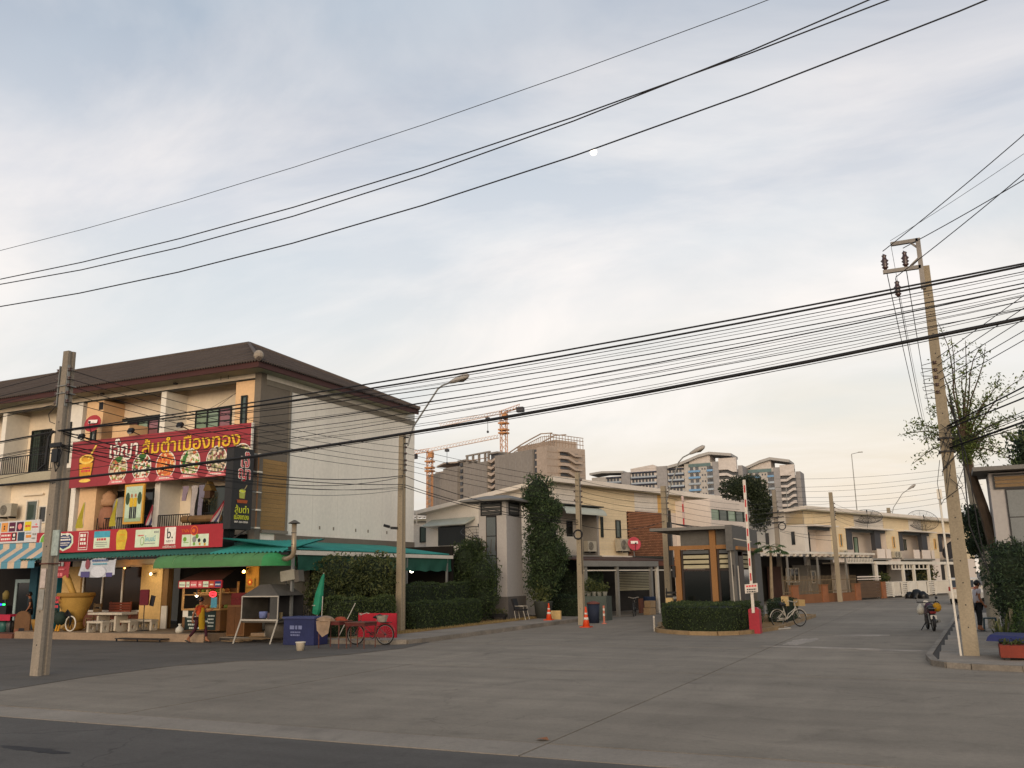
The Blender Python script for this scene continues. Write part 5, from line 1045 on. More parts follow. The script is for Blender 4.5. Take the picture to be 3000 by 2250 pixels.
PR = pole('tall pale concrete utility pole on the right pavement with a crooked top bracket', PX, 24.5, 10.22, .36, .22, z0=.1, holes=17); PR.scale = (PSC, PSC, PSC)
spools(PR, -.0, (7.5, 7.3, 7.1, 6.9, 6.7), -.16, False)
M().box(.055, .0, 9.7, .2, .12, 11.05).out('bracket_upright', m_pole2, PR, world=False) if False else None
br = M(); br.bar((-.10, -.2, 9.55), (-.10, -.2, 11.0), .10, .12); br.bar((-.10, -.2, 10.95), (-.78, -.2, 10.95), .10, .10); br.bar((-.10, -.2, 10.18), (-1.06, -.2, 10.18), .10, .10); br.bar((-.11, -.2, 10.72), (-.28, -.2, 10.90), .05); br.bar((-.11, -.2, 10.45), (-.35, -.2, 10.24), .06); br.out('top_bracket', mat('bracket_grey', '#8a847c', rough=.7, var=.2), PR, world=False)
hv_me = M().lathe([(.03, 0), (.05, .04), (.09, .08), (.055, .12), (.10, .17), (.06, .21), (.105, .27), (.065, .31), (.05, .38), (.07, .42), (.02, .46)], (0, 0, 0), 12).mesh('pin_insulator', m_ins, True)
for x, z in ((-.99, 10.23), (-.47, 10.23), (-.74, 9.42)): put('pin_insulator', hv_me, PR, (x, -.2, z))
cl = M()
q = random.Random(6)
for i in range(5): z = 7.5 - i * .2; cl.tube([(-.1, -.2, z), (-.36 - .05 * (i % 2), -.2, z - .05), (-.38, -.2, z - .14), (-.12, -.2, z - .17)], .010, 4)
for i in range(14):
    z = 5.2 + q.uniform(-.9, 1.0); cl.tube([(q.uniform(-.2, .25), -.24, z), (q.uniform(-.3, .4), -.28, z - q.uniform(.1, .5)), (q.uniform(-.25, .3), -.22, z - q.uniform(.5, 1.0))], .011, 4)
cl.tube([(-.2, -.2, 4.9), (-.32, -.2, 4.3), (-.28, -.2, 3.75), (-.2, -.2, 3.9)], .010, 4); cl.tube([(.22, -.2, 6.6), (.35, -.2, 5.2), (.3, -.2, 3.2), (.55, -.1, 2.2)], .018, 5); cl.tube([(.22, -.2, 6.2), (.42, -.2, 5.0), (.5, -.1, 3.0), (.6, 0, 2.0)], .014, 5)
cl.out('cable_tangle', m_cable, PR, world=False)
M().tube([(-.31, -.12, 3.95), (-.29, -.16, 2.2), (-.24, -.24, .02)], .028, 7).out('conduit', m_whitepaint, PR, world=False); M().box(-.36, -.2, 3.9, -.24, -.06, 4.15).out('conduit_box', m_whitepaint, PR, world=False)
for z in (5.45, 5.1): M().box(-.2, -.22, z, .2, .2, z + .04).out('clamp_band', m_dark, PR, world=False)

def streetlamp(t, pts, mt=None):
    M().tube(pts, .035, 7).out('lamp_arm', mt or m_steel, t, world=False)
    a, b = Vector(pts[-2]), Vector(pts[-1]); d = (b - a).normalized(); e = b + d * .85
    M().tube([b - d * .05, b + d * .1, b + d * .4, b + d * .75, e], [.05, .09, .13, .12, .04], 10).out('lamp_head', mat('lamp_shell', '#9a948c', rough=.5, var=.15), t, True, world=False)
    M().tube([b + d * .38 - Vector((0, 0, .07)), b + d * .55 - Vector((0, 0, .09)), b + d * .78 - Vector((0, 0, .06))], [.07, .10, .06], 10).out('lamp_lens', mat('lamp_lens', '#4a443a', rough=.3), t, True, world=False)
PA = pole('concrete street lamp pole beside the red bicycle with a camera on it', -19.32, 30.41, 7.72, .27, .19, z0=.15, holes=6, name='lamp_pole')
spools(PA, .12, (7.15, 6.9, 6.62, 6.44, 6.22)); streetlamp(PA, [(.26, 0, 7.2), (.38, 0, 7.6), (.5, 0, 7.95), (1.65, 0, 9.4), (1.85, 0, 9.52), (2.25, 0, 9.62)])
for z in (7.3, 7.55): M().bar((.08, 0, z), (.3, 0, z), .05).out('arm_bracket', m_dark, PA, world=False)
cc = T('security_camera', 'black security camera sticking out from the lamp pole', 'camera', (-19.5, 30.2, 4.1)); M().bar((-19.4, 30.25, 4.07), (-19.68, 30.22, 4.09), .10).out('mount', m_dark, cc); M().tube([(-19.72, 30.2, 4.13), (-19.92, 30.05, 4.2)], .055, 8).out('body', m_dark, cc); M().tube([(-19.68, 30.22, 4.08), (-19.74, 30.2, 4.16)], .02, 5).out('joint', m_steel, cc)
PD = pole('concrete utility pole standing beside the hedge near the traffic cones', -14.75, 38.11, 6.75, .25, .18, z0=0.0, holes=6); spools(PD, .12, (6.4, 6.15, 5.9, 5.65, 5.4)); spools(PD, -.12, (6.15, 5.9, 5.5))
M().torus((0, -.16, 3.95), .2, .035, 'Y', 20, 6).out('cable_coil', m_cable, PD, world=False); M().torus((-.38, -.16, 4.15), .2, .014, 'Y', 16, 5, R(60), R(330)).out('cable_loop', m_cable, PD, world=False); M().tube([(.12, -.1, 5.3), (.14, -.12, 3.0), (.13, -.1, 2.2)], .014, 5).out('cable_drop', m_cable, PD, world=False)
PE = pole('concrete street lamp pole rising behind the guard booth roof', -12.95, 45.9, 6.7, .30, .24, holes=5, name='lamp_pole'); spools(PE, .16, (6.4, 6.1, 5.8, 5.5, 5.2)); streetlamp(PE, [(.15, 0, 5.9), (.28, 0, 6.4), (.9, 0, 7.9), (1.15, 0, 8.15), (1.55, 0, 8.32)]); M().box(.15, -.2, 2.6, .33, .1, 4.8).out('cable_duct', m_dark, PE, world=False)
PG = pole('weathered utility pole with many cable clamps right of the guard booth', -12.1, 76, 8.9, .40, .28, holes=0, mt=m_pole2); spools(PG, .17, (7.9, 7.5, 7.1, 6.7)); spools(PG, -.17, (7.1, 6.7, 6.2))
for z in (6.2, 6.6, 7.0): M().bar((-.7, -.25, z), (.7, -.25, z + .05), .08).out('cross_bar', m_dark, PG, world=False)
M().torus((.5, -.3, 5.9), .28, .04, 'Y', 16, 5).out('cable_coil', m_cable, PG, world=False)
PF = pole('concrete utility pole in front of the brown fence of the far houses', -7.3, 72.32, 8.15, .34, .26, holes=0); spools(PF, .17, (7.3, 7.0, 6.7, 6.4, 6.1))
PH = pole('far street lamp pole in front of the white carports', -4.6, 100, 8.6, .42, .34, name='lamp_pole'); streetlamp(PH, [(.3, 0, 7.9), (.5, 0, 8.6), (1.5, 0, 10.0), (2.1, 0, 10.4)]); spools(PH, .2, (8.2, 7.8, 7.4)); M().box(-.25, -.3, 6.3, .75, 0, 7.7).out('transformer', m_grey, PH, world=False)
for lb, x, y, h, d in (('very tall thin floodlight mast far beyond the townhouses', -14.5, 190, 25.5, 1), ('shorter thin lamp mast far beyond the townhouses', -27, 185, 19.0, -1)):
    t = T('lamp_mast', lb, 'lamp mast', (x, y, 0)); M().tube([(x, y, 0), (x, y, h)], [.14, .07], 7).out('mast', m_steel, t); M().tube([(x, y, h), (x + d * 1.4, y, h + .25)], .05, 6).out('arm', m_steel, t); M().obox((x + d * 1.7, y, h + .27), (.9, .3, .16)).out('lamp_head', m_steel, t)

def cable(label, pts, r_, group=None, name='overhead_cable', mt=None):
    return M().tube(pts, r_, 5).out(name, mt or m_cable, None, smooth=True, label=label, cat='cable', group=group)
def parab(c, x0, x1, y, n=26, dy=0.): return [(x0 + (x1 - x0) * i / n, y + dy * i / n, c[0] * (x0 + (x1 - x0) * i / n) ** 2 + c[1] * (x0 + (x1 - x0) * i / n) + c[2]) for i in range(n + 1)]
g_hv = 'high power lines across the sky'
cable('thin topmost wire crossing the open sky above the three power lines', parab((.00318, .1245, 11.54), -55, 26, 13.65), .007, g_hv)
cable('power line crossing the sky, second from the top at the left edge', parab((.00429, .1464, 10.74), -55, 26, 13.65), .013, g_hv)
cable('power line crossing the sky, third from the top at the left edge', parab((.00602, .195, 10.87), -55, 26, 13.65), .013, g_hv)
cable('lowest of the sky power lines, passing just above the moon', parab((.00524, .1694, 10.085), -55, 26, 13.65), .014, g_hv)
g_b = 'thick cables strung along the main road'
cable('uppermost thick cable of the road bundle from left pole past the right pole', parab((.00139, .0618, 6.441), -19.3, 24, 14.72), .016, g_b)
cable('second thick cable hugging the top of the road bundle', parab((.00209, .0735, 6.398), -19.3, 24, 14.76), .018, g_b)
cable('heavy low cable sagging below the road bundle across the white wall', parab((.00229, .0967, 5.540), -50, 24, 14.62), .030, g_b)
cable('middle cable of the road bundle crossing the roof end of the shophouse', parab((.00307, .0937, 6.045), -19.3, 24, 14.80), .011, g_b)
cable('upper middle cable of the road bundle below the two thick ones', parab((.00289, .0733, 6.149), -19.3, 24, 14.83), .010, g_b)
g_t = 'thin wires of the sagging road bundle'
q = random.Random(12)
tn = [(.00220, .0700, 6.34), (.00250, .0760, 6.30), (.0026, .072, 6.24), (.00295, .0790, 6.10), (.00300, .0850, 6.02), (.0031, .0880, 5.98), (.0033, .0980, 5.95), (.0030, .0900, 5.90), (.0036, .1020, 5.88), (.0012, .0760, 5.81), (.00438, .1154, 5.741), (.0040, .112, 5.79), (.0024, .098, 5.60)]
for i, c in enumerate(tn): cable('thin black wire within the sagging bundle along the main road', parab(c, -19.3 + .1, 24, 14.85 + .02 * i), .0045 if i % 3 else .007, g_t)
# left of the pole
g_l = 'wires running left from the leaning pole'
for i, z in enumerate((7.3, 7.08, 6.9, 6.71, 6.5)): cable('thin wire running left from the insulators of the leaning pole', wire((-19.46, 14.87, z), (-56, 14.9, z + .25), .75), .009, g_l)
for i, z in enumerate((5.75, 5.72, 5.42, 5.40, 5.36, 5.30, 4.85)): cable('sagging bundle wire running left from the middle of the leaning pole', wire((-19.4, 14.72, z), (-56, 14.9, z + .4 + .06 * i), .55 + .07 * i), .008 if i else .02, 'bundle wires left of the leaning pole')
# along the side street, pole to pole
def span(A, B, zsA, zsB, label, group, sag, r_=.009, dx0=0., dx1=0.):
    for za, zb in zip(zsA, zsB): cable(label, wire((A[0] + dx0, A[1], za), (B[0] + dx1, B[1], zb), sag), r_, group)
span((-19.2, 14.87), (-19.14, 30.41), (7.3, 7.08, 6.9, 6.71, 6.5), (7.3, 7.05, 6.77, 6.59, 6.37), 'thin wire from the leaning pole to the street lamp pole', 'wires from leaning pole to lamp pole', .28)
for i, (za, zb, s_, r_) in enumerate(((5.75, 6.15, .55, .016), (5.70, 6.1, .75, .012), (5.42, 5.8, .3, .014), (5.38, 5.72, .5, .009), (5.35, 5.65, .42, .008), (5.3, 5.6, .6, .008))): cable('sagging wire from the cable clamps of the leaning pole to the lamp pole', wire((-19.2, 14.8, za), (-19.2, 30.3, zb), s_), r_, 'sagging wires to the lamp pole')
span((-19.14, 30.41), (-14.63, 38.11), (7.3, 7.05, 6.77, 6.59, 6.37), (6.4, 6.15, 5.9, 5.65, 5.4), 'thin wire from lamp pole to the pole beside the hedge', 'wires from lamp pole to hedge pole', .12); span((-19.2, 30.41), (-14.75, 38.0), (6.15, 5.8, 5.7), (4.6, 4.5, 4.4), 'low bundle wire from lamp pole to the pole beside the hedge', 'low wires to the hedge pole', .25, .014)
span((-14.63, 38.11), (-12.79, 45.9), (6.4, 6.15, 5.9, 5.65, 5.4), (6.4, 6.1, 5.8, 5.5, 5.2), 'thin wire from hedge pole to the lamp pole behind the booth', 'wires from hedge pole to booth lamp pole', .15); cable('low sagging wire from hedge pole towards booth lamp pole', wire((-14.75, 38, 4.4), (-12.9, 45.9, 4.9), .35), .014)
span((-12.79, 45.9), (-11.93, 76), (6.4, 6.1, 5.8, 5.5, 5.2), (7.9, 7.5, 7.1, 6.7, 6.2), 'thin wire from booth lamp pole to the weathered far pole', 'wires from booth lamp pole to far pole', .4)
for z in (6.6, 6.3, 5.9): cable('heavy wire from booth lamp pole to the clamps of the weathered far pole', wire((-12.8, 45.9, 4.8), (-11.8, 75.8, z), .5), .02, 'heavy wires to the far pole')
span((-11.9, 76), (-7.3, 72.3), (7.9, 7.5, 7.1, 6.7), (7.3, 7.0, 6.7, 6.4), 'thin wire between the weathered pole and the fence pole', 'wires between the far poles', .15); span((-11.8, 75.7), (-7.3, 72.2), (6.2, 6.0, 5.6, 5.5), (5.9, 5.7, 4.9, 4.5), 'low wire between the weathered pole and the fence pole', 'low wires between the far poles', .15, .014)
span((-7.15, 72.3), (-4.4, 100), (7.3, 7.0, 6.7, 6.4, 6.1), (8.2, 7.8, 7.4, 7.0, 6.6), 'thin wire from the fence pole to the far lamp pole', 'wires to the far lamp pole', .5)
for i, (z0, z1) in enumerate(((9.4, 9.4), (8.7, 9.0), (8.35, 8.7), (7.9, 8.2), (7.6, 7.8), (7.1, 7.4), (6.7, 7.0))): cable('distant wire in the sky strip between weathered pole and right pole', wire((-11.9, 76, z0 + .4), (3.5, 82, z1 + 1.2), .35 + .05 * i), .011, 'distant wires above the townhouses')
# right pole
g_r = 'wires from right pole to the road poles'
for i, (z0, z1) in enumerate(zip((7.6, 7.4, 7.2, 7.0, 6.8), (9.55, 9.1, 8.75, 8.35, 8.15))): cable('service wire rising right from the spool insulators of the right pole', [ps(.4, z0)] + [(.4 + 9 * u, 24.3 - 9 * u, z0 + (z1 - z0) * (u * .62 + .38 * u * u) * 1.9) for u in (.2, .4, .6, .8, 1)], .010, g_r)
for i, (z0, z1) in enumerate(((5.77, 6.75), (5.75, 6.5), (5.7, 6.2), (5.3, 6.1), (5.28, 5.9), (5.25, 5.8), (5.2, 5.65), (5.18, 5.6), (5.15, 5.5))): cable('bundle wire rising right from the clamps of the right pole through the tree', [ps(.45, z0)] + [(.45 + 7 * u, 24.3 - 7.2 * u, z0 + (z1 - z0) * (u * .7 + .3 * u * u) * 2.0) for u in (.25, .5, .75, 1)], .019 if i in (0, 2, 6) else .009, 'bundle wires right of the right pole')
for (x, z), c, r_ in (((-.41, 11.05), (3.26, 13.2, 'a'), .006), ((-.63, 10.78), (3.34, 13.1, 'b'), .012), ((-.11, 10.78), (3.2, 11.95, 'c'), .012), ((-.38, 9.98), (3.26, 12.5, 'd'), .012)):
    end = {'a': (4.02, 21.2, 12.05), 'b': (3.75, 21.3, 12.55), 'c': (4.3, 21.2, 11.5), 'd': (3.95, 21.3, 11.85)}[c[2]]
    p = Vector(ps(x, z)); e = Vector(end); e2 = p + (e - p) * 1.7; cable('power line from the right pole insulators up to the upper right', wire(p, e2, .18), r_, 'power lines leaving the right pole')
for (x, z), dx_, r_ in (((-.41, 11.0), .1, .006), ((-.63, 10.7), 0, .012), ((-.11, 10.7), .3, .012), ((-.38, 9.95), .05, .012)): cable('power line running away along the side street behind the right pole', wire(ps(x, z), (x * .3 + .1 + dx_, 66, 10.5 if z > 10 else 9.6), 1.1), r_, 'power lines along the side street')

# ================================================================== planting
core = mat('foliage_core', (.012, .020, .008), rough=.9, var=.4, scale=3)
L_hedge = leafmat('hedge_leaf', (.018, .034, .012), (.080, .115, .034)); L_hedge2 = leafmat('hedge_leaf_light', (.030, .052, .014), (.120, .150, .045))
L_bush = leafmat('bush_leaf', (.028, .044, .012), (.150, .160, .050)); L_dark = leafmat('dark_leaf', (.012, .026, .014), (.060, .095, .038)); L_vine = leafmat('vine_leaf', (.018, .038, .015), (.095, .140, .050))
m_bark = mat('bark', '#4a3d30', rough=.95, var=.35, scale=3, bump=.5)
def inside(poly, x, y):
    c = False; j = len(poly) - 1
    for i in range(len(poly)):
        (xi, yi), (xj, yj_) = poly[i], poly[j]
        if (yi > y) != (yj_ > y) and x < (xj - xi) * (y - yi) / (yj_ - yi) + xi: c = not c
        j = i
    return c
def hedge(label, poly, z0, z1, n, size, lm, seed, wav=.05, name='hedge', group=None):
    """clipped hedge: sides and top set with leaf faces round a dark core"""
    q = random.Random(seed); cx = sum(p[0] for p in poly) / len(poly); cy = sum(p[1] for p in poly) / len(poly)
    t = T(name, label, 'hedge', (cx, cy, z0), 0, group)
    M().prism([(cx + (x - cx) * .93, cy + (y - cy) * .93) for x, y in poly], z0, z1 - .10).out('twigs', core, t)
    per = [(poly[i], poly[(i+1) % len(poly)]) for i in range(len(poly))]; ln = [math.dist(a, b) for a, b in per]; tot = sum(ln)
    xs = [p[0] for p in poly]; ys = [p[1] for p in poly]; area = (max(xs) - min(xs)) * (max(ys) - min(ys)) * .8; side = tot * (z1 - z0); pts = []
    def bumpy(x, y): return wav * math.sin(x * 2.3 + seed) * math.cos(y * 1.9) + wav * .6 * math.sin(x * 5.1 + y * 4.3)
    while len(pts) < n:
        if q.random() < side / (side + area):
            r_ = q.uniform(0, tot); i = 0
            while r_ > ln[i] and i < len(ln) - 1: r_ -= ln[i]; i += 1
            a, b = per[i]; u = r_ / ln[i]; x, y = a[0] + (b[0] - a[0]) * u, a[1] + (b[1] - a[1]) * u; z = z0 + (z1 - z0) * q.random() ** .8
            k = 1 - .07 * max(0, (z - z1 + .18) / .18) + q.gauss(0, .012) + (-.05 if z < z0 + .12 else 0); pts.append((cx + (x - cx) * k, cy + (y - cy) * k, z + bumpy(x, y) * (z - z0) / (z1 - z0)))
        else:
            x, y = q.uniform(min(xs), max(xs)), q.uniform(min(ys), max(ys))
            if inside(poly, x, y): pts.append((x, y, z1 + bumpy(x, y) + q.gauss(0, .018)))
    leaves(M(), pts, size, q).out('leaves', lm, t) if False else None
    a = M(); leaves(a, pts, size, q); a.out('leaves', lm, t, kind='stuff'); return t
def shrub(name, label, cat, blobs, n, size, lm, seed, trunk=None, group=None, ragged=.18, corek=.72, parts=True):
    """shrub or tree crown: leaf faces in and around overlapping uneven blobs; blobs = (x, y, z, rx, ry, rz)"""
    q = random.Random(seed); base = trunk[0] if trunk else (blobs[0][0], blobs[0][1], min(b[2] - b[5] for b in blobs))
    t = T(name, label, cat, base, 0, group); pts = []; wt = [b[3] * b[5] + b[3] * b[4] for b in blobs]
    while len(pts) < n:
        b = q.choices(blobs, wt)[0]; d = Vector((q.gauss(0, 1), q.gauss(0, 1), q.gauss(0, 1))).normalized()
        k = 1 + ragged * mnoise.noise(Vector((d.x * 2.2 + seed, d.y * 2.2, d.z * 2.2 + b[0]))) * 1.8 + q.gauss(0, ragged * .35); k *= 1 - .45 * q.random() ** 3
        pts.append((b[0] + b[3] * d.x * k, b[1] + b[4] * d.y * k, max(b[2] + b[5] * d.z * k, base[2] + .05)))
    if corek:
        c = M()
        for b in blobs:
            prof = [(max(math.sin(math.pi * i / 7), .02), -math.cos(math.pi * i / 7)) for i in range(8)]; c0 = len(c.v); c.lathe(prof, (0, 0, 0), 10)
            for i in range(c0, len(c.v)): x, y, z = c.v[i]; c.v[i] = (b[0] + x * b[3] * corek, b[1] + y * b[4] * corek, b[2] + z * b[5] * corek)
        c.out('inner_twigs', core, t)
    a = M(); leaves(a, pts, size, q); a.out('crown', lm, t, kind='stuff')
    if trunk: M().tube(trunk, [.09 - .05 * i / len(trunk) for i in range(len(trunk))] if len(trunk) > 1 else .06, 7).out('trunk', m_bark, t)
    return t
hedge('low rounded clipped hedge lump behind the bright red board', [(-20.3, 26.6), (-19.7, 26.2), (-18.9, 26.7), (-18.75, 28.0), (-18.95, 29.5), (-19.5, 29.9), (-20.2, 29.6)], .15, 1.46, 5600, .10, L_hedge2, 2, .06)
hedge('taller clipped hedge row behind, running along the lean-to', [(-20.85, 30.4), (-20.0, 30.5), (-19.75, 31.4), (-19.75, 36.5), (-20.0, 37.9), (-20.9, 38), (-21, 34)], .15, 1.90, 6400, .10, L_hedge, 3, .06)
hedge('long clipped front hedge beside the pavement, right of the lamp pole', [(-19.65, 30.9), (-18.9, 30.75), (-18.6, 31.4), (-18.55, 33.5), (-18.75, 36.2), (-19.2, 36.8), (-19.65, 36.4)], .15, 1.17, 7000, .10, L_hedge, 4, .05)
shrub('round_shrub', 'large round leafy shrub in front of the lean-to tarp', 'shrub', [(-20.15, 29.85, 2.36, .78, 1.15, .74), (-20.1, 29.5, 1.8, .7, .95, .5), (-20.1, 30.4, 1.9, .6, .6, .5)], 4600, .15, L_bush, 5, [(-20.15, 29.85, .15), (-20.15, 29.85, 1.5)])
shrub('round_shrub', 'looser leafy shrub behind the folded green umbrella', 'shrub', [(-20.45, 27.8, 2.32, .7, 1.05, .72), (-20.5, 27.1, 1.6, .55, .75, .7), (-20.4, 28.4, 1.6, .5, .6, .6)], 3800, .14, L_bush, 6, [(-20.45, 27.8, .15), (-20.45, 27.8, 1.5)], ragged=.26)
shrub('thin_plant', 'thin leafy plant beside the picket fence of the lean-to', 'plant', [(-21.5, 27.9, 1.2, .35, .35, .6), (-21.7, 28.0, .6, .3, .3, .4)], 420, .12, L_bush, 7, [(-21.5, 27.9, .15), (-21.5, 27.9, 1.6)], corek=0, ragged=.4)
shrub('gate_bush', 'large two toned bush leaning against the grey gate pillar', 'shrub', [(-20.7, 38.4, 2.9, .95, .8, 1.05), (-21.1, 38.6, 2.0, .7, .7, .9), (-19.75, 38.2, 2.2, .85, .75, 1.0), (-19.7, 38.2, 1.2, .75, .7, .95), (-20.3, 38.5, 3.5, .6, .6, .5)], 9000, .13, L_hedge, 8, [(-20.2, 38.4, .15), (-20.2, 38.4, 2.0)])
for i in range(7):
    x = -20.6 + i * .25; M().tube([(x, 38.3, 3.4 + .2 * math.sin(i)), (x + .08, 38.25, 4.05 + .18 * math.sin(i * 2.1))], .012, 4).out('twig', m_bark, bpy.data.objects['gate_bush'])
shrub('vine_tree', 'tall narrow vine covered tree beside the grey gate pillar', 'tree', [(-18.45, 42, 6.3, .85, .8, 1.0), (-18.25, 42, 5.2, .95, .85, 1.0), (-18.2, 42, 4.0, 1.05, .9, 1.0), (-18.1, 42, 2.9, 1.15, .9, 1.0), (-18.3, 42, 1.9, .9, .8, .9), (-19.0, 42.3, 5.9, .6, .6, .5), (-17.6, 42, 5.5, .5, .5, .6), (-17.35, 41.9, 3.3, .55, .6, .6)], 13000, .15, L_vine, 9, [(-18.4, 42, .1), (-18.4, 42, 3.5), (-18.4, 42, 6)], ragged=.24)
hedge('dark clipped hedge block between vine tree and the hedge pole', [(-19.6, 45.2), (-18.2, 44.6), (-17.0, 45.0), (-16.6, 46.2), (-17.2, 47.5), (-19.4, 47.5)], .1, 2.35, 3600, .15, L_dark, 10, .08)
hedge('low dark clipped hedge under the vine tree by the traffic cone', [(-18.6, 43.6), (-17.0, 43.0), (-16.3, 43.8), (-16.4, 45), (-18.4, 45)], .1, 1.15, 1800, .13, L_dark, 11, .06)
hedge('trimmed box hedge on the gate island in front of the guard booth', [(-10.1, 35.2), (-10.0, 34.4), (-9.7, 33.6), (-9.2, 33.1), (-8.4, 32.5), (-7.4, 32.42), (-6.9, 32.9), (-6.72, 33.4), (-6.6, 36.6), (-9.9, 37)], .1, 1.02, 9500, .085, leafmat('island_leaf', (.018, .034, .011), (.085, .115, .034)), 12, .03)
hedge('small dark hedge strip behind the barrier post by the papaya trunk', [(-7.0, 39.8), (-6.3, 39.2), (-6.1, 41), (-6.3, 44), (-7.2, 44)], .1, .98, 1600, .10, L_dark, 13, .05)
shrub('garden_bush', 'round dark bush on the right pavement in front of the grey pillar', 'shrub', [(1.6, 28.6, 2.0, .70, .75, .85), (1.55, 28.3, 1.35, .5, .6, .7), (1.75, 28.4, 1.3, .55, .6, .6), (1.65, 28.8, 2.5, .5, .5, .4), (2.2, 28.6, 1.9, .6, .6, .9)], 7000, .11, L_dark, 14, [(1.6, 28.5, .1), (1.5, 28.5, 1.0)], ragged=.22)
shrub('garden_bush', 'low bright green clipped bush behind the red planter', 'shrub', [(2.1, 27.2, .85, .75, .6, .55), (1.75, 26.8, .6, .4, .4, .4)], 2400, .09, leafmat('grass_leaf', (.020, .045, .010), (.075, .115, .030)), 15)
gp_ = T('spiky_plant', 'tuft of spiky leaves on the pavement between stool and bush', 'plant', (1.2, 27.3, .1)); sp_ = M(); q = random.Random(8)
for i in range(46):
    a = q.uniform(0, 6.28); r_ = q.uniform(.2, .6); h = q.uniform(.25, .85); w = .018; x, y = 1.2 + .05 * math.cos(a), 27.3 + .05 * math.sin(a); d = Vector((-math.sin(a), math.cos(a), 0)) * w
    p0, p1, p2 = Vector((x, y, .12)), Vector((x + r_ * .5 * math.cos(a), y + r_ * .5 * math.sin(a), .12 + h)), Vector((x + r_ * math.cos(a), y + r_ * math.sin(a), .12 + h * .75)); sp_.add([p0 - d, p0 + d, p1 + d, p1 - d, p2], [(0, 1, 2, 3), (3, 2, 4)])
sp_.out('spiky_leaves', L_bush, gp_); M().tube([(1.42, 27.4, .1), (1.45, 27.4, 1.1)], .05, 7).out('bare_stem', mat('pale_bark', '#7a705c', var=.3), gp_)
# sparse tree behind the right pole
def sparse_tree(name, label, base, limbs, n, size, lm, seed, r0=.2, spread=.16):
    q = random.Random(seed); t = T(name, label, 'tree', base); w = M(); pts = []
    for L_ in limbs:
        r_ = L_[0]; P = [Vector(p) for p in L_[1]]; w.tube(P, [max(r_ * (1 - .75 * i / (len(P) - 1)), .008) for i in range(len(P))], 6); d = L_[2] if len(L_) > 2 else 1.
        for _ in range(int(n * d)):
            i = min(int(q.random() * (len(P) - 1) * .999), len(P) - 2); i = max(i, (len(P) - 1) // 3 if d <= 1 else 0); u = q.random(); pts.append(P[i].lerp(P[i + 1], u) + Vector((q.gauss(0, spread), q.gauss(0, spread), q.gauss(0, spread))))
    w.out('trunk', m_bark, t); a = M(); leaves(a, pts, size, q); a.out('crown', lm, t, kind='stuff'); return t
q = random.Random(21); limbs = [(.24, [(1.75, 31, .1), (1.55, 31, 2.0), (1.25, 31, 4.0), (.95, 31, 5.6), (.85, 31, 6.3)], 0)]
def lb(x0, z0, x1, z1, r_=.03, d=1., y=31, k=.12):
    P = []
    for i in range(6): u = i / 5; P.append((x0 + (x1 - x0) * u + q.uniform(-k, k) * u, y + q.uniform(-.5, .5) * u, z0 + (z1 - z0) * u + .25 * math.sin(u * 3.1) * (0 if abs(x1 - x0) < .5 else 1)))
    limbs.append((r_, P, d))
for x1, z1 in ((.5, 8.9), (.75, 9.9), (1.0, 9.4), (1.35, 9.3), (1.65, 9.0), (1.2, 8.4), (.4, 8.2), (1.9, 8.9)): lb(.9 + .05 * random.random(), 6.0, x1, z1, .035, .9)
for x1, z1 in ((-.75, 6.35), (-.45, 6.7), (-.25, 6.1), (.1, 7.2), (-.55, 5.4)): lb(.9, 5.9, x1, z1, .03, 1.2)
for x1, z1 in ((2.3, 8.0), (2.8, 7.9), (2.5, 6.7), (2.9, 6.0), (2.1, 5.6), (1.9, 7.4), (1.6, 5.2), (2.4, 5.1), (1.9, 6.4), (1.5, 7.0)): lb(.95, 5.7 + .2 * random.random(), x1, z1, .03, 1.3)
for x1, z1 in ((1.2, 6.6), (.6, 6.7), (1.3, 6.0), (.7, 6.0), (1.0, 5.4)): lb(.9, 5.8, x1, z1, .02, 2.6)
sparse_tree('sparse_tree', 'pruned tree with sparse upright shoots behind the right utility pole', (1.75, 31, .1), limbs, 150, .115, leafmat('sparse_leaf', (.05, .08, .018), (.21, .25, .07)), 4, spread=.10)
shrub('dark_foliage', 'dark leafy growth on the trunk below the sparse tree', 'shrub', [(1.0, 33, 3.65, .38, .4, .55), (1.35, 33.4, 3.2, .35, .4, .5), (.95, 34, 2.9, .3, .3, .45)], 1500, .14, L_dark, 22)
shrub('dark_tree', 'dark tree top showing above the right gate pillar roof', 'tree', [(3.4, 36, 6.4, .9, .9, .8), (3.9, 36.5, 5.6, .9, .9, .8), (2.9, 36, 5.7, .45, .5, .45)], 3000, .20, L_dark, 23, [(3.5, 36.3, .1), (3.5, 36.3, 5)], ragged=.3)
bk_ = M().tube([(1.35, 36, .1), (1.3, 36, 3.0), (1.15, 36, 6.2)], [.2, .2, .17], 9); bk_.out('pale_post', mat('pale_post_', '#8a8272', var=.3, scale=2), label='pale round post standing between the right pole and the tree', cat='post')
shrub('bushy_tree', 'dark bushy tree rising between the pale house and the far blue blocks', 'tree', [(-15.2, 76, 9.2, 1.2, 1.2, .95), (-14.0, 76.4, 9.3, 1.3, 1.2, 1.0), (-13.6, 76.8, 8.2, 1.0, 1.0, 1.2), (-13.1, 77.2, 7.7, .85, .9, 1.1), (-13.6, 77.2, 6.7, .8, .9, 1.0), (-16.1, 75.6, 6.9, 1.2, 1.0, .35)], 7500, .24, leafmat('bushy_leaf', (.014, .024, .010), (.060, .075, .030)), 24, [(-14.2, 76.5, 0), (-14.5, 76.4, 4), (-14.9, 76.2, 7.8), (-15.0, 76, 8.6)], ragged=.25, corek=.6)
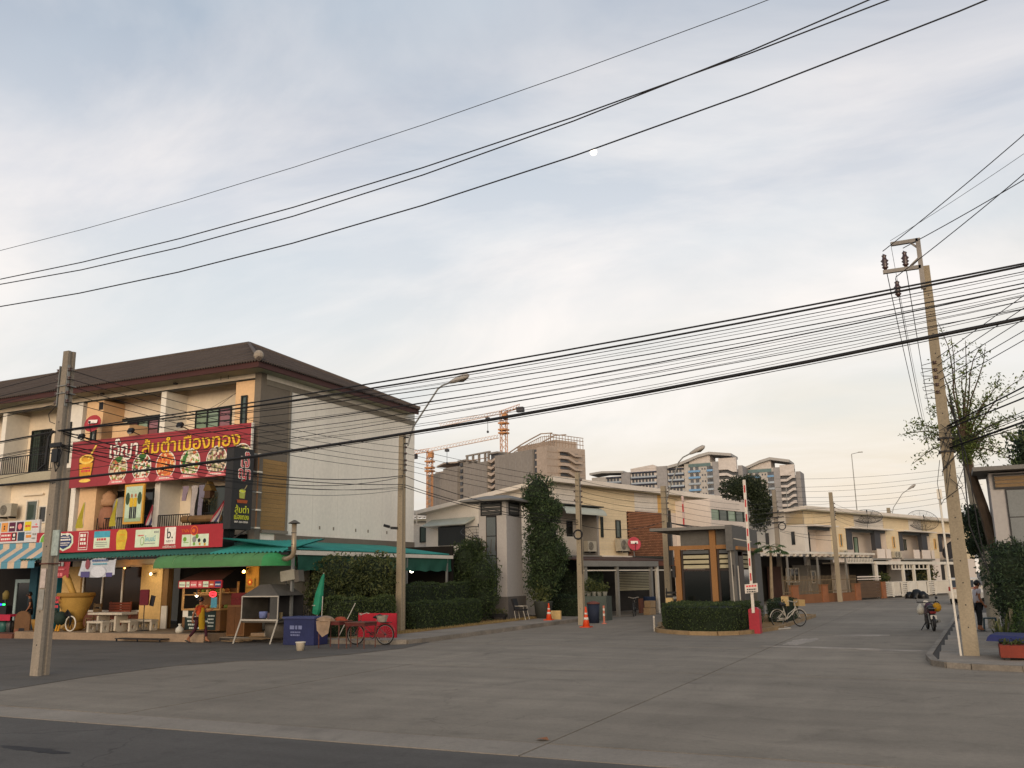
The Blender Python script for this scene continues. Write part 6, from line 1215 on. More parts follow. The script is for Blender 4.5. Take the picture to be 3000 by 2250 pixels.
# papaya
pp = T('papaya_tree', 'young papaya tree with drooping lobed leaves beside the guard booth', 'tree', (-7.0, 41.2, .1)); M().tube([(-7.05, 41.4, .1), (-7.0, 41.4, 1.6), (-6.92, 41.4, 3.3)], [.09, .075, .05], 8).out('trunk', mat('papaya_bark', '#8a7a62', var=.25, scale=4), pp)
m_pl = leafmat('papaya_leaf', (.030, .065, .015), (.075, .130, .035)); q = random.Random(31)
for i in range(13):
    a = i * 2.4; el = q.uniform(-.5, .6); L_ = q.uniform(.5, .85); c = Vector((-6.92, 41.4, 3.3)); e = c + Vector((math.cos(a) * L_ * math.cos(el), math.sin(a) * L_ * .8, math.sin(el) * L_ * .8 - .05)); m_ = M(); m_.tube([c, (c + e) / 2 + Vector((0, 0, .06)), e], .012, 4)
    for k in range(7):
        b = a + (k - 3) * .42; l = .34 * (1 - .08 * abs(k - 3)); tip = e + Vector((math.cos(b) * l, math.sin(b) * l, -.16)); s_ = Vector((-math.sin(b), math.cos(b), .1)) * .055; mid = (e + tip) / 2 + Vector((0, 0, .03)); m_.add([e, mid + s_, tip, mid - s_], [(0, 1, 2, 3)])
    m_.out('leaf', m_pl, pp)
for i, (x, y) in enumerate(((-19.15, 32.3), (-18.95, 32.9), (-19.05, 33.2), (-20.05, 36.9))):
    fb = M(); leaves(fb, [(x + random.gauss(0, .06), y + random.gauss(0, .06), .26 + random.gauss(0, .06)) for _ in range(60)], .06, random.Random(i)); fb.out('flower_clump', leafmat('white_petal', (.30, .30, .26), (.55, .54, .46)), label='small clump of white flowers at the foot of the front hedge', cat='flowers', group='white flower clumps by the front hedge')

# ================================================================== gate pillars, guard booth, barrier
m_gp = mat('gate_plaster', '#a5a09b', rough=.85, var=.10, scale=.7, streak=True, fine=.05); m_gpd = mat('gate_plinth', '#5f5b57', rough=.85, var=.15); m_gcap = mat('gate_cap', '#6f6c66', rough=.7, var=.15); m_lv = mat('louvre_grey', '#4c4d4c', rough=.5, var=.15)
gp = T('gate_pillar', 'tall pale grey gate pillar with louvred top and flat cap beside the vine tree', 'pillar', (-20.1, 40.9, 0))
M().box(-20.85, 40.0, 1.2, -19.31, 41.78, 5.84).out('shaft', m_gp, gp); M().box(-20.95, 39.84, 0, -19.2, 41.95, 1.2).out('plinth', m_gpd, gp)
cp = M(); cp.add([(-21.55, 39.3, 5.90), (-18.75, 39.3, 5.90), (-18.75, 42.6, 5.90), (-21.55, 42.6, 5.90), (-20.6, 40.3, 6.16), (-19.5, 40.3, 6.16), (-19.5, 41.6, 6.16), (-20.6, 41.6, 6.16), (-21.55, 39.3, 5.82), (-18.75, 39.3, 5.82), (-18.75, 42.6, 5.82), (-21.55, 42.6, 5.82)], [(0, 1, 5, 4), (1, 2, 6, 5), (2, 3, 7, 6), (3, 0, 4, 7), (4, 5, 6, 7), (8, 9, 1, 0), (9, 10, 2, 1), (10, 11, 3, 2), (11, 8, 0, 3), (11, 10, 9, 8)]); cp.out('cap', m_gcap, gp)
fr = M(); fr.box(-20.72, 39.94, 5.14, -19.55, 39.999, 5.2); fr.box(-20.72, 39.94, 5.72, -19.55, 39.999, 5.8); fr.box(-20.72, 39.94, 5.2, -20.66, 39.999, 5.72); fr.box(-19.61, 39.94, 5.2, -19.55, 39.999, 5.72); fr.box(-19.309, 40.25, 5.14, -19.26, 41.45, 5.2); fr.box(-19.309, 40.25, 5.72, -19.26, 41.45, 5.8); fr.box(-19.309, 40.25, 5.2, -19.26, 40.31, 5.72); fr.box(-19.309, 41.39, 5.2, -19.26, 41.45, 5.72); fr.out('louvre_frame', m_dark, gp)
for i in range(3):
    M().obox((-20.13, 39.96, 5.29 + i * .18), (1.04, .05, .13), Matrix.Rotation(R(25), 4, 'X')).out('louvre', m_lv, gp); M().obox((-19.28, 40.85, 5.29 + i * .18), (.05, 1.06, .13), Matrix.Rotation(R(25), 4, 'Y')).out('louvre', m_lv, gp)
M().box(-20.42, 39.95, 1.21, -19.85, 39.999, 5.13).out('strip_frame', m_dark, gp)
for i in range(4): M().box(-20.38, 39.935, 1.3 + i * .95, -19.89, 39.949, 2.2 + i * .95).out('pane', mat('grey_pane', '#5d6364', rough=.3, var=.15), gp)
gq = T('gate_pillar', 'grey gate pillar with flat cap and louvres at the right edge of the view', 'pillar', (2.4, 31, 0))
M().box(1.46, 30.0, .1, 3.6, 31.6, 4.9).out('shaft', m_gp, gq); M().box(1.05, 29.4, 4.93, 4.2, 32.2, 5.05).out('cap', m_gcap, gq); M().box(1.38, 29.94, .1, 3.7, 31.7, 1.1).out('plinth', m_gpd, gq)
fr = M(); fr.box(1.56, 29.93, 4.42, 3.4, 29.999, 4.47); fr.box(1.56, 29.93, 4.81, 3.4, 29.999, 4.86); fr.box(1.56, 29.93, 4.47, 1.6, 29.999, 4.81); fr.box(3.36, 29.93, 4.47, 3.4, 29.999, 4.81); fr.out('louvre_frame', m_dark, gq)
for i in range(3): M().obox((2.48, 29.96, 4.52 + i * .11), (1.74, .04, .085), Matrix.Rotation(R(25), 4, 'X')).out('louvre', mat('tan_louvre', '#8a7355', var=.15), gq)
M().box(1.84, 29.95, 1.12, 2.5, 29.999, 4.41).out('strip_frame', m_dark, gq)
for i in range(4): M().box(1.88, 29.935, 1.2 + i * .80, 2.46, 29.949, 1.97 + i * .80).out('pane', MATS['grey_pane'], gq)

gb = T('guard_booth', 'grey flat roofed guard booth with orange timber posts and louvred windows', 'guard booth', (-9.6, 41, .1))
m_or = mat('orange_timber', '#8c6338', rough=.65, var=.2, scale=1.5, streak=True); m_bw = mat('booth_grey', '#5c5a56', rough=.85, var=.12, scale=.6); m_slat = mat('cream_slat', '#a39a7c', rough=.6, var=.12, tint=.06)
BY = 40.0
M().box(-11.85, BY - .6, 4.04, -8.46, 45.2, 4.17).out('roof_slab', m_gcap, gb)
M().box(-8.459, BY - .62, 3.1, -8.16, 45.2, 4.20).out('roof_wing', m_bw, gb)
M().box(-10.65, BY + .12, 3.38, -8.46, BY + .3, 4.04).out('upper_wall', m_bw, gb)
M().box(-10.9, BY + .05, .1, -10.65, 44.5, .82).out('base_wall', m_bw, gb); M().box(-10.64, BY + .05, .1, -8.47, BY + .3, .80).out('base_wall', m_bw, gb); M().box(-10.66, BY - .02, .80, -8.47, BY + .3, .86).out('window_sill', m_gp, gb)
for a in ((-10.92, -10.66, .1, 3.2), (-9.30, -9.04, .1, 4.03)): M().box(a[0], BY - .06, a[2], a[1], BY + .18, a[3]).out('timber_post', m_or, gb)
M().box(-11.15, BY - .03, 3.2, -9.305, BY + .14, 3.375).out('timber_beam', m_or, gb); M().box(-9.035, BY - .03, 3.2, -8.46, BY + .14, 3.375).out('timber_beam', m_or, gb); M().box(-8.459, BY - .1, 3.15, -8.06, 46, 3.30).out('timber_beam', m_or, gb)
for x0, x1 in ((-10.64, -9.32), (-9.02, -8.48)):
    fr = M(); fr.box(x0, BY + .02, .87, x0 + .09, BY + .12, 3.19); fr.box(x1 - .07, BY + .02, .87, x1, BY + .12, 3.19); fr.box(x0 + .09, BY + .02, .87, x1 - .07, BY + .12, .93); fr.box(x0 + .09, BY + .02, 2.26, x1 - .07, BY + .12, 2.34); fo = fr.out('window_frame', mat('brown_frame', '#2a1c14', rough=.5), gb)
    M().box(x0 + .091, BY + .06, .931, x1 - .071, BY + .075, 2.259).out('pane', glassmat('booth_glass', '#0f1413', spec=.35), fo)
    for i in range(4): M().obox(((x0 + x1) / 2 + .01, BY + .06, 2.44 + i * .215), (x1 - x0 - .17, .03, .155), Matrix.Rotation(R(-18), 4, 'X')).out('louvre_slat', m_slat if i < 3 else m_lv, fo)
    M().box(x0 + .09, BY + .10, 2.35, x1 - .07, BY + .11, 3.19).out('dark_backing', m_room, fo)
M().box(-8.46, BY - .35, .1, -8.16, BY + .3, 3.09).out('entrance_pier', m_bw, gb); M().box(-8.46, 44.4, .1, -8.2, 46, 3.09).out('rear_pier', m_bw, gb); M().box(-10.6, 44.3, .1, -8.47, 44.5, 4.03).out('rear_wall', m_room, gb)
M().box(-8.26, 40.6, .1, -8.2, 41.5, 2.9).out('door_frame', mat('brown_frame', '#2a1c14'), gb)
fr = M(); fr.box(-8.28, 41.6, .9, -8.22, 43.6, .98); fr.box(-8.28, 41.6, 3.0, -8.22, 43.6, 3.08); fr.box(-8.28, 41.6, .98, -8.22, 41.7, 3.0); fr.box(-8.28, 43.5, .98, -8.22, 43.6, 3.0); fo = fr.out('window_frame', MATS['brown_frame'], gb); M().box(-8.26, 41.7, .98, -8.24, 43.5, 2.3).out('pane', MATS['booth_glass'], fo)
for i in range(3): M().obox((-8.25, 42.6, 2.45 + i * .2), (.03, 1.8, .15), Matrix.Rotation(R(18), 4, 'Y')).out('louvre_slat', m_slat, fo)
M().tube([(-8.3, BY - .37, .3), (-8.34, BY - .37, 3.45), (-8.2, BY - .4, 3.62), (-7.75, BY - .45, 3.52), (-7.4, BY - .45, 3.45)], .028, 6).out('conduit', m_gl, gb); M().tube([(-8.05, BY - .3, .3), (-8.07, BY - .3, 2.45)], .03, 6).out('thin_pipe', m_gl, gb)
for x in (-10.95, -8.3): M().box(x - .06, BY - .2, 2.0, x + .06, BY - .061 if x < -10 else BY - .351, 2.5).out('wall_lantern', m_dark, gb)
ba = T('barrier_gate', 'raised red and white barrier arm on a red cabinet with hanging sign plate', 'barrier', (-6.37, 33.7, 0))
m_bc = mat('cabinet_red', '#9a1c2c', rough=.45, var=.12); M().prism([(-6.56, 33.55), (-6.18, 33.55), (-6.18, 33.95), (-6.56, 33.95)], .0, .84).out('cabinet', m_bc, ba); M().lathe([(.21, 0), (.21, .02), (.12, .07)], (-6.37, 33.75, .84), 4, Matrix.Rotation(R(45), 3, 'Z')).out('cabinet_top', m_bc, ba)
m_arm = mat('arm_white', '#c9bfb2', rough=.5, var=.06); m_stripe = mat('arm_red', '#b03030', rough=.5, var=.08)
M().box(-6.42, 33.47, .72, -6.32, 33.53, 5.5).out('arm', m_arm, ba)
for i in range(7): M().box(-6.395, 33.461, 1.85 + i * .53, -6.345, 33.469, 2.12 + i * .53).out('stripe', m_stripe, ba)
sg = Fr((-6.60, 33.44, 1.40), Vector((.985, 0, .06)).normalized(), Vector((.06, 0, 1)).normalized(), -Y3, ba); sg.flat('sign_plate', [(0, 0), (.46, .02), (.44, .34), (-.02, .32)], m_arm, 0, .02); sg.bars('sign_lettering', [(.04, .22, .36, .06)], m_letr, .022); sg.bars('sign_lettering', [(.06, .11, .34, .045), (.06, .03, .34, .045)], m_ink, .022)
ba2 = T('barrier_gate', 'second raised red and white barrier arm showing behind the guard booth roof', 'barrier', (-13.4, 51.5, 0)); M().box(-13.45, 51.4, 1.0, -13.33, 51.47, 6.62).out('arm', mat('arm_pale', '#c0a8a0', var=.06), ba2); M().box(-13.6, 51.3, 0, -13.2, 51.7, .95).out('cabinet', m_bc, ba2)
for i in range(6): M().box(-13.43, 51.39, 1.6 + i * .82, -13.35, 51.399, 2.05 + i * .82).out('stripe', MATS['arm_red'], ba2)
# cones, posts, small things at the gate
m_cone = mat('cone_orange', '#c8441c', rough=.6, var=.12); m_cw = mat('cone_white', '#c9c0b4', rough=.6)
def cone(label, x, y, z, h):
    t = T('traffic_cone', label, 'traffic cone', (x, y, z), 0, 'traffic cones at the gate'); s_ = h / .75
    M().box(-.19*s_, -.19*s_, 0, .19*s_, .19*s_, .035*s_).out('base', m_cone, t, world=False); M().lathe([(.14*s_, .035*s_), (.10*s_, .26*s_), (.085*s_, .36*s_), (.066*s_, .46*s_), (.052*s_, .54*s_), (.03*s_, .75*s_)], (0, 0, 0), 14).out('body', m_cone, t, True, world=False)
    for a, b, r0, r1 in ((.27, .36, .101, .087), (.47, .53, .066, .057)): M().lathe([(r0*s_, a*s_), (r1*s_, b*s_)], (0, 0, 0), 14).out('reflective_band', m_cw, t, True, world=False)
cone('orange traffic cone on the pavement beside the planter box', -16.8, 39.2, .15, .76); cone('orange traffic cone on the road in front of the hedge pole', -13.9, 36.4, 0.003, .84)
dl = T('bollard', 'faded pink and white flexible post beside the driveway', 'bollard', (-14.1, 39.2, 0)); M().tube([(-14.1, 39.2, .03), (-14.1, 39.2, .8)], .045, 9).out('tube', mat('faded_pink', '#b5705c', var=.2), dl); M().lathe([(.13, 0.003), (.12, .03), (.05, .05)], (-14.1, 39.2, 0), 12).out('base', mat('faded_pink', '#b5705c'), dl)
for z in (.35, .58): M().tube([(-14.1, 39.2, z), (-14.1, 39.2, z + .1)], .048, 9).out('reflective_band', m_cw, dl)
wp = T('bollard', 'thin white post at the left corner of the island hedge', 'bollard', (-10.25, 34.15, 0)); M().tube([(-10.25, 34.1, .003), (-10.25, 34.1, .58)], .035, 8).out('tube', m_gl, wp); M().tube([(-10.25, 34.1, .5), (-10.25, 34.1, .56)], .037, 8).out('cap_band', m_cw, wp)
for lb_, x, y in (('cream block light standing left of the island hedge', -10.75, 38.2), ('cream block light standing beside the white bicycle', -6.25, 40.0)): t = T('block_light', lb_, 'post light', (x, y, .1), 0, 'cream block lights on the island'); M().box(x - .14, y - .1, .75, x + .14, y + .1, 1.15).out('lamp_box', mat('cream_box', '#b59a68', rough=.6, var=.1), t); M().box(x - .05, y - .04, .1, x + .05, y + .04, .749).out('stem', m_dark, t)
mb = T('message_board', 'dark slatted rack with small label standing beside the guard booth', 'rack', (-11.5, 42, .0))
for i in range(6): M().box(-12.0, 42, .4 + i * .17, -11.1, 42.05, .5 + i * .17).out('slat', m_dark, mb)
for x in (-12.0, -11.15): M().box(x, 42.051, .0, x + .05, 42.1, 1.5).out('post', m_dark, mb)
M().box(-11.65, 41.98, 1.0, -11.4, 41.998, 1.12).out('label_plate', m_grey, mb)
orb = M().box(-11.15, 41.2, .3, -10.98, 41.5, 1.35); orb.out('orange_panel', mat('panel_orange', '#a85a1e', rough=.6, var=.15), label='narrow orange panel leaning at the left booth post', cat='panel')
pc = T('black_chair', 'black cushioned metal armchair on the pavement before the gate pillar', 'chair', (-18.2, 39.0, .15)); m_bl = mat('black_vinyl', '#1a1a1d', rough=.5, var=.15)
M().obox((-18.15, 39.0, .62), (.5, .48, .08)).out('seat', m_bl, pc); M().obox((-18.42, 39.0, .88), (.08, .48, .5), Matrix.Rotation(R(-18), 4, 'Y')).out('backrest', m_bl, pc)
for y in (38.78, 39.22): M().tube([(-18.38, y, .62), (-18.30, y, .17)], .016, 5).out('leg', m_gl, pc); M().tube([(-17.92, y, .62), (-17.80, y, .17)], .016, 5).out('leg', m_gl, pc); M().tube([(-18.45, y, .8), (-17.9, y, .78), (-17.92, y, .6)], .014, 5).out('armrest', m_gl, pc)
pb = T('planter_trough', 'low black planter trough with weeds at the pillar foot', 'planter', (-19.1, 38.7, .15)); M().box(-19.6, 38.55, .3, -18.75, 38.85, .46).out('trough', m_dark, pb); M().box(-19.55, 38.58, .16, -19.45, 38.8, .299).out('foot', m_dark, pb); M().box(-18.9, 38.58, .16, -18.8, 38.8, .299).out('foot', m_dark, pb)
a = M(); leaves(a, [(-19.2 + random.gauss(0, .22), 38.7 + random.gauss(0, .08), .55 + random.gauss(0, .08)) for _ in range(130)], .12, random.Random(3)); a.out('weeds', L_bush, pb, kind='stuff')
bt = T('big_plant_tub', 'large dark tub with spiky plant under the vine tree', 'planter', (-17.9, 41.2, .15)); M().lathe([(.38, 0), (.46, .75), (.48, .8), (.42, .8)], (-17.9, 41.1, .15), 16).out('tub', mat('tub_grey', '#3a3d38', var=.2), bt, True); a = M(); leaves(a, [(-17.9 + random.gauss(0, .3), 41.0 + random.gauss(0, .2), 1.3 + random.gauss(0, .25)) for _ in range(260)], .2, random.Random(3)); a.out('plant', L_bush, bt, kind='stuff')
M().box(-17.0, 39.9, .15, -16.5, 40.0, .55).out('cream_board', mat('cream_box', '#b59a68'), label='cream board standing just behind the pavement traffic cone', cat='board')
bn = T('wheelie_bin', 'dark blue litter bin with reddish lid beside the hedge pole', 'bin', (-14.9, 39.8, 0)); M().lathe([(.24, .0), (.29, .85)], (-14.85, 39.9, 0), 14).out('body', mat('bin_blue', '#242b3c', var=.2), bn, True); M().lathe([(.31, .85), (.31, .9), (.08, .98)], (-14.85, 39.9, 0), 14).out('lid', mat('bin_lid', '#6a4038', var=.2), bn, True)
tk = T('water_cabinet', 'grey green metal cabinet with potted plants on top by the bin', 'cabinet', (-14.6, 42.3, .0)); M().box(-16.2, 42.1, 0, -15.0, 42.9, 1.15).out('body', mat('cabinet_green', '#4a524c', var=.2), tk)
for i in range(4): a = M(); x = -16.0 + .28 * i; a.lathe([(.10, 1.151), (.13, 1.35), (.14, 1.36)], (x, 42.4, 0), 10); a.out('plant_pot', mat('pot_white', '#8f9088', var=.4, scale=9), smooth=True, label=['patterned pot on the grey green cabinet, leftmost of four', 'patterned pot on the grey green cabinet, second from the bin', 'patterned pot on the grey green cabinet, third from the bin', 'patterned pot on the grey green cabinet, nearest the driveway'][i], cat='pot', group='pots on the cabinet')
shrub('potted_plants', 'leafy potted plants growing above the grey green cabinet', 'plant', [(-15.9, 42.4, 1.65, .42, .35, .35), (-15.3, 42.5, 1.55, .3, .3, .28)], 620, .14, L_bush, 33, ragged=.35, corek=0)
hs_ = T('garden_hose', 'pale pipe bent on the ground behind the barrier cabinet', 'hose', (-6, 36, 0)); M().tube([(-6.3, 37.5, .03), (-5.85, 37.2, .03), (-5.6, 36.6, .03), (-5.9, 36.0, .03), (-6.3, 35.6, .03)], .03, 6).out('pipe', m_gl, hs_)
bicycle('white bicycle with a cream box, parked by the small hedge', (-5.85, 38.0, .003), R(226), m_gl, m_dark, 'front')
rw = T('planter_box', 'red planter box with dark feet on the right pavement', 'planter', (1.6, 23.5, .1)); M().box(.92, 23.2, .18, 2.6, 23.9, .44).out('box', mat('planter_red', '#7a3020', rough=.7, var=.25), rw)
for x in (1.0, 2.4): M().box(x, 23.3, .12, x + .1, 23.4, .18).out('foot', m_dark, rw)
a = M(); leaves(a, [(random.uniform(.95, 2.5), random.uniform(23.3, 23.8), .5 + random.gauss(0, .04)) for _ in range(300)], .1, random.Random(3)); a.out('grass_tuft', L_bush, rw, kind='stuff')
tb2 = T('blue_table', 'low table under a dark blue cloth standing behind the red planter', 'table', (1.7, 24.3, .1)); m_bcl = mat('cloth_navy', '#252a56', rough=.7, var=.2)
a = M(); n = 8
for k, (d, z) in enumerate(((.0, .62), (.06, .58), (.10, .50))):
    for x, y in ((.78 - d, 23.85 - d), (1.3, 23.72 - d), (2.6 + d, 23.9 - d), (2.6 + d, 24.8 + d), (.95 - d, 24.8 + d)): a.v.append((x, y, z + .02 * math.sin(x * 9)))
a.f = [(0, 1, 2, 3, 4)] + [(k*5 + i, k*5 + (i+1) % 5, (k+1)*5 + (i+1) % 5, (k+1)*5 + i) for k in range(2) for i in range(5)]; a.out('cloth', m_bcl, tb2)
for x, y in ((1.0, 24.0), (2.4, 24.0), (1.0, 24.6), (2.4, 24.6)): M().box(x - .03, y - .03, .12, x + .03, y + .03, .57).out('leg', m_dark, tb2)
st_ = T('plastic_stool', 'dark teal plastic stool beside the standing person in white shirt', 'stool', (1.15, 34.3, .1)); m_st = mat('stool_teal', '#1f3a44', rough=.5, var=.15); M().box(.98, 34.1, .52, 1.36, 34.5, .56).out('seat', m_st, st_)
for x in (1.0, 1.34):
    for y in (34.13, 34.47): M().bar((x, y, .52), (x + (.03 if x > 1.1 else -.03), y, .12), .05).out('leg', m_st, st_)
# ================================================================== people
def skin(name, vs, es, rad, mt, parent, root=0, lv=1):
    me = bpy.data.meshes.new(name); me.from_pydata(vs, es, []); o = bpy.data.objects.new(name, me); COL.objects.link(o)
    m = o.modifiers.new('s', 'SKIN'); m.use_smooth_shade = True
    for i, r_ in enumerate(rad):
        d = me.skin_vertices[0].data[i]; d.radius = r_ if hasattr(r_, '__len__') else (r_, r_); d.use_root = i == root
    s = o.modifiers.new('u', 'SUBSURF'); s.levels = lv; s.render_levels = lv
    dg = bpy.context.evaluated_depsgraph_get(); me2 = bpy.data.meshes.new_from_object(o.evaluated_get(dg)); bpy.data.objects.remove(o); bpy.data.meshes.remove(me)
    me2.materials.clear(); me2.materials.append(mt)
    for p in me2.polygons: p.use_smooth = True
    me2.name = name; return link(name, me2, parent)
def person(label, loc, rz, J, top_m, leg_m, skin_m, hair_m, bun=True, sleeve=.5, legcut=.82, k=1.):
    """J: joints (x forward, y left, z up): head, neck, chest, pelvis, sh/el/wr/hand L R, hip/kn/an/toe L R"""
    t = T('person', label, 'person', loc, rz); P = {a: Vector(b) * k for a, b in J.items()}
    names = ['pelvis', 'waist', 'chest', 'neckb', 'neck', 'head', 'crown', 'shL', 'elL', 'wrL', 'haL', 'shR', 'elR', 'wrR', 'haR', 'hipL', 'knL', 'anL', 'heL', 'toL', 'hipR', 'knR', 'anR', 'heR', 'toR']
    rad = [(.12, .15), (.105, .13), (.11, .15), (.06, .07), (.05, .05), (.085, .095), (.06, .065), .052, .04, .028, .036, .052, .04, .028, .036, .082, .055, .036, .034, .028, .082, .055, .036, .034, .028]
    ed = [(0, 1), (1, 2), (2, 3), (3, 4), (4, 5), (5, 6), (2, 7), (7, 8), (8, 9), (9, 10), (2, 11), (11, 12), (12, 13), (13, 14), (0, 15), (15, 16), (16, 17), (17, 18), (17, 19), (0, 20), (20, 21), (21, 22), (22, 23), (22, 24)]
    b = skin('body', [P[n] for n in names], ed, [tuple(x * k for x in (r_ if hasattr(r_, '__len__') else (r_, r_))) for r_ in rad], skin_m, t)
    bm = bmesh.new(); bm.from_mesh(b.data)      # fingers joined into the body mesh
    extra = M()
    for s_ in 'LR':
        h, w = P['ha' + s_], P['wr' + s_]; d = (h - w).normalized(); side = d.cross(Vector((0, 1, 0))).normalized(); up = Vector((0, 1 if s_ == 'L' else -1, 0))
        for j, ln_ in enumerate((.055, .065, .06, .045)):
            p = h + side * (.022 * (1.5 - j)) * k; extra.tube([p, p + d * ln_ * .6 * k, p + (d * ln_ - up * .012) * k], [.010 * k, .009 * k, .007 * k], 5)
        p = h - d * .02 * k + side * .03 * k; extra.tube([p, p + (side * .025 + d * .025) * k, p + (side * .03 + d * .05) * k], [.012 * k, .010 * k, .008 * k], 5)
    me = extra.mesh('f', skin_m); bm.from_mesh(me); bm.to_mesh(b.data); bm.free(); bpy.data.meshes.remove(me)
    lp_ = lambda a, c, u: P[a].lerp(P[c], u)
    g = .014 * k
    skin('shirt', [P['pelvis'] - Vector((0, 0, .05 * k)), P['waist'], P['chest'], P['neckb'], P['shL'], lp_('shL', 'elL', sleeve), P['shR'], lp_('shR', 'elR', sleeve)], [(0, 1), (1, 2), (2, 3), (2, 4), (4, 5), (2, 6), (6, 7)], [(.14*k, .17*k), (.125*k, .15*k), (.125*k, .165*k), (.06*k, .075*k), .066*k, .056*k, .066*k, .056*k], top_m, t)
    skin('trousers', [P['pelvis'], P['hipL'], P['knL'], lp_('knL', 'anL', legcut), P['hipR'], P['knR'], lp_('knR', 'anR', legcut)], [(0, 1), (1, 2), (2, 3), (0, 4), (4, 5), (5, 6)], [(.13*k, .158*k), .092*k, .064*k, .046*k, .092*k, .064*k, .046*k], leg_m, t)
    h = P['head']; hd = (P['crown'] - P['head']).normalized(); f = Vector((1, 0, 0))
    M().sphere(h + hd * .035 * k - f * .018 * k, .106 * k, 14, 10).out('hair', hair_m, t, True, world=False)
    if bun: M().sphere(h - f * .12 * k + hd * .03 * k, .05 * k, 10, 7).out('hair_bun', hair_m, t, True, world=False)
    M().tube([h + f * .085 * k + hd * .01 * k, h + f * .112 * k - hd * .018 * k], [.010 * k, .016 * k], 6).out('nose', skin_m, t, True, world=False)
    for y in (-.035, .035): M().sphere(h + f * .088 * k + Vector((0, y * k, .012 * k)), .011 * k, 8, 6).out('eye', m_ink, t, True, world=False); M().sphere(h + Vector((-.005 * k, y * 2.55 * k, 0)), .022 * k, 8, 6).out('ear', skin_m, t, True, world=False)
    M().tube([h + f * .086 * k + Vector((0, -.022 * k, -.045 * k)), h + f * .093 * k + Vector((0, 0, -.046 * k)), h + f * .086 * k + Vector((0, .022 * k, -.045 * k))], .006 * k, 5).out('mouth', mat('lip', '#7a3a34', var=.1), t, world=False)
    for s_ in 'LR': a, c = P['he' + s_], P['to' + s_]; d = (c - a); M().obox((a + c) / 2 - Vector((0, 0, .032 * k)), (d.length + .09 * k, .085 * k, .022 * k), d.to_track_quat('X', 'Z').to_matrix().to_4x4()).out('sandal', m_dark, t, world=False)
    return t, P
m_sk = mat('skin', '#8a5a3e', rough=.55, var=.08); m_hair = mat('black_hair', '#141010', rough=.5, var=.1)
JW = dict(pelvis=(0, 0, .84), waist=(.0, 0, .98), chest=(.02, 0, 1.16), neckb=(.01, 0, 1.28), neck=(.025, 0, 1.34), head=(.04, 0, 1.44), crown=(.03, 0, 1.53), shL=(.01, .15, 1.24), elL=(.14, .19, 1.05), wrL=(.34, .14, 1.10), haL=(.41, .12, 1.12), shR=(.01, -.15, 1.24), elR=(-.11, -.20, 1.02), wrR=(-.16, -.18, .80), haR=(-.155, -.17, .73),
          hipL=(.02, .085, .78), knL=(.22, .08, .46), anL=(.27, .08, .10), heL=(.23, .08, .055), toL=(.40, .08, .05), hipR=(-.02, -.085, .78), knR=(-.10, -.08, .44), anR=(-.36, -.08, .14), heR=(-.41, -.08, .10), toR=(-.27, -.08, .045))
w_, P = person('woman in orange top, yellow apron and maroon leggings walking past the food stall', (-23.98, 24.6, .012), R(12), JW, mat('orange_top', '#b5431f', rough=.8, var=.15), mat('maroon_leggings', '#3a1420', rough=.8, var=.15), m_sk, m_hair, sleeve=.62)
ap = M(); n = 7
for j, (z, x, hw) in enumerate(((1.20, .155, .08), (1.06, .165, .12), (.95, .17, .17), (.80, .18, .19), (.62, .20, .2), (.46, .22, .2))):
    for i in range(n + 1): u = 2 * i / n - 1; ap.v.append((x - .09 * u * u * (1 if j > 1 else .5), u * hw, z))
for j in range(5):
    for i in range(n): ap.f.append((j*(n+1)+i, j*(n+1)+i+1, (j+1)*(n+1)+i+1, (j+1)*(n+1)+i))
ap.out('apron', mat('apron_yellow', '#b08a1c', rough=.8, var=.2), w_, True, world=False)
JS = dict(pelvis=(0, 0, .88), waist=(0, 0, 1.02), chest=(.02, 0, 1.22), neckb=(.03, 0, 1.36), neck=(.05, 0, 1.42), head=(.08, 0, 1.52), crown=(.08, 0, 1.61), shL=(.02, .17, 1.32), elL=(.0, .22, 1.06), wrL=(.12, .2, .86), haL=(.16, .19, .80), shR=(.02, -.17, 1.32), elR=(0, -.22, 1.06), wrR=(.12, -.2, .86), haR=(.16, -.19, .80),
          hipL=(0, .09, .82), knL=(.03, .1, .46), anL=(0, .1, .09), heL=(-.04, .1, .045), toL=(.13, .1, .04), hipR=(0, -.09, .82), knR=(.02, -.1, .46), anR=(-.02, -.1, .09), heR=(-.06, -.1, .045), toR=(.11, -.1, .04))
person('person in a loose white shirt and dark trousers standing by the stool', (.86, 34.2, .122), R(20), JS, mat('white_shirt', '#a9a3a6', rough=.85, var=.12), mat('dark_trousers', '#17191c', rough=.85), m_sk, m_hair, bun=False)
# ================================================================== motorcycle, bin bags, cars
m_tyre = mat('tyre', '#1c1b1a'); m_wine = mat('wine_plastic', '#3a1420', rough=.4, var=.15)
mc = T('motorcycle', 'dark red underbone motorcycle with plastic bag and yellow box seen from behind', 'motorcycle', (-.68, 36.6, 0), R(100))
for x in (-.62, .62): w = M().torus((x, 0, .28), .235, .045, 'Y', 24, 7).out('tyre', m_tyre, mc, world=False); M().torus((x, 0, .28), .19, .02, 'Y', 20, 5).out('rim', m_steel, w, world=False); sp = M(); [sp.tube([(x, 0, .28), (x + .19 * math.cos(i * .628), 0, .28 + .19 * math.sin(i * .628))], .008, 4) for i in range(10)]; sp.out('spokes', m_steel, w, world=False)
M().tube([(-.72, 0, .62), (-.45, 0, .72), (-.1, 0, .66), (.15, 0, .5), (.36, 0, .6), (.46, 0, .85)], [.06, .12, .12, .09, .10, .07], 10).out('body_panel', m_wine, mc, True, world=False); M().tube([(-.68, 0, .74), (-.4, 0, .80), (.0, 0, .76)], [.08, .12, .10], 10).out('seat', m_bl, mc, True, world=False)
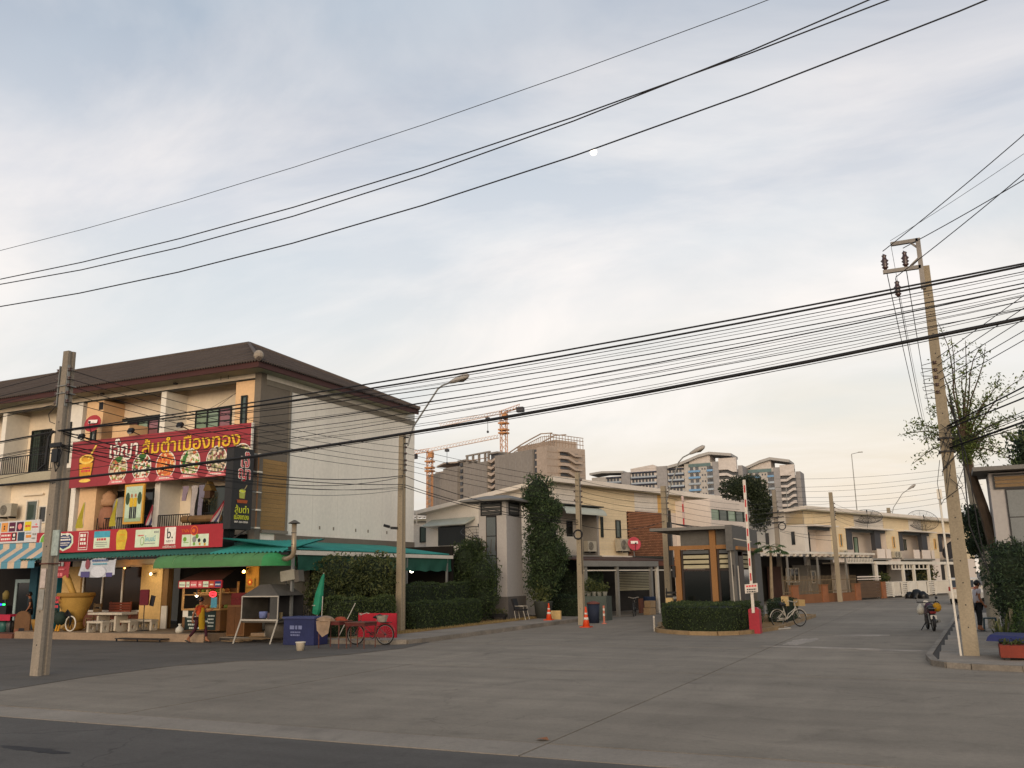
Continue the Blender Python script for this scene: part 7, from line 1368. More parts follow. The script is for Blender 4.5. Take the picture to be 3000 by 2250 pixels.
for y in (-.07, .07): M().tube([(.45, y, .85), (.62, y, .28)], .025, 6).out('fork', m_steel, mc, world=False); M().tube([(-.5, y * 1.6, .62), (-.62, y * 1.4, .28)], .03, 6).out('shock', m_steel, mc, world=False)
M().torus((-.62, 0, .28), .30, .05, 'Y', 12, 6, R(70), R(200)).out('rear_mudguard', m_dark, mc, world=False); M().torus((.62, 0, .28), .29, .045, 'Y', 12, 6, R(20), R(150)).out('front_mudguard', m_wine, mc, world=False)
M().tube([(.34, -.33, .98), (.40, -.15, .98), (.44, 0, .95), (.40, .15, .98), (.34, .33, .98)], .018, 6).out('handlebar', m_dark, mc, world=False); M().tube([(.48, 0, .95), (.56, 0, .93)], [.10, .08], 10).out('headlight', m_whitepaint, mc, world=False)
for y in (-.3, .3): M().tube([(.36, y, .98), (.38, y * 1.15, 1.12)], .008, 4).out('mirror_stem', m_dark, mc, world=False); M().sphere((.38, y * 1.18, 1.14), .05, 8, 6).out('mirror', m_dark, mc, True, world=False)
M().obox((-.84, 0, .50), (.015, .2, .14), Matrix.Rotation(R(15), 4, 'Y')).out('number_plate', m_whitepaint, mc, world=False); M().obox((-.80, 0, .66), (.06, .2, .07)).out('tail_light', mat('tail_red', '#7a1418', rough=.3), mc, world=False)
M().tube([(-.1, -.16, .3), (-.7, -.2, .36)], [.03, .055], 8).out('exhaust', m_steel, mc, world=False); M().box(-.2, -.12, .22, .25, .12, .45).out('engine', m_dark, mc, world=False); M().bar((.0, .14, .3), (-.12, .34, .02), .025).out('side_stand', m_dark, mc, world=False); M().torus((-.78, 0, .80), .12, .014, 'Z', 10, 5, R(90), R(270)).out('grab_rail', m_steel, mc, world=False)
yb = T('yellow_bag', 'yellow box bag strapped on the right of the motorcycle', 'bag', (-.42, 36.4, .7)); M().sphere((-.40, 36.3, .82), .15, 12, 8, 1.1).out('pouch', mat('bag_yellow', '#b8861c', var=.15), yb, True); M().torus((-.40, 36.3, .94), .09, .015, 'Y', 12, 5, 0, R(180)).out('handle', m_dark, yb)
wbg = M(); wbg.lathe([(.06, 0), (.13, .08), (.13, .22), (.06, .32), (.03, .38)], (-.95, 36.4, .56), 12); wbg.out('plastic_bag', MATS['bag_white'], smooth=True, label='white plastic bag hanging on the left of the motorcycle', cat='bag')
pbg = M(); pbg.lathe([(.08, 0), (.15, .05), (.12, .12), (.04, .16)], (-.66, 36.9, .80), 12); pbg.out('purple_bundle', mat('bundle_purple', '#4a3444', var=.25), smooth=True, label='dark purple bundle on the motorcycle seat', cat='bundle')
for i, (x, y, r_, h) in enumerate(((-2.75, 81, .42, .55), (-2.25, 80.6, .5, .75), (-1.8, 80.2, .4, .6))): heap('rubbish_bag', ['black rubbish bag at the roadside, leftmost of the three', 'black rubbish bag at the roadside, the tallest in the middle', 'black rubbish bag at the roadside, nearest the parked white car'][i], 'rubbish bag', (x, y, 0), r_, h, mat('bag_black', '#121417', rough=.35, var=.2), i + 40, 'black rubbish bags by the white gate')
def car(label, loc, rz, paint, prof, w, tall=False, L_=4.4, name='parked_car'):
    """car: lofted body from a side outline, glass, lamps, wheels; local x forward"""
    t = T(name, label, 'car', loc, rz); a = M(); n = len(prof)
    for y, s_ in ((-w/2, .0), (-w/2 + .06, 1.), (w/2 - .06, 1.), (w/2, .0)):
        for x, z in prof: a.v.append((x * (1 - .012 * (1 - s_)), y * (1 - (.13 if z > .95 else .0)), z - (.05 * (1 - s_) if z > .9 else 0)))
    for k in range(3):
        for i in range(n): j = (i + 1) % n; a.f.append((k*n + i, k*n + j, (k+1)*n + j, (k+1)*n + i))
    a.f += [tuple(range(n - 1, -1, -1)), tuple(3*n + i for i in range(n))]; a.out('body', paint, t, world=False)
    return t
m_cwh = mat('car_white', '#b9b2a4', rough=.35, var=.06, spec=.5); m_cgl = glassmat('car_glass', '#14181a', spec=.8); m_tail = mat('tail_red', '#7a1418')
cr = car('white estate car seen from behind, half hidden by the right utility pole', (1.15, 67.6, 0), R(84), m_cwh, [(-2.1, .35), (-2.15, .75), (-2.12, .98), (-1.95, 1.6), (-1.7, 1.68), (.2, 1.66), (.75, 1.45), (1.25, 1.08), (2.0, .95), (2.15, .7), (2.15, .35)], 1.76)
M().obox((-2.055, 0, 1.30), (.03, 1.25, .46), Matrix.Rotation(R(15.5), 4, 'Y')).out('rear_window', m_cgl, cr, world=False); M().box(-2.22, -.8, .38, -2.13, .8, .62).out('rear_bumper', mat('car_white', '#b9b2a4'), cr, world=False); M().box(-2.165, -.3, .70, -2.15, .3, .86).out('number_plate', m_whitepaint, cr, world=False); M().box(-2.17, -.78, 1.0, -2.125, .78, 1.05).out('trim_strip', mat('trim_brown', '#8a4a34'), cr, world=False)
for y in (-.74, .74): M().box(-2.15, y - .11, .86, -2.10, y + .11, 1.12).out('tail_light', m_tail, cr, world=False); M().box(.45, y * 1.22 - .06, 1.0, .62, y * 1.22 + .06, 1.14).out('mirror', m_cwh, cr, world=False)
for y in (-.772, .772): M().box(-1.6, y - .012, 1.08, .35, y + .012, 1.5).out('side_window', m_cgl, cr, world=False)
for x in (-1.35, 1.35):
    for y in (-.78, .78): w = M().lathe([(.10, -.1), (.32, -.1), (.34, -.05), (.34, .05), (.32, .1), (.10, .1)], (x, y, .34), 18, Matrix.Rotation(R(90), 3, 'X')).out('wheel', m_tyre, cr, True, world=False); M().lathe([(.2, -.112), (.05, -.12)], (x, y, .34), 12, Matrix.Rotation(R(90 if y < 0 else -90), 3, 'X')).out('rim', m_steel, w, True, world=False)
M().obox((1.0, 0, 1.27), (.03, 1.25, .56), Matrix.Rotation(R(-52), 4, 'Y')).out('windscreen', m_cgl, cr, world=False)
for y in (-.62, .62): M().box(2.1, y - .16, .68, 2.16, y + .16, .86).out('headlight', m_whitepaint, cr, world=False)
cr2 = car('pale sedan parked behind the white slatted gate, only roof showing', (-2.3, 94.0, .0), R(69.5), mat('car_pale', '#8f8c84', rough=.35, var=.06), [(-2.1, .35), (-2.15, .8), (-1.5, .98), (-.9, 1.38), (-.4, 1.5), (.4, 1.5), (1.0, 1.1), (2.0, .9), (2.15, .6), (2.15, .35)], 1.72)
for y in (-.76, .76): M().box(-.9, y - .012, 1.02, .75, y + .012, 1.36).out('side_window', m_cgl, cr2, world=False)
for x in (-1.35, 1.35):
    for y in (-.78, .78): M().lathe([(.10, -.1), (.31, -.1), (.33, 0), (.31, .1), (.10, .1)], (x, y, .33), 16, Matrix.Rotation(R(90), 3, 'X')).out('wheel', m_tyre, cr2, True, world=False)
# things on the neighbour terrace
pt_ = T('pink_table', 'table under a bright pink cloth at the left edge', 'table', (-35.9, 25.7, .19)); m_pk = mat('pink_cloth', '#a8243c', rough=.7, var=.15)
M().box(-36.8, 25.4, .82, -35.1, 26.2, .90).out('top', m_pk, pt_); M().box(-36.8, 25.385, .66, -35.1, 25.399, .90).out('cloth_drop', m_pk, pt_)
for x in (-36.7, -35.25):
    for y in (25.5, 26.1): M().box(x, y, .19, x + .06, y + .06, .82).out('leg', m_dark, pt_)
for i, (x, c) in enumerate(((-36.4, '#3a3a3c'), (-35.95, '#3a6a64'), (-35.5, '#4a4a48'))): M().lathe([(.16, 0), (.19, .35), (.14, .42), (.06, .46)], (x, 25.75, .191), 12).out('jar', mat('jar_' + c[1:], c, rough=.4, var=.3), smooth=True, label=['dark jar under the pink cloth table, leftmost', 'green jar under the pink cloth table, in the middle', 'grey jar under the pink cloth table, nearest the wooden arch'][i], cat='jar', group='jars under the pink table')
ar = T('wooden_arch', 'brown arched wooden panel standing on the step beside the leaning pole', 'panel', (-34.3, 25.3, .19)); F = Fr((-34.8, 25.45, .19), X3, Z3, -Y3, ar); F.flat('panel', [(0, 0), (.92, 0), (.92, .55)] + ell(.46, .55, .46, .32, 10, 0, math.pi)[1:] + [(0, .55)], mat('arch_wood', '#6b4c30', var=.3), 0, .06); F.rect('slot', .3, .02, .34, .16, m_dark, .065)
F.rect('brick_foot', .05, .0, .2, .14, mat('brick_foot_', '#7a4a3a', var=.2), .065)
vd = T('drink_dispenser', 'counter dispenser with small blue and green lights behind the pink table', 'dispenser', (-36.3, 25.9, .90)); M().box(-36.6, 25.85, .901, -36.05, 26.15, 1.25).out('body', m_dark, vd); M().lathe([(.12, 0), (.14, .25), (.05, .38)], (-36.35, 26.0, 1.5), 12).out('globe', mat('globe_amber', '#7a6a3a', var=.3), vd, True); M().tube([(-36.35, 26.0, 1.25), (-36.35, 26.0, 1.5)], .04, 6).out('stem', m_dark, vd)
M().box(-36.55, 25.83, 1.27, -36.35, 25.84, 1.33).out('blue_light', mat('led_blue', (.05, .05, 1), emit=3), vd); M().box(-36.3, 25.83, 1.27, -36.12, 25.84, 1.33).out('green_light', mat('led_green', (.02, .9, .2), emit=2.5), vd)
JV = {k_: v for k_, v in JS.items()}
person('person in dark patterned clothes standing behind the pink table', (-35.55, 26.6, .19), R(230), JV, mat('dark_shirt', '#2a2524', var=.4, scale=9), MATS['dark_trousers'], m_sk, m_hair, bun=False, k=.98)
cl_ = T('small_planter', 'ochre round planter at the foot of the leaning pole line', 'planter', (-33.0, 25.2, .28)); M().lathe([(.3, 0), (.4, .3), (.42, .46), (.36, .46)], (-33.0, 25.3, .28), 16).out('pot', MATS['mortar_shade'], cl_, True)
# ================================================================== pale townhouse with brick screen (A)
m_sid = mat('cream_siding', '#d6c3a0', rough=.8, var=.10, scale=.6, tint=.05, fine=.05); m_sidw = mat('white_siding', '#d0c8bc', rough=.8, var=.08, tint=.04); m_pinkw = mat('pinkish_white_wall', '#d0c4b8', rough=.85, var=.08, scale=.4, streak=True, fine=.04)
m_brick = mat('screen_brick', '#8c6046', rough=.85, var=.2, scale=2, tint=.22); m_brown = mat('brown_sheet', '#4a342c', rough=.7, var=.2); m_beam = mat('beam_grey', '#7a7872', rough=.7, var=.12); m_roofw = mat('pale_fascia', '#d2c8ba', rough=.7, var=.08); m_orst = mat('orange_strip', '#cba262', rough=.8, var=.1)
kA = 1.06
def za(z): return 2.05 + (z - 2.05) * kA
OA = Vector((-19.625, 46.53, 0)); rA = math.atan2(.96134638, .27534187)
ha = T('townhouse', 'pale two storey townhouse with cream siding, brick lattice screen and sloping white roof edge', 'house', OA, rA)
def A(s0, o0, z0, s1, o1, z1, name, mt, par=None): return M().box(s0 * kA, -o0 * kA, za(z0) if z0 > .01 else 0.0, s1 * kA, -o1 * kA, za(z1)).out(name, mt, par or ha, world=False)
A(4.15, 0, 3.22, 17.6, -.25, 7.06, 'front_wall', m_pinkw); A(0, -.001, 5.9, 4.149, -.25, 7.06, 'front_wall', m_sidw); A(0, -1.3, 3.22, 4.2, -1.45, 5.9, 'recess_wall', m_sidw); A(4.0, .02, 3.22, 4.149, -1.3, 5.88, 'recess_side', mat('grey_side', '#8d8880', var=.1)); A(0, 0, 0, .4, -1.29, 5.88, 'corner_wall', m_sidw)
A(.401, .2, 3.1, 4.1, -1.299, 3.24, 'balcony_floor', m_beam)
e = M(); e.ext([(0, .25 * kA, 0), (0, 9.7 * kA, 0), (0, 9.7 * kA, za(5.95)), (0, .25 * kA, za(7.06))], (.2, 0, 0)); e.out('end_wall', m_sidw, ha, world=False)
rf = M(); rf.ext([(-.6, -.55 * kA, za(7.06)), (-.6, 10.2 * kA, za(5.88)), (-.6, 10.2 * kA, za(6.10)), (-.6, -.55 * kA, za(7.30))], (18.2 * kA, 0, 0)); rf.out('roof', m_roofw, ha, world=False)
A(-.55, .54, 6.98, 17.6, .02, 7.05, 'eave_soffit', m_soff); A(-.58, .62, 7.02, 17.6, .585, 7.30, 'fascia', m_roofw)
gtr = M(); gtr.tube([(-.62, 9.9 * kA, za(6.0)), (-.62, 9.9 * kA, za(5.3)), (0, 8.6 * kA, za(4.9))], .06, 6); gtr.out('downpipe', m_roofw, ha, world=False)
for i in range(24):
    z0 = 3.24 + i * .159
    if z0 < 5.7: A(4.2, .001, z0 + .005, 6.95, .035, z0 + .155, 'plank', m_sid)
    elif z0 < 6.95: A(2.6, .001, z0 + .005, 7.85, .035, z0 + .155, 'plank', m_sid)
    if 5.85 < z0 < 6.95: A(7.86, .001, z0 + .005, 10.4, .03, z0 + .155, 'plank', m_sidw); A(.3, .001, z0 + .005, 2.25, .03, z0 + .155, 'plank', m_sidw)
    if z0 < 6.95: A(10.95, .001, z0 + .005, 13.5, .03, z0 + .155, 'plank', m_sid if z0 > 5.8 else m_pinkw)
A(2.26, .001, 5.88, 2.59, .03, 7.0, 'orange_strip', m_orst); A(10.41, .001, 5.9, 10.94, .03, 7.0, 'orange_strip', m_orst); A(11.48, .036, 3.25, 11.75, .12, 6.1, 'dark_strip', m_frame)
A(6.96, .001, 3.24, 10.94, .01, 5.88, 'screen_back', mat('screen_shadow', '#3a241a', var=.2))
bkm = M().box(-.116, -.10, 0, .116, 0, .068).mesh('brick', m_brick); nb_ = 0; rest = M(); q = random.Random(5)
for j in range(27):
    for i in range(17):
        x = (7.02 + i * .238 + (.119 if j % 2 else 0)) * kA; z = za(3.27 + j * .096)
        if x > 10.9 * kA: continue
        if nb_ < 298: put('brick', bkm, ha, (x + .1, -.014 - q.uniform(0, .012), z)); nb_ += 1
        else: rest.box(x + .1 - .116, -.118, z, x + .1 + .116, -.014, z + .068)
rest.out('bricks', m_brick, ha, world=False, kind='stuff')
def WA(s0, s1, z0, z1, o, n, gl, **k): return window(ha, s0 * kA, s1 * kA, za(z0), za(z1), -o * kA, n, gl, **k)
WA(5.76, 6.24, 4.25, 5.27, .04, 1, m_glass); WA(4.3, 4.5, 4.25, 5.4, .04, 1, m_glass); WA(.75, 2.0, 3.3, 5.2, -1.3, 2, m_gdark); WA(2.9, 3.4, 4.3, 5.2, -1.3, 1, m_gdark)
fb = M(); fb.box(.5 * kA, -.2, za(4.17), 2.4 * kA, -.16, za(4.21)); fo = fb.out('balcony_rail', m_whitepaint, ha, world=False); bm_ = M().box(-.015, -.015, 0, .015, .015, .72 * kA).mesh('baluster', m_whitepaint)
for i in range(18): put('baluster', bm_, fo, ((.52 + i * .108) * kA, -.18, za(3.45)))
aw_ = M(); n = 8
for i in range(n + 1): a = R(90 * i / n); aw_.v += [(.2 * kA, -(.05 + .8 * math.sin(a)), za(5.38) + .5 * math.cos(a)), (3.9 * kA, -(.05 + .8 * math.sin(a)), za(5.38) + .5 * math.cos(a))]
aw_.f = [(2*i, 2*i+1, 2*i+3, 2*i+2) for i in range(n)]; aw_.out('balcony_awning', mat('pale_awning', '#a8aca0', rough=.6, var=.12), ha, True, world=False); A(.1, .05, 5.86, 4.05, .5, 5.93, 'awning_head', m_frame)
A(4.1, .02, 3.12, 7.0, .3, 3.24, 'floor_band', m_roofw); A(6.9, .02, 3.12, 11.5, .25, 3.22, 'floor_band', m_frame)
# carport, ground floor
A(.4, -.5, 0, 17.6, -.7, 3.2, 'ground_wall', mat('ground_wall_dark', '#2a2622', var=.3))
cr_ = M(); cr_.ext([(-1.9 * kA, -3.3 * kA, za(2.86)), (-1.9 * kA, -.02, za(3.14)), (-1.9 * kA, -.02, za(3.19)), (-1.9 * kA, -3.3 * kA, za(2.92))], (9.0 * kA, 0, 0)); cr_.out('carport_roof', m_brown, ha, world=False)
A(-1.9, 3.30, 2.58, 5.0, 3.18, 2.86, 'carport_beam', m_beam); A(5.01, 3.28, 2.62, 7.6, 3.18, 2.88, 'carport_beam', mat('brick_beam', '#6a4030', var=.2)); A(-1.9, 3.17, 2.36, 7.6, 3.12, 2.42, 'carport_rail', m_whitepaint)
for s_ in (-1.5, 1.2, 4.35, 4.95): A(s_, 3.22, 0, s_ + .16, 3.06, 2.58, 'carport_post', m_whitepaint if s_ > 4.5 else m_beam)
A(4.9, .6, 1.3, 8.3, .52, 1.36, 'blind_foot', m_slat)
for i in range(11): A(4.9, .58, 1.37 + i * .089, 8.3, .55, 1.425 + i * .089, 'blind_slat', m_slat)
A(-2, 3.2, 0, 17.6, -.5, .14, 'driveway_slab', m_greyb); A(4.4, 2.4, 0, 5.9, 2.3, .9, 'low_wall', m_ter2)
# projecting white bay with corner window band
BO, b0, b1 = 2.5, 12.48, 17.0
A(b0, BO, 0, b1, -.26, 5.42, 'bay_wall', m_pinkw); A(b0, BO, 6.08, b1, -.26, 6.70, 'bay_top', m_pinkw); A(b0 + .35, BO - .3, 5.421, b1 - .1, -.2, 6.079, 'bay_inner', m_gdark); A(b0, BO, 5.421, b0 + .1, -.26, 6.079, 'bay_wall', m_pinkw)
for i in range(4):
    s0 = b0 + .11 + i * 1.08; A(s0, BO - .05, 5.44, s0 + 1.0, BO - .08, 6.06, 'pane', m_ggreen if i % 2 == 0 else m_glass); A(s0 + 1.0, BO, 5.422, s0 + 1.08, BO - .12, 6.078, 'window_bar', m_frame)

# left annex wall
A(-3.2, -2.2, 0, -.05, -9.6, 3.0, 'side_annex', m_greyw); A(-3.4, -2.1, 3.0, -.05, -9.8, 3.22, 'annex_coping', m_sidw); A(-3.42, -2.6, 0, -3.3, -2.75, 3.6, 'blue_pipe', m_teal)
sa_ = M(); sa_.ext([(-.02, 5.6 * kA, za(5.55)), (-.9, 5.6 * kA, za(5.15)), (-.9, 5.6 * kA, za(5.1)), (-.02, 5.6 * kA, za(5.42))], (0, 3.6 * kA, 0)); sa_.out('side_awning', MATS['pale_awning'], ha, world=False)
A(-.02, -6.4, 4.0, -.06, -8.6, 5.1, 'side_window', m_gdark)
mA = WM[ha.name]
def pa(s, o, z): return mA @ Vector((s * kA, -o * kA, za(z)))
acunit('air_conditioner', 'air conditioner unit in the balcony corner beside the hedge pole', pa(3.25, .05, 3.3).x, pa(3.25, .05, 3.3).y, za(3.45), rA); acunit('air_conditioner', 'air conditioner unit on cream siding left of the brick screen', pa(6.05, .3, 3.3).x, pa(6.05, .3, 3.3).y, za(3.5), rA, s=1.2)
dp = pa(6.6, .7, 3.89); dish('satellite_dish', 'pink red satellite dish in front of the brick lattice screen', dp, .42, (.8, -1, .3), m_dpink, plate=m_letw, h=.75)
dp = pa(-1.6, -3.9, 4.25); dish('satellite_dish', 'big black mesh satellite dish on the annex roof left of the gate pillar', dp, 1.0, (.25, -.35, 1), m_dark, mesh=True, h=.95)
M().box(-19.9, 46.2, 5.0, -19.8, 46.3, 5.1) if False else None
sb = T('low_house', 'low white house with corrugated roof edge behind the lean-to', 'house', (-31.5, 54, 0)); M().box(-36, 52.9, 0, -29.2, 60, 6.15).out('wall', m_sidw, sb); rsheet((-36.3, 52.5, 6.2), (-28.9, 52.5, 6.2), (0, 6, 1.0), 20, m_roofw, sb, amp=.06); winW(sb, -32.1, -31.1, 4.55, 5.6, 52.9, 2, m_glass); M().box(-36.2, 52.6, 5.98, -29.0, 52.66, 6.12).out('fascia', m_soff, sb)
# small bicycle and boxes in the driveway
bicycle('dark bicycle standing in the shade of the carport behind the driveway', tuple(pa(1.6, 3.9, 2.05).xy) + (.0,), rA + .5, m_dark, m_dark)
for i, (s_, z) in enumerate(((3.3, 0.0), (3.36, .38))): c = pa(s_, 3.7, 2.05); M().obox((c.x, c.y, z + .19), (.6 - .08 * i, .4, .36), Matrix.Rotation(rA, 4, 'Z')).out('carton', mat('carton', '#9a8262', var=.2, tint=.1), label=['lower pale carton at the carport opening', 'upper pale carton at the carport opening'][i], cat='carton', group='cartons at the carport')
c = pa(4.1, 3.2, 2.05); M().lathe([(.3, 0), (.36, .9), (.38, .95)], (c.x, c.y, 0), 12).out('blue_drum', mat('drum_blue', '#22304a', var=.2), smooth=True, label='dark blue plastic drum at the carport post', cat='drum')

# ================================================================== row of far townhouses (B)
kB = 75 / 65; OB = Vector((-10.5, 80.0, 0)); rB = math.atan2(.93674881, .35000239)
def zb(z): return max(2.05 + (z - 2.05) * kB, 0)
hb = T('townhouse_row', 'row of far cream townhouses with grey balcony recesses and white carports', 'house', OB, rB)
def B(s0, o0, z0, s1, o1, z1, name, mt, par=None): return M().box(s0 * kB, -o0 * kB, zb(z0), s1 * kB, -o1 * kB, zb(z1)).out(name, mt, par or hb, world=False)
m_rec = mat('recess_grey', '#77726a', var=.15); m_dpan = mat('dark_panel', '#3c3c40', rough=.6, var=.12)
SEG = [(0, .58, 'w'), (4.1, 6.6, 's'), (13.95, 16.45, 's'), (23.2, 25.1, 's'), (29, 34, 's')]
for s0, s1, kd in SEG:
    B(s0, 0, .3, s1, -1.4, 5.66, 'front_wall', m_sidw if kd == 'w' else m_pinkw)
    if kd == 's':
        for i in range(15): B(s0, .001, 3.3 + i * .157, s1, .03, 3.45 + i * .157, 'plank', m_sid)
B(0, 0, 5.66, 34, -1.4, 6.78, 'upper_wall', m_sid)
for i in range(7):
    for s0, s1, mt in ((1.4, 8.2, m_sid), (8.25, 13.6, m_sidw), (13.65, 18.8, m_sid), (18.85, 21.6, m_sidw), (21.65, 33.5, m_sid)): B(s0, .001, 5.68 + i * .157, s1, .03, 5.83 + i * .157, 'plank', mt)
for s0, s1 in ((.58, 4.1), (6.6, 13.95), (16.45, 23.2), (25.1, 29)):
    B(s0, -1.2, 3.2, s1, -1.4, 5.659, 'recess_wall', m_pinkw); B(s0, .3, 3.1, s1, -1.2, 3.24, 'balcony_floor', m_beam); B(s0 - .2, .65, 5.54, s1 + .2, -.05, 5.64, 'recess_awning', m_roofw); B(s0, -.02, 5.3, s1, -.1, 5.53, 'recess_lintel', m_frame)
def WB(s0, s1, z0, z1, o, n, gl, **k): return window(hb, s0 * kB, s1 * kB, zb(z0), zb(z1), -o * kB, n, gl, **k)
WB(.8, 1.6, 4.05, 5.08, -.6, 1, m_gdark); B(.6, -.62, 3.24, 1.8, -1.2, 5.3, 'recess_infill', m_rec); WB(2.0, 3.0, 3.3, 5.2, -1.2, 1, m_gdark)
for s0, s1 in ((6.7, 7.65), (11.7, 12.8), (16.5, 17.25), (21.3, 22.5), (25.2, 26.0)): B(s0, .05, 3.9, s1, -.3, 5.5, 'dark_panel', m_dpan)
for s0, s1, z0 in ((7.7, 8.65, 4.04), (10.4, 11.15, 3.3), (17.3, 18.3, 4.02), (20.3, 20.8, 4.02), (26.2, 27.3, 4.0)): WB(s0, s1, z0, 5.0, -1.2, 1, m_ggreen if s0 < 12 else m_glass)
for s0 in (5.38, 15.05, 24.0): WB(s0, s0 + .42, 4.12, 5.08, .05, 1, m_glass, fm=m_orst)
for s0, s1 in ((11.3, 12.75), (18.6, 19.8), (20.4, 22.2), (13.0, 13.9), (22.5, 23.1)): B(s0, .34, 3.24, s1, .28, 4.0, 'balcony_panel', m_pinkw)
e = M(); e.ext([(0, 1.4 * kB, 0), (0, 6.5 * kB, 0), (0, 6.5 * kB, zb(6.25)), (0, 0, zb(6.78)), (0, 0, zb(5.66)), (0, 1.4 * kB, zb(5.66))], (.2, 0, 0)); e.out('end_wall', m_sidw, hb, world=False)
for y0, z0, z1 in ((.75, 4.2, 5.17), (2.9, 4.3, 5.16)): M().box(-.04, y0 * kB, zb(z0), -.001, (y0 + .28) * kB, zb(z1)).out('end_window', m_gdark, hb, world=False)
rf = M(); rf.ext([(-.6, -.6 * kB, zb(6.74)), (-.6, 7.0 * kB, zb(6.18)), (-.6, 7.0 * kB, zb(6.36)), (-.6, -.6 * kB, zb(6.98))], (36 * kB, 0, 0)); rf.out('roof', m_roofw, hb, world=False); B(-.5, .59, 6.66, 35, .02, 6.73, 'eave_soffit', m_soff)
# carports
cw = M(); cw.ext([(-12.5 * kB, -4.1 * kB, zb(3.33)), (-12.5 * kB, -.02, zb(3.62)), (-12.5 * kB, -.02, zb(3.68)), (-12.5 * kB, -4.1 * kB, zb(3.46))], (14.9 * kB, 0, 0)); cw.out('carport_roof', m_whitepaint, hb, world=False)
for i in range(18): B(-12.2 + i * .8, 4.05, 3.16, -12.05 + i * .8, 3.9, 3.32, 'rafter_end', m_whitepaint)
B(-12.4, 3.85, 3.12, 2.4, 3.75, 3.2, 'carport_beam', m_frame)
for s_ in (-9.9, -6.0, -2.0, 2.2): B(s_, 3.98, .2, s_ + .09, 3.88, 3.15, 'carport_post', m_beam)
for i in range(16): B(-1.6 + i * .24, 4.0, 2.82, -1.5 + i * .24, 3.97, 3.1, 'trellis_bar', m_whitepaint)
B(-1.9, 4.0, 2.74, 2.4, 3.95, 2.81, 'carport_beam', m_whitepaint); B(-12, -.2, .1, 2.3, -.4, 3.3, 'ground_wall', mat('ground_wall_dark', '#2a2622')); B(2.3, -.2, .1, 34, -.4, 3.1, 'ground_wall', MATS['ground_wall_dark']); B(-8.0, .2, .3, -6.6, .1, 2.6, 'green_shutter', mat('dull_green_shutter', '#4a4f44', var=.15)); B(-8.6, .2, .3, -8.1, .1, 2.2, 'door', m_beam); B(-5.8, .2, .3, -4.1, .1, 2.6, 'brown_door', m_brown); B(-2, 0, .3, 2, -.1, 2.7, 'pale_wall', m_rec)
WB(-3.2, -1.4, 1.5, 2.5, .05, 3, m_gdark, fm=m_whitepaint); WB(.4, 1.0, 1.4, 2.3, .05, 1, m_gdark, fm=m_whitepaint)
B(2.4, 4.1, 2.78, 18, .0, 2.88, 'carport_roof', m_whitepaint); B(2.4, 4.12, 2.66, 18, 4.0, 2.775, 'carport_beam', m_whitepaint)
for s_ in (2.45, 7.05, 9.0, 11.85, 15.5): B(s_, 4.08, .3, s_ + .2, 3.9, 2.66, 'carport_post', m_whitepaint)
for s0, s1 in ((5.2, 7.0), (7.3, 8.9), (9.3, 11.8)):
    B(s0, 4.05, 2.28, s1, 3.98, 2.36, 'trellis_rail', m_whitepaint)
    for i in range(3): u = s0 + (s1 - s0) * i / 3; B(u, 4.05, 2.361, u + .08, 3.98, 2.655, 'trellis_bar', m_whitepaint)
mB = WM[hb.name]
def pb_(s, o, z): return mB @ Vector((s * kB, -o * kB, zb(z)))
dish('satellite_dish', 'big dark mesh satellite dish on the far townhouse roof edge, nearer one', pb_(9.35, .6, 6.2), 1.35, (.1, -.6, 1), m_dark, mesh=True, h=.9); dish('satellite_dish', 'big dark mesh satellite dish on the far townhouse roof beside far lamp pole', pb_(20.4, .6, 6.3), 1.5, (.2, -.8, .8), m_dark, mesh=True, h=.9); dish('satellite_dish', 'dark satellite dish in the far balcony beside the right utility pole', pb_(26.3, .9, 3.95), 1.2, (-.6, -.7, .6), m_dpan, h=.8)
for i, s_ in enumerate((5.6, 14.9, 15.5)): c = pb_(s_, .25, 3.3); acunit('air_conditioner', ['air conditioner on the first far townhouse wall near the slit window', 'left air conditioner between the second and third far balconies', 'right air conditioner between the second and third far balconies'][i], c.x, c.y, c.z, rB, 'air conditioners on the far townhouses', s=1.0)
# fences and gates in front
m_bar = mat('fence_bar_tan', '#7d6c54', var=.2)
fnc = T('brown_fence', 'brown masonry fence with pointed pale bars and square brick pillars', 'fence', OB, rB); m_fb_ = mat('brown_masonry', '#7a5236', rough=.85, var=.2, scale=1.5); m_fp = mat('brick_pillar', '#8a5a3c', rough=.85, var=.25, scale=2)
def Bf(s0, o0, z0, s1, o1, z1, name, mt, par): return B(s0, o0, z0, s1, o1, z1, name, mt, par)
Bf(-11.5, 4.5, .27, -1.7, 4.35, .82, 'base_wall', m_fb_, fnc)
for s0 in (-10.6, -6.8, -2.15): Bf(s0, 4.56, .27, s0 + .75, 4.3, 1.34, 'pillar', m_fp, fnc); Bf(s0 - .06, 4.6, 1.341, s0 + .81, 4.26, 1.4, 'pillar_cap', m_fb_, fnc)
for z in (.95, 1.66): Bf(-11.5, 4.45, z, -1.7, 4.41, z + .045, 'fence_rail', m_bar, fnc)
pk_ = M().box(-.012, -.012, 0, .012, .012, (1.86 - .8) * kB).add([(-.02, -.02, 1.06 * kB), (.02, -.02, 1.06 * kB), (.02, .02, 1.06 * kB), (-.02, .02, 1.06 * kB), (0, 0, 1.16 * kB)], [(0, 1, 4), (1, 2, 4), (2, 3, 4), (3, 0, 4)]).mesh('fence_bar', m_bar)
for i in range(54): put('fence_bar', pk_, fnc, ((-11.4 + i * .18) * kB, -4.48 * kB, zb(.82)))
bg_ = T('brown_gate', 'brown panelled sliding gate between brick pillar and the white gate', 'gate', OB, rB); m_gb_ = mat('gate_brown', '#55402c', rough=.6, var=.2, tint=.06)
for i in range(5): Bf(-1.35, 4.42, .4 + i * .23, 2.1, 4.36, .62 + i * .23, 'panel', m_gb_, bg_)
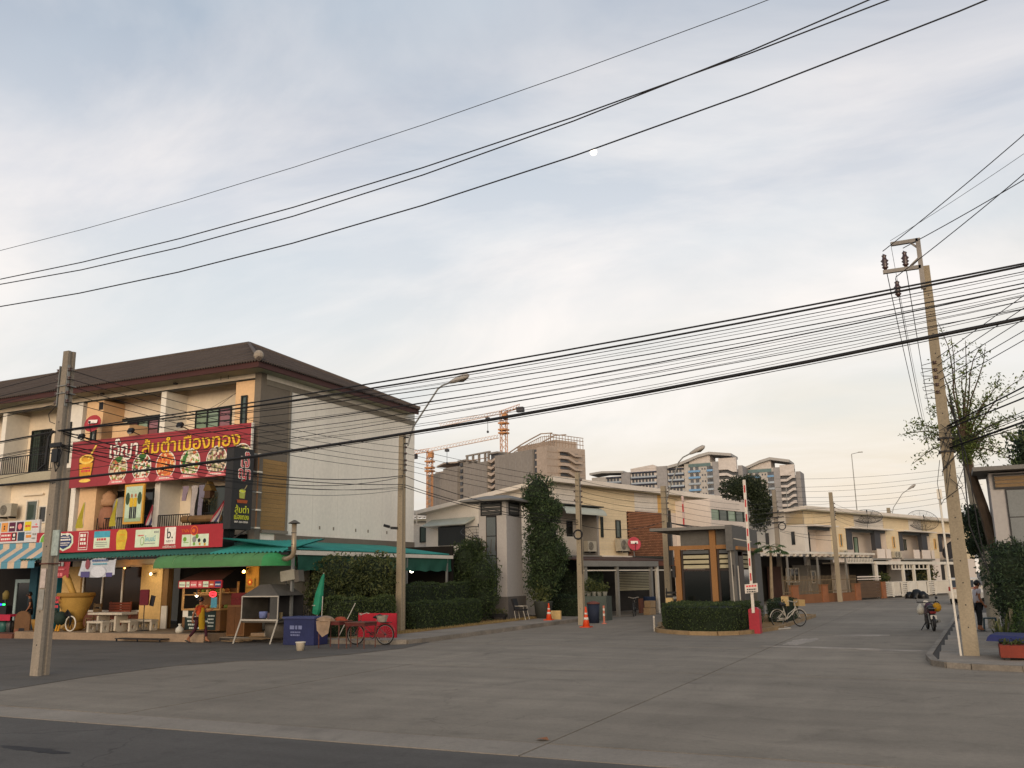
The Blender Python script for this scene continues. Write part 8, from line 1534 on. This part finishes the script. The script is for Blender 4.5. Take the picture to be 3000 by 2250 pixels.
Bf(-1.4, 4.44, 1.78, 2.2, 4.38, 1.86, 'top_rail', m_pinkw, bg_); Bf(-1.4, 4.44, 1.62, 2.2, 4.38, 1.68, 'top_rail', m_pinkw, bg_); Bf(2.15, 4.5, .3, 2.75, 4.3, 1.45, 'end_pillar', m_fp, bg_)
wg_ = T('white_gate', 'long white slatted gate and fence in front of the white carports', 'gate', OB, rB)
for s0, s1, kd in ((2.95, 4.3, 'h'), (4.35, 5.9, 'v'), (5.95, 7.0, 'h'), (7.05, 8.8, 's'), (8.85, 10.7, 's'), (10.75, 12.1, 'h'), (12.15, 15.5, 'v')):
    for z in (.42, 1.36): Bf(s0, 4.34, z, s1, 4.28, z + .07, 'gate_rail', m_whitepaint, wg_)
    for s_ in (s0, s1 - .09): Bf(s_, 4.341, .34, s_ + .09, 4.279, 1.43, 'gate_post', m_whitepaint, wg_)
    if kd == 'h':
        for i in range(6): Bf(s0 + .1, 4.33, .53 + i * .14, s1 - .1, 4.29, .61 + i * .14, 'slat', m_whitepaint, wg_)
    else:
        w = .10 if kd == 'v' else .27; st = .2 if kd == 'v' else .29
        for i in range(int((s1 - s0 - .2) / st)): Bf(s0 + .1 + i * st, 4.33, .495, s0 + .1 + i * st + w, 4.29, 1.355, 'slat', m_whitepaint, wg_)
shrub('hedge_plant', 'yellow green bush behind the white gate near the right pole', 'shrub', [(pb_(13.2, 3.0, 2).x, pb_(13.2, 3.0, 2).y, 1.9, 1.3, 1.2, 1.0), (pb_(11.9, 3.2, 2).x, pb_(11.9, 3.2, 2).y, 1.5, .8, .8, .7)], 900, .28, leafmat('yellow_leaf', (.04, .05, .012), (.16, .14, .05)), 44); shrub('garden_plant', 'small dark plant inside the first white carport', 'shrub', [(pb_(4.6, 3.3, 2).x, pb_(4.6, 3.3, 2).y, 1.6, .8, .7, .5)], 420, .24, L_bush, 45)

# ================================================================== far tower blocks
m_tw_ = mat('tower_cream', '#a8a39c', rough=.85, var=.08, scale=.05); m_twl = mat('tower_white', '#b9b1aa', rough=.85, var=.06, scale=.05); m_tg = mat('tower_grey', '#8a8785', rough=.85, var=.06, scale=.05); m_tb = mat('balcony_blue', '#6d93b4', rough=.7, var=.12, tint=.1); m_tb2 = mat('balcony_pale', '#9aa3aa', rough=.7, var=.1, tint=.08); m_tnavy = mat('tower_navy', '#3a3f52', rough=.7, var=.15); m_tw2 = mat('tower_window', '#4c4f54', rough=.4, var=.2, tint=.3)  # distance haze mixed into the tower colours: lighter and greyer
m_roofg = mat('tower_roof', '#9a9792', rough=.7, var=.08)
def wave(par, pts, y0, y1, t=1.3):
    a = M(); n = len(pts); a.ext([(x, y0, z) for x, z in pts] + [(x, y0, z - t) for x, z in reversed(pts)], (0, y1 - y0, 0)); return a.out('wave_roof', m_roofg, par)
wn_me = M().box(-.55, -.12, 0, .55, 0, 1.4).mesh('window', m_tw2); wn_sm = M().box(-.35, -.12, 0, .35, 0, .9).mesh('window', m_tw2); wn_wd = M().box(-1.3, -.15, 0, 1.3, 0, 1.9).mesh('balcony_door', m_tw2)
def block(label, Y0, cs, ztop, pl, roof, zs):
    """one tower: cs = x of cream, blue left, blue right, grey right, white right, grey end"""
    t = T('apartment_tower', label, 'apartment tower', (cs[0], Y0, 0), 0, 'blue and cream apartment towers'); o = WM[t.name].translation
    c0, b0, b1, g1, w1, e1 = cs
    M().box(c0, Y0, 0, b1, Y0 + 16, ztop).out('wall', m_tw_, t); M().box(b1, Y0 - .6, 0, g1, Y0 + 16, ztop).out('grey_wall', m_tg, t); M().box(w1, Y0 + 3, 0, e1, Y0 + 16, ztop - 2.2).out('grey_wall', m_tg, t); M().box(g1, Y0 + 2, 0, w1, Y0 + 16, ztop - 4).out('stair_core', m_tw2, t); M().box(g1, Y0 - .2, ztop - 4.2, w1, Y0 + 1.99, zs).out('stair_parapet', m_twl, t)
    wave(t, roof, Y0 - 2, Y0 + 14); z = ztop - 4.6; k = 0; W_ = b1 - b0
    gb_ = M(); [gb_.ext([(roof[i][0], Y0 + .2, ztop - .1), (roof[i+1][0], Y0 + .2, ztop - .1), (roof[i+1][0], Y0 + .2, roof[i+1][1] - 1.2), (roof[i][0], Y0 + .2, roof[i][1] - 1.2)], (0, 12, 0)) for i in range(len(roof) - 2) if roof[i][1] - 1.2 > ztop]; gb_.out('gable_wall', m_twl, t)
    M().box(b0, Y0 - .3, ztop - 1.9, b1 - 1, Y0 - .001, ztop - .4).out('top_glazing', mat('top_green_glass', '#5f7474', var=.2, tint=.1), t)
    while z > 24:
        for x0, x1, mt in ((b0, b0 + W_ * .48, m_tb if k in (0, 1, 3) else m_tb2), (b0 + W_ * .76, b1, m_tb2 if k else m_tb)):
            M().box(x0, Y0 - 1.3, z, x1, Y0 - .05, z + .95).out('balcony', mt, t)
            for u in (.25, .72): put('balcony_door', wn_wd, t, (x0 + (x1 - x0) * u - o.x, -.02, z + .95), (0, 0, 0), (.6, 1, .9))
        for u in (.56, .67): put('window', wn_sm, t, (b0 + W_ * u - o.x, -.02, z + 1.1))
        zz = z + .6; m = M(); h = 1.25; x2 = g1 + (w1 - g1) * .45; x3 = g1 + (w1 - g1) * .8; sl = 1.5 if pl else -1.5
        m.ext([(g1, Y0 - .4, zz), (x2, Y0 - .4, zz), (x3, Y0 - .4, zz - sl), (w1, Y0 - .4, zz - sl), (w1, Y0 - .4, zz - sl + h), (x3, Y0 - .4, zz - sl + h), (x2, Y0 - .4, zz + h), (g1, Y0 - .4, zz + h)], (0, 2.3, 0)); m.out('stair_flight', m_twl, t)
        z -= 3.0; k += 1
    return t
YC = 427.3
tA = block('central blue and cream apartment tower with curved roof and outside stairs', YC, (-109.6, -107.4, -95.6, -92.8, -84.3, -82.2), 55.6, True, [(-117.5, 54.9), (-112, 56.0), (-107, 57.6), (-102, 59.4), (-96.8, 60.4), (-86.2, 58.9)], 57.0)
oT = WM[tA.name].translation
tB = block('right hand apartment tower with curved roof beside the papaya tree and pole', 443.6, (-85.0, -82.2, -69.9, -67.0, -60.2, -58.0), 52.8, False, [(-86.5, 52.9), (-81, 54.6), (-76, 56.6), (-71, 57.8), (-62, 56.0)], 53.8)
tL = T('apartment_tower', 'long lower apartment wing with dark balconies left of the central tower', 'apartment tower', (-140, YC + 1, 0), 0, 'blue and cream apartment towers'); oT = WM[tL.name].translation
for x0, x1, zt, mt, nm in ((-158, -141.8, 51.8, m_tw_, 'wall'), (-141.8, -137.2, 53.3, m_tg, 'grey_wall'), (-137.2, -123.4, 54.7, m_twl, 'wall'), (-123.4, -118.2, 55.2, m_tg, 'grey_wall'), (-118.2, -109.65, 54.4, m_tw_, 'wall')): M().box(x0, YC + 1 - (1.2 if mt is m_tg else 0), 0, x1, YC + 15, zt).out(nm, mt, tL)
M().ext([(-137.2, YC + .9, 54.6), (-123.4, YC + .9, 54.6), (-123.4, YC + .9, 55.2), (-125.5, YC + .9, 56.4), (-137.2, YC + .9, 55.0)], (0, 10, 0)).out('parapet', m_twl, tL)
wave(tL, [(-158.5, 54.0), (-152, 54.6), (-146, 54.3), (-140.5, 54.1)], YC - 1, YC + 12, 1.0)
for x0, x1, zt in ((-150, -142, 51.5), (-136.8, -123.8, 53.2), (-117.8, -110, 53.8)):
    z = zt - 1.6
    while z > 26:
        M().box(x0, YC - .2, z + 1.1, x1, YC + .99, z + 1.5).out('navy_band', m_tnavy, tL); M().box(x0, YC - .3, z - 1.5, x1, YC + .99, z - .75).out('balcony', m_tb2, tL)
        n = int((x1 - x0) / 1.7)
        for i in range(n): put('window', wn_me, tL, (x0 + .9 + i * 1.7 - oT.x, -.02, z - .7))
        M().box(x0, YC + .8, z + .7, x1, YC + .99, z + 1.09).out('shade_band', m_tw2, tL); z -= 3.0
# concrete tower under construction with two cranes
m_raw = mat('raw_concrete', '#807a73', rough=.9, var=.12, scale=.06); m_rawp = mat('pink_panel', '#a39486', rough=.9, var=.12, scale=.08, tint=.05); m_scaf = mat('scaffold', '#94806f', rough=.8)  # pink panel also paled and greyed to stand for haze
rC = math.atan2(-.4245528, .90540318); OC = Vector((-229.29, 374.61, 0)); tc_o = T('unfinished_tower', 'grey concrete apartment tower under construction with scaffold frames on top', 'building', OC, rC)
def Cb(s0, y0, z0, s1, y1, z1, nm, mt): return M().box(s0, y0, z0, s1, y1, z1).out(nm, mt, tc_o, world=False)
Cb(9, 0, 0, 33.6, 18, 51.6, 'raw_wall', m_raw); Cb(22, 0.2, 51.6, 33.6, 18, 53.4, 'raw_wall', m_raw); Cb(38.4, 0, 0, 55.8, 18, 53.3, 'raw_wall', m_raw); Cb(61.6, 0, 0, 87, 20, 54.9, 'raw_wall', m_raw); Cb(33.6, 1.5, 0, 38.4, 18, 55.2, 'raw_core', m_raw); Cb(55.8, 2.5, 0, 61.6, 18, 56.2, 'raw_core', m_tw2); Cb(87, 1.0, 0, 89, 20, 54.6, 'dark_slot', m_tw2); Cb(89, .6, 0, 95, 22.5, 55.3, 'pink_wall', m_rawp)
M().box(95.001, .6, 0, 95.3, 22.5, 55.5).out('end_wall', m_rawp, tc_o, world=False)
for i in range(9):
    z = 53 - i * 2.9; Cb(34.6, .9, z, 36.2, 1.49, z + 1.6, 'opening', m_tw2)
    M().ext([(55.9, .4, z), (58.5, .4, z - .9), (61.5, .4, z + .3), (61.5, .4, z + 1.4), (58.5, .4, z + .3), (55.9, .4, z + 1.2)], (0, 2, 0)).out('stair_flight', m_rawp, tc_o, world=False)
    M().ext([(95.3, 7, z + .2), (95.3, 11, z + .2), (95.3, 15, z - 1.4), (95.3, 19, z - 1.4), (95.3, 19, z - .4), (95.3, 15, z - .4), (95.3, 11, z + 1.3), (95.3, 7, z + 1.3)], (1.8, 0, 0)).out('stair_flight', m_rawp, tc_o, world=False); M().box(95.301, 8, z - 1.0, 95.6, 18, z + .1).out('opening', m_tw2, tc_o, world=False)
    M().box(95.301, .7, z - .1, 95.42, 22.4, z + .05).out('floor_joint', m_scaf, tc_o, world=False); Cb(88.0, .5, z - .2, 89.4, .99, z + .5, 'floor_edge', m_rawp)
for s_ in (12, 16, 20, 24, 28, 41, 44, 47, 50, 53, 64, 68, 72, 76, 80, 84): Cb(s_, -.06, 0, s_ + .12, -.001, 51.4, 'form_joint', m_tg)
for s_ in (39, 43.5, 48, 52.5, 55): Cb(s_, 1, 53.3, s_ + .7, 2, 57.2, 'frame_column', m_raw)
Cb(38.6, 1.05, 57.21, 56.5, 1.9, 57.9, 'frame_beam', m_raw); Cb(41.0, 1.0, 54.9, 55.9, 1.5, 55.2, 'frame_beam', m_scaf); Cb(33, .5, 55.21, 39, 8, 56.0, 'roof_slab', m_raw); Cb(55.4, 1, 56.21, 62, 9, 57.0, 'roof_slab', m_raw)
a = M()
for i in range(25): s_ = 64 + i * 1.25; z1 = 55 + 6.2 * (max(0, (i - 2) / 22) ** .8) * (1 if i < 22 else .93); a.box(s_, 4, 54.8, s_ + .16, 4.2, z1)
pts = [(63, 54.9), (68, 56.5), (75, 58.6), (82, 60.3), (88, 61.6), (95, 61.0)]
for (x0, z0), (x1, z1) in zip(pts[:-1], pts[1:]): a.bar((x0, 4.1, z0), (x1, 4.1, z1), .4); a.bar((x0, 12, z0), (x1, 12, z1), .4); a.bar((x0, 4.1, z0 - 1.3), (x1, 4.1, z1 - 1.3), .25)
for i in range(12): a.bar((95, 3 + i * 1.7, 55), (95, 3 + i * 1.7, 60.8 - i * .08), .18)
for z in (57.5, 59.2, 60.6): a.bar((95, 3, z), (95, 22, z - .3), .25)
a.out('scaffold', m_scaf, tc_o, world=False, kind='stuff'); Cb(70, 6, 54.9, 95, 18, 58.4, 'penthouse', m_rawp); Cb(10, 4, 51.6, 33, 14, 53.0, 'penthouse', m_rawp)
M().ext([(14, 2, 55.6), (20, 2, 56.6), (34, 2, 55.8), (34, 2, 55.2), (20, 2, 55.9), (14, 2, 55.0)], (0, 10, 0)).out('roof_slab', m_rawp, tc_o, world=False)
m_crane = mat('crane_orange', '#b07c50', rough=.6, var=.12); m_crpale = mat('crane_pale', '#c4aa98', rough=.6, var=.1)
def lattice(a, p, q, w, seg, r_, tri=False):
    p, q = Vector(p), Vector(q); d = (q - p); u = d.normalized(); sx = u.orthogonal().normalized() if abs(u.z) > .9 else u.cross(Vector((0, 0, 1))).normalized(); sy = u.cross(sx)
    cs = [sx * w / 2 + sy * w / 2, -sx * w / 2 + sy * w / 2, -sx * w / 2 - sy * w / 2, sx * w / 2 - sy * w / 2] if not tri else [sx * w / 2, -sx * w / 2, (sy if sy.z > 0 else -sy) * w * 1.1]
    for c in cs: a.bar(p + c, q + c, r_)
    for i in range(seg):
        for k in range(len(cs)): c0, c1 = cs[k], cs[(k + 1) % len(cs)]; a.bar(p + d * i / seg + c0, p + d * (i + 1) / seg + c1, r_ * .7)
    return a
def crane(label, base, top, j0, j1, jn, w):
    t = T('tower_crane', label, 'crane', base, 0, 'tower cranes'); b, tp = Vector(base), Vector(top)
    lattice(M(), b, tp, w, 26, .26).out('mast', m_crane, t, kind=None); h = Vector((tp.x, tp.y, jn)); j0, j1 = Vector(j0), Vector(j1)
    lattice(M(), h, j0, 1.4, 22, .16, True).out('jib', m_crpale, t); lattice(M(), h, j1, 1.4, 6, .2, True).out('counter_jib', m_crane, t)
    M().obox(j1 + Vector((0, 0, -1.1)), (3.2, 2.2, 2.2)).out('counterweight', m_dpan, t); M().obox(h + Vector((1.4, -1.2, -1.8)), (2, 2, 2.4)).out('cab', m_crane, t)
    for z in (jn - 5, jn - 8, jn - 9.5): M().box(tp.x - w * .75, tp.y - w * .75, z, tp.x + w * .75, tp.y + w * .75, z + .7).out('collar', m_crane, t)
    d = h.lerp(j0, .25); M().box(d.x - .8, d.y - .8, d.z - 1.6, d.x + .8, d.y + .8, d.z - .4).out('trolley', m_dpan, t); M().tube([d, d - Vector((0, 0, 7))], .10, 4).out('hoist_rope', m_dark, t); M().sphere(d - Vector((0, 0, 7)), .6, 8, 6).out('hook_block', m_dpan, t)
    return t
crane('left orange tower crane beside the unfinished tower', (-212.2, 358, 0), (-212.2, 358, 61.5), (-181.8, 369.5, 66.4), (-217.8, 352.7, 59.4), 60.8, 2.4)
crane('taller orange tower crane in front of the unfinished tower', (-174.2, 359.3, 0), (-174.2, 359.3, 77), (-198.6, 343.5, 69.3), (-165.3, 358.4, 77.6), 75.8, 2.6)
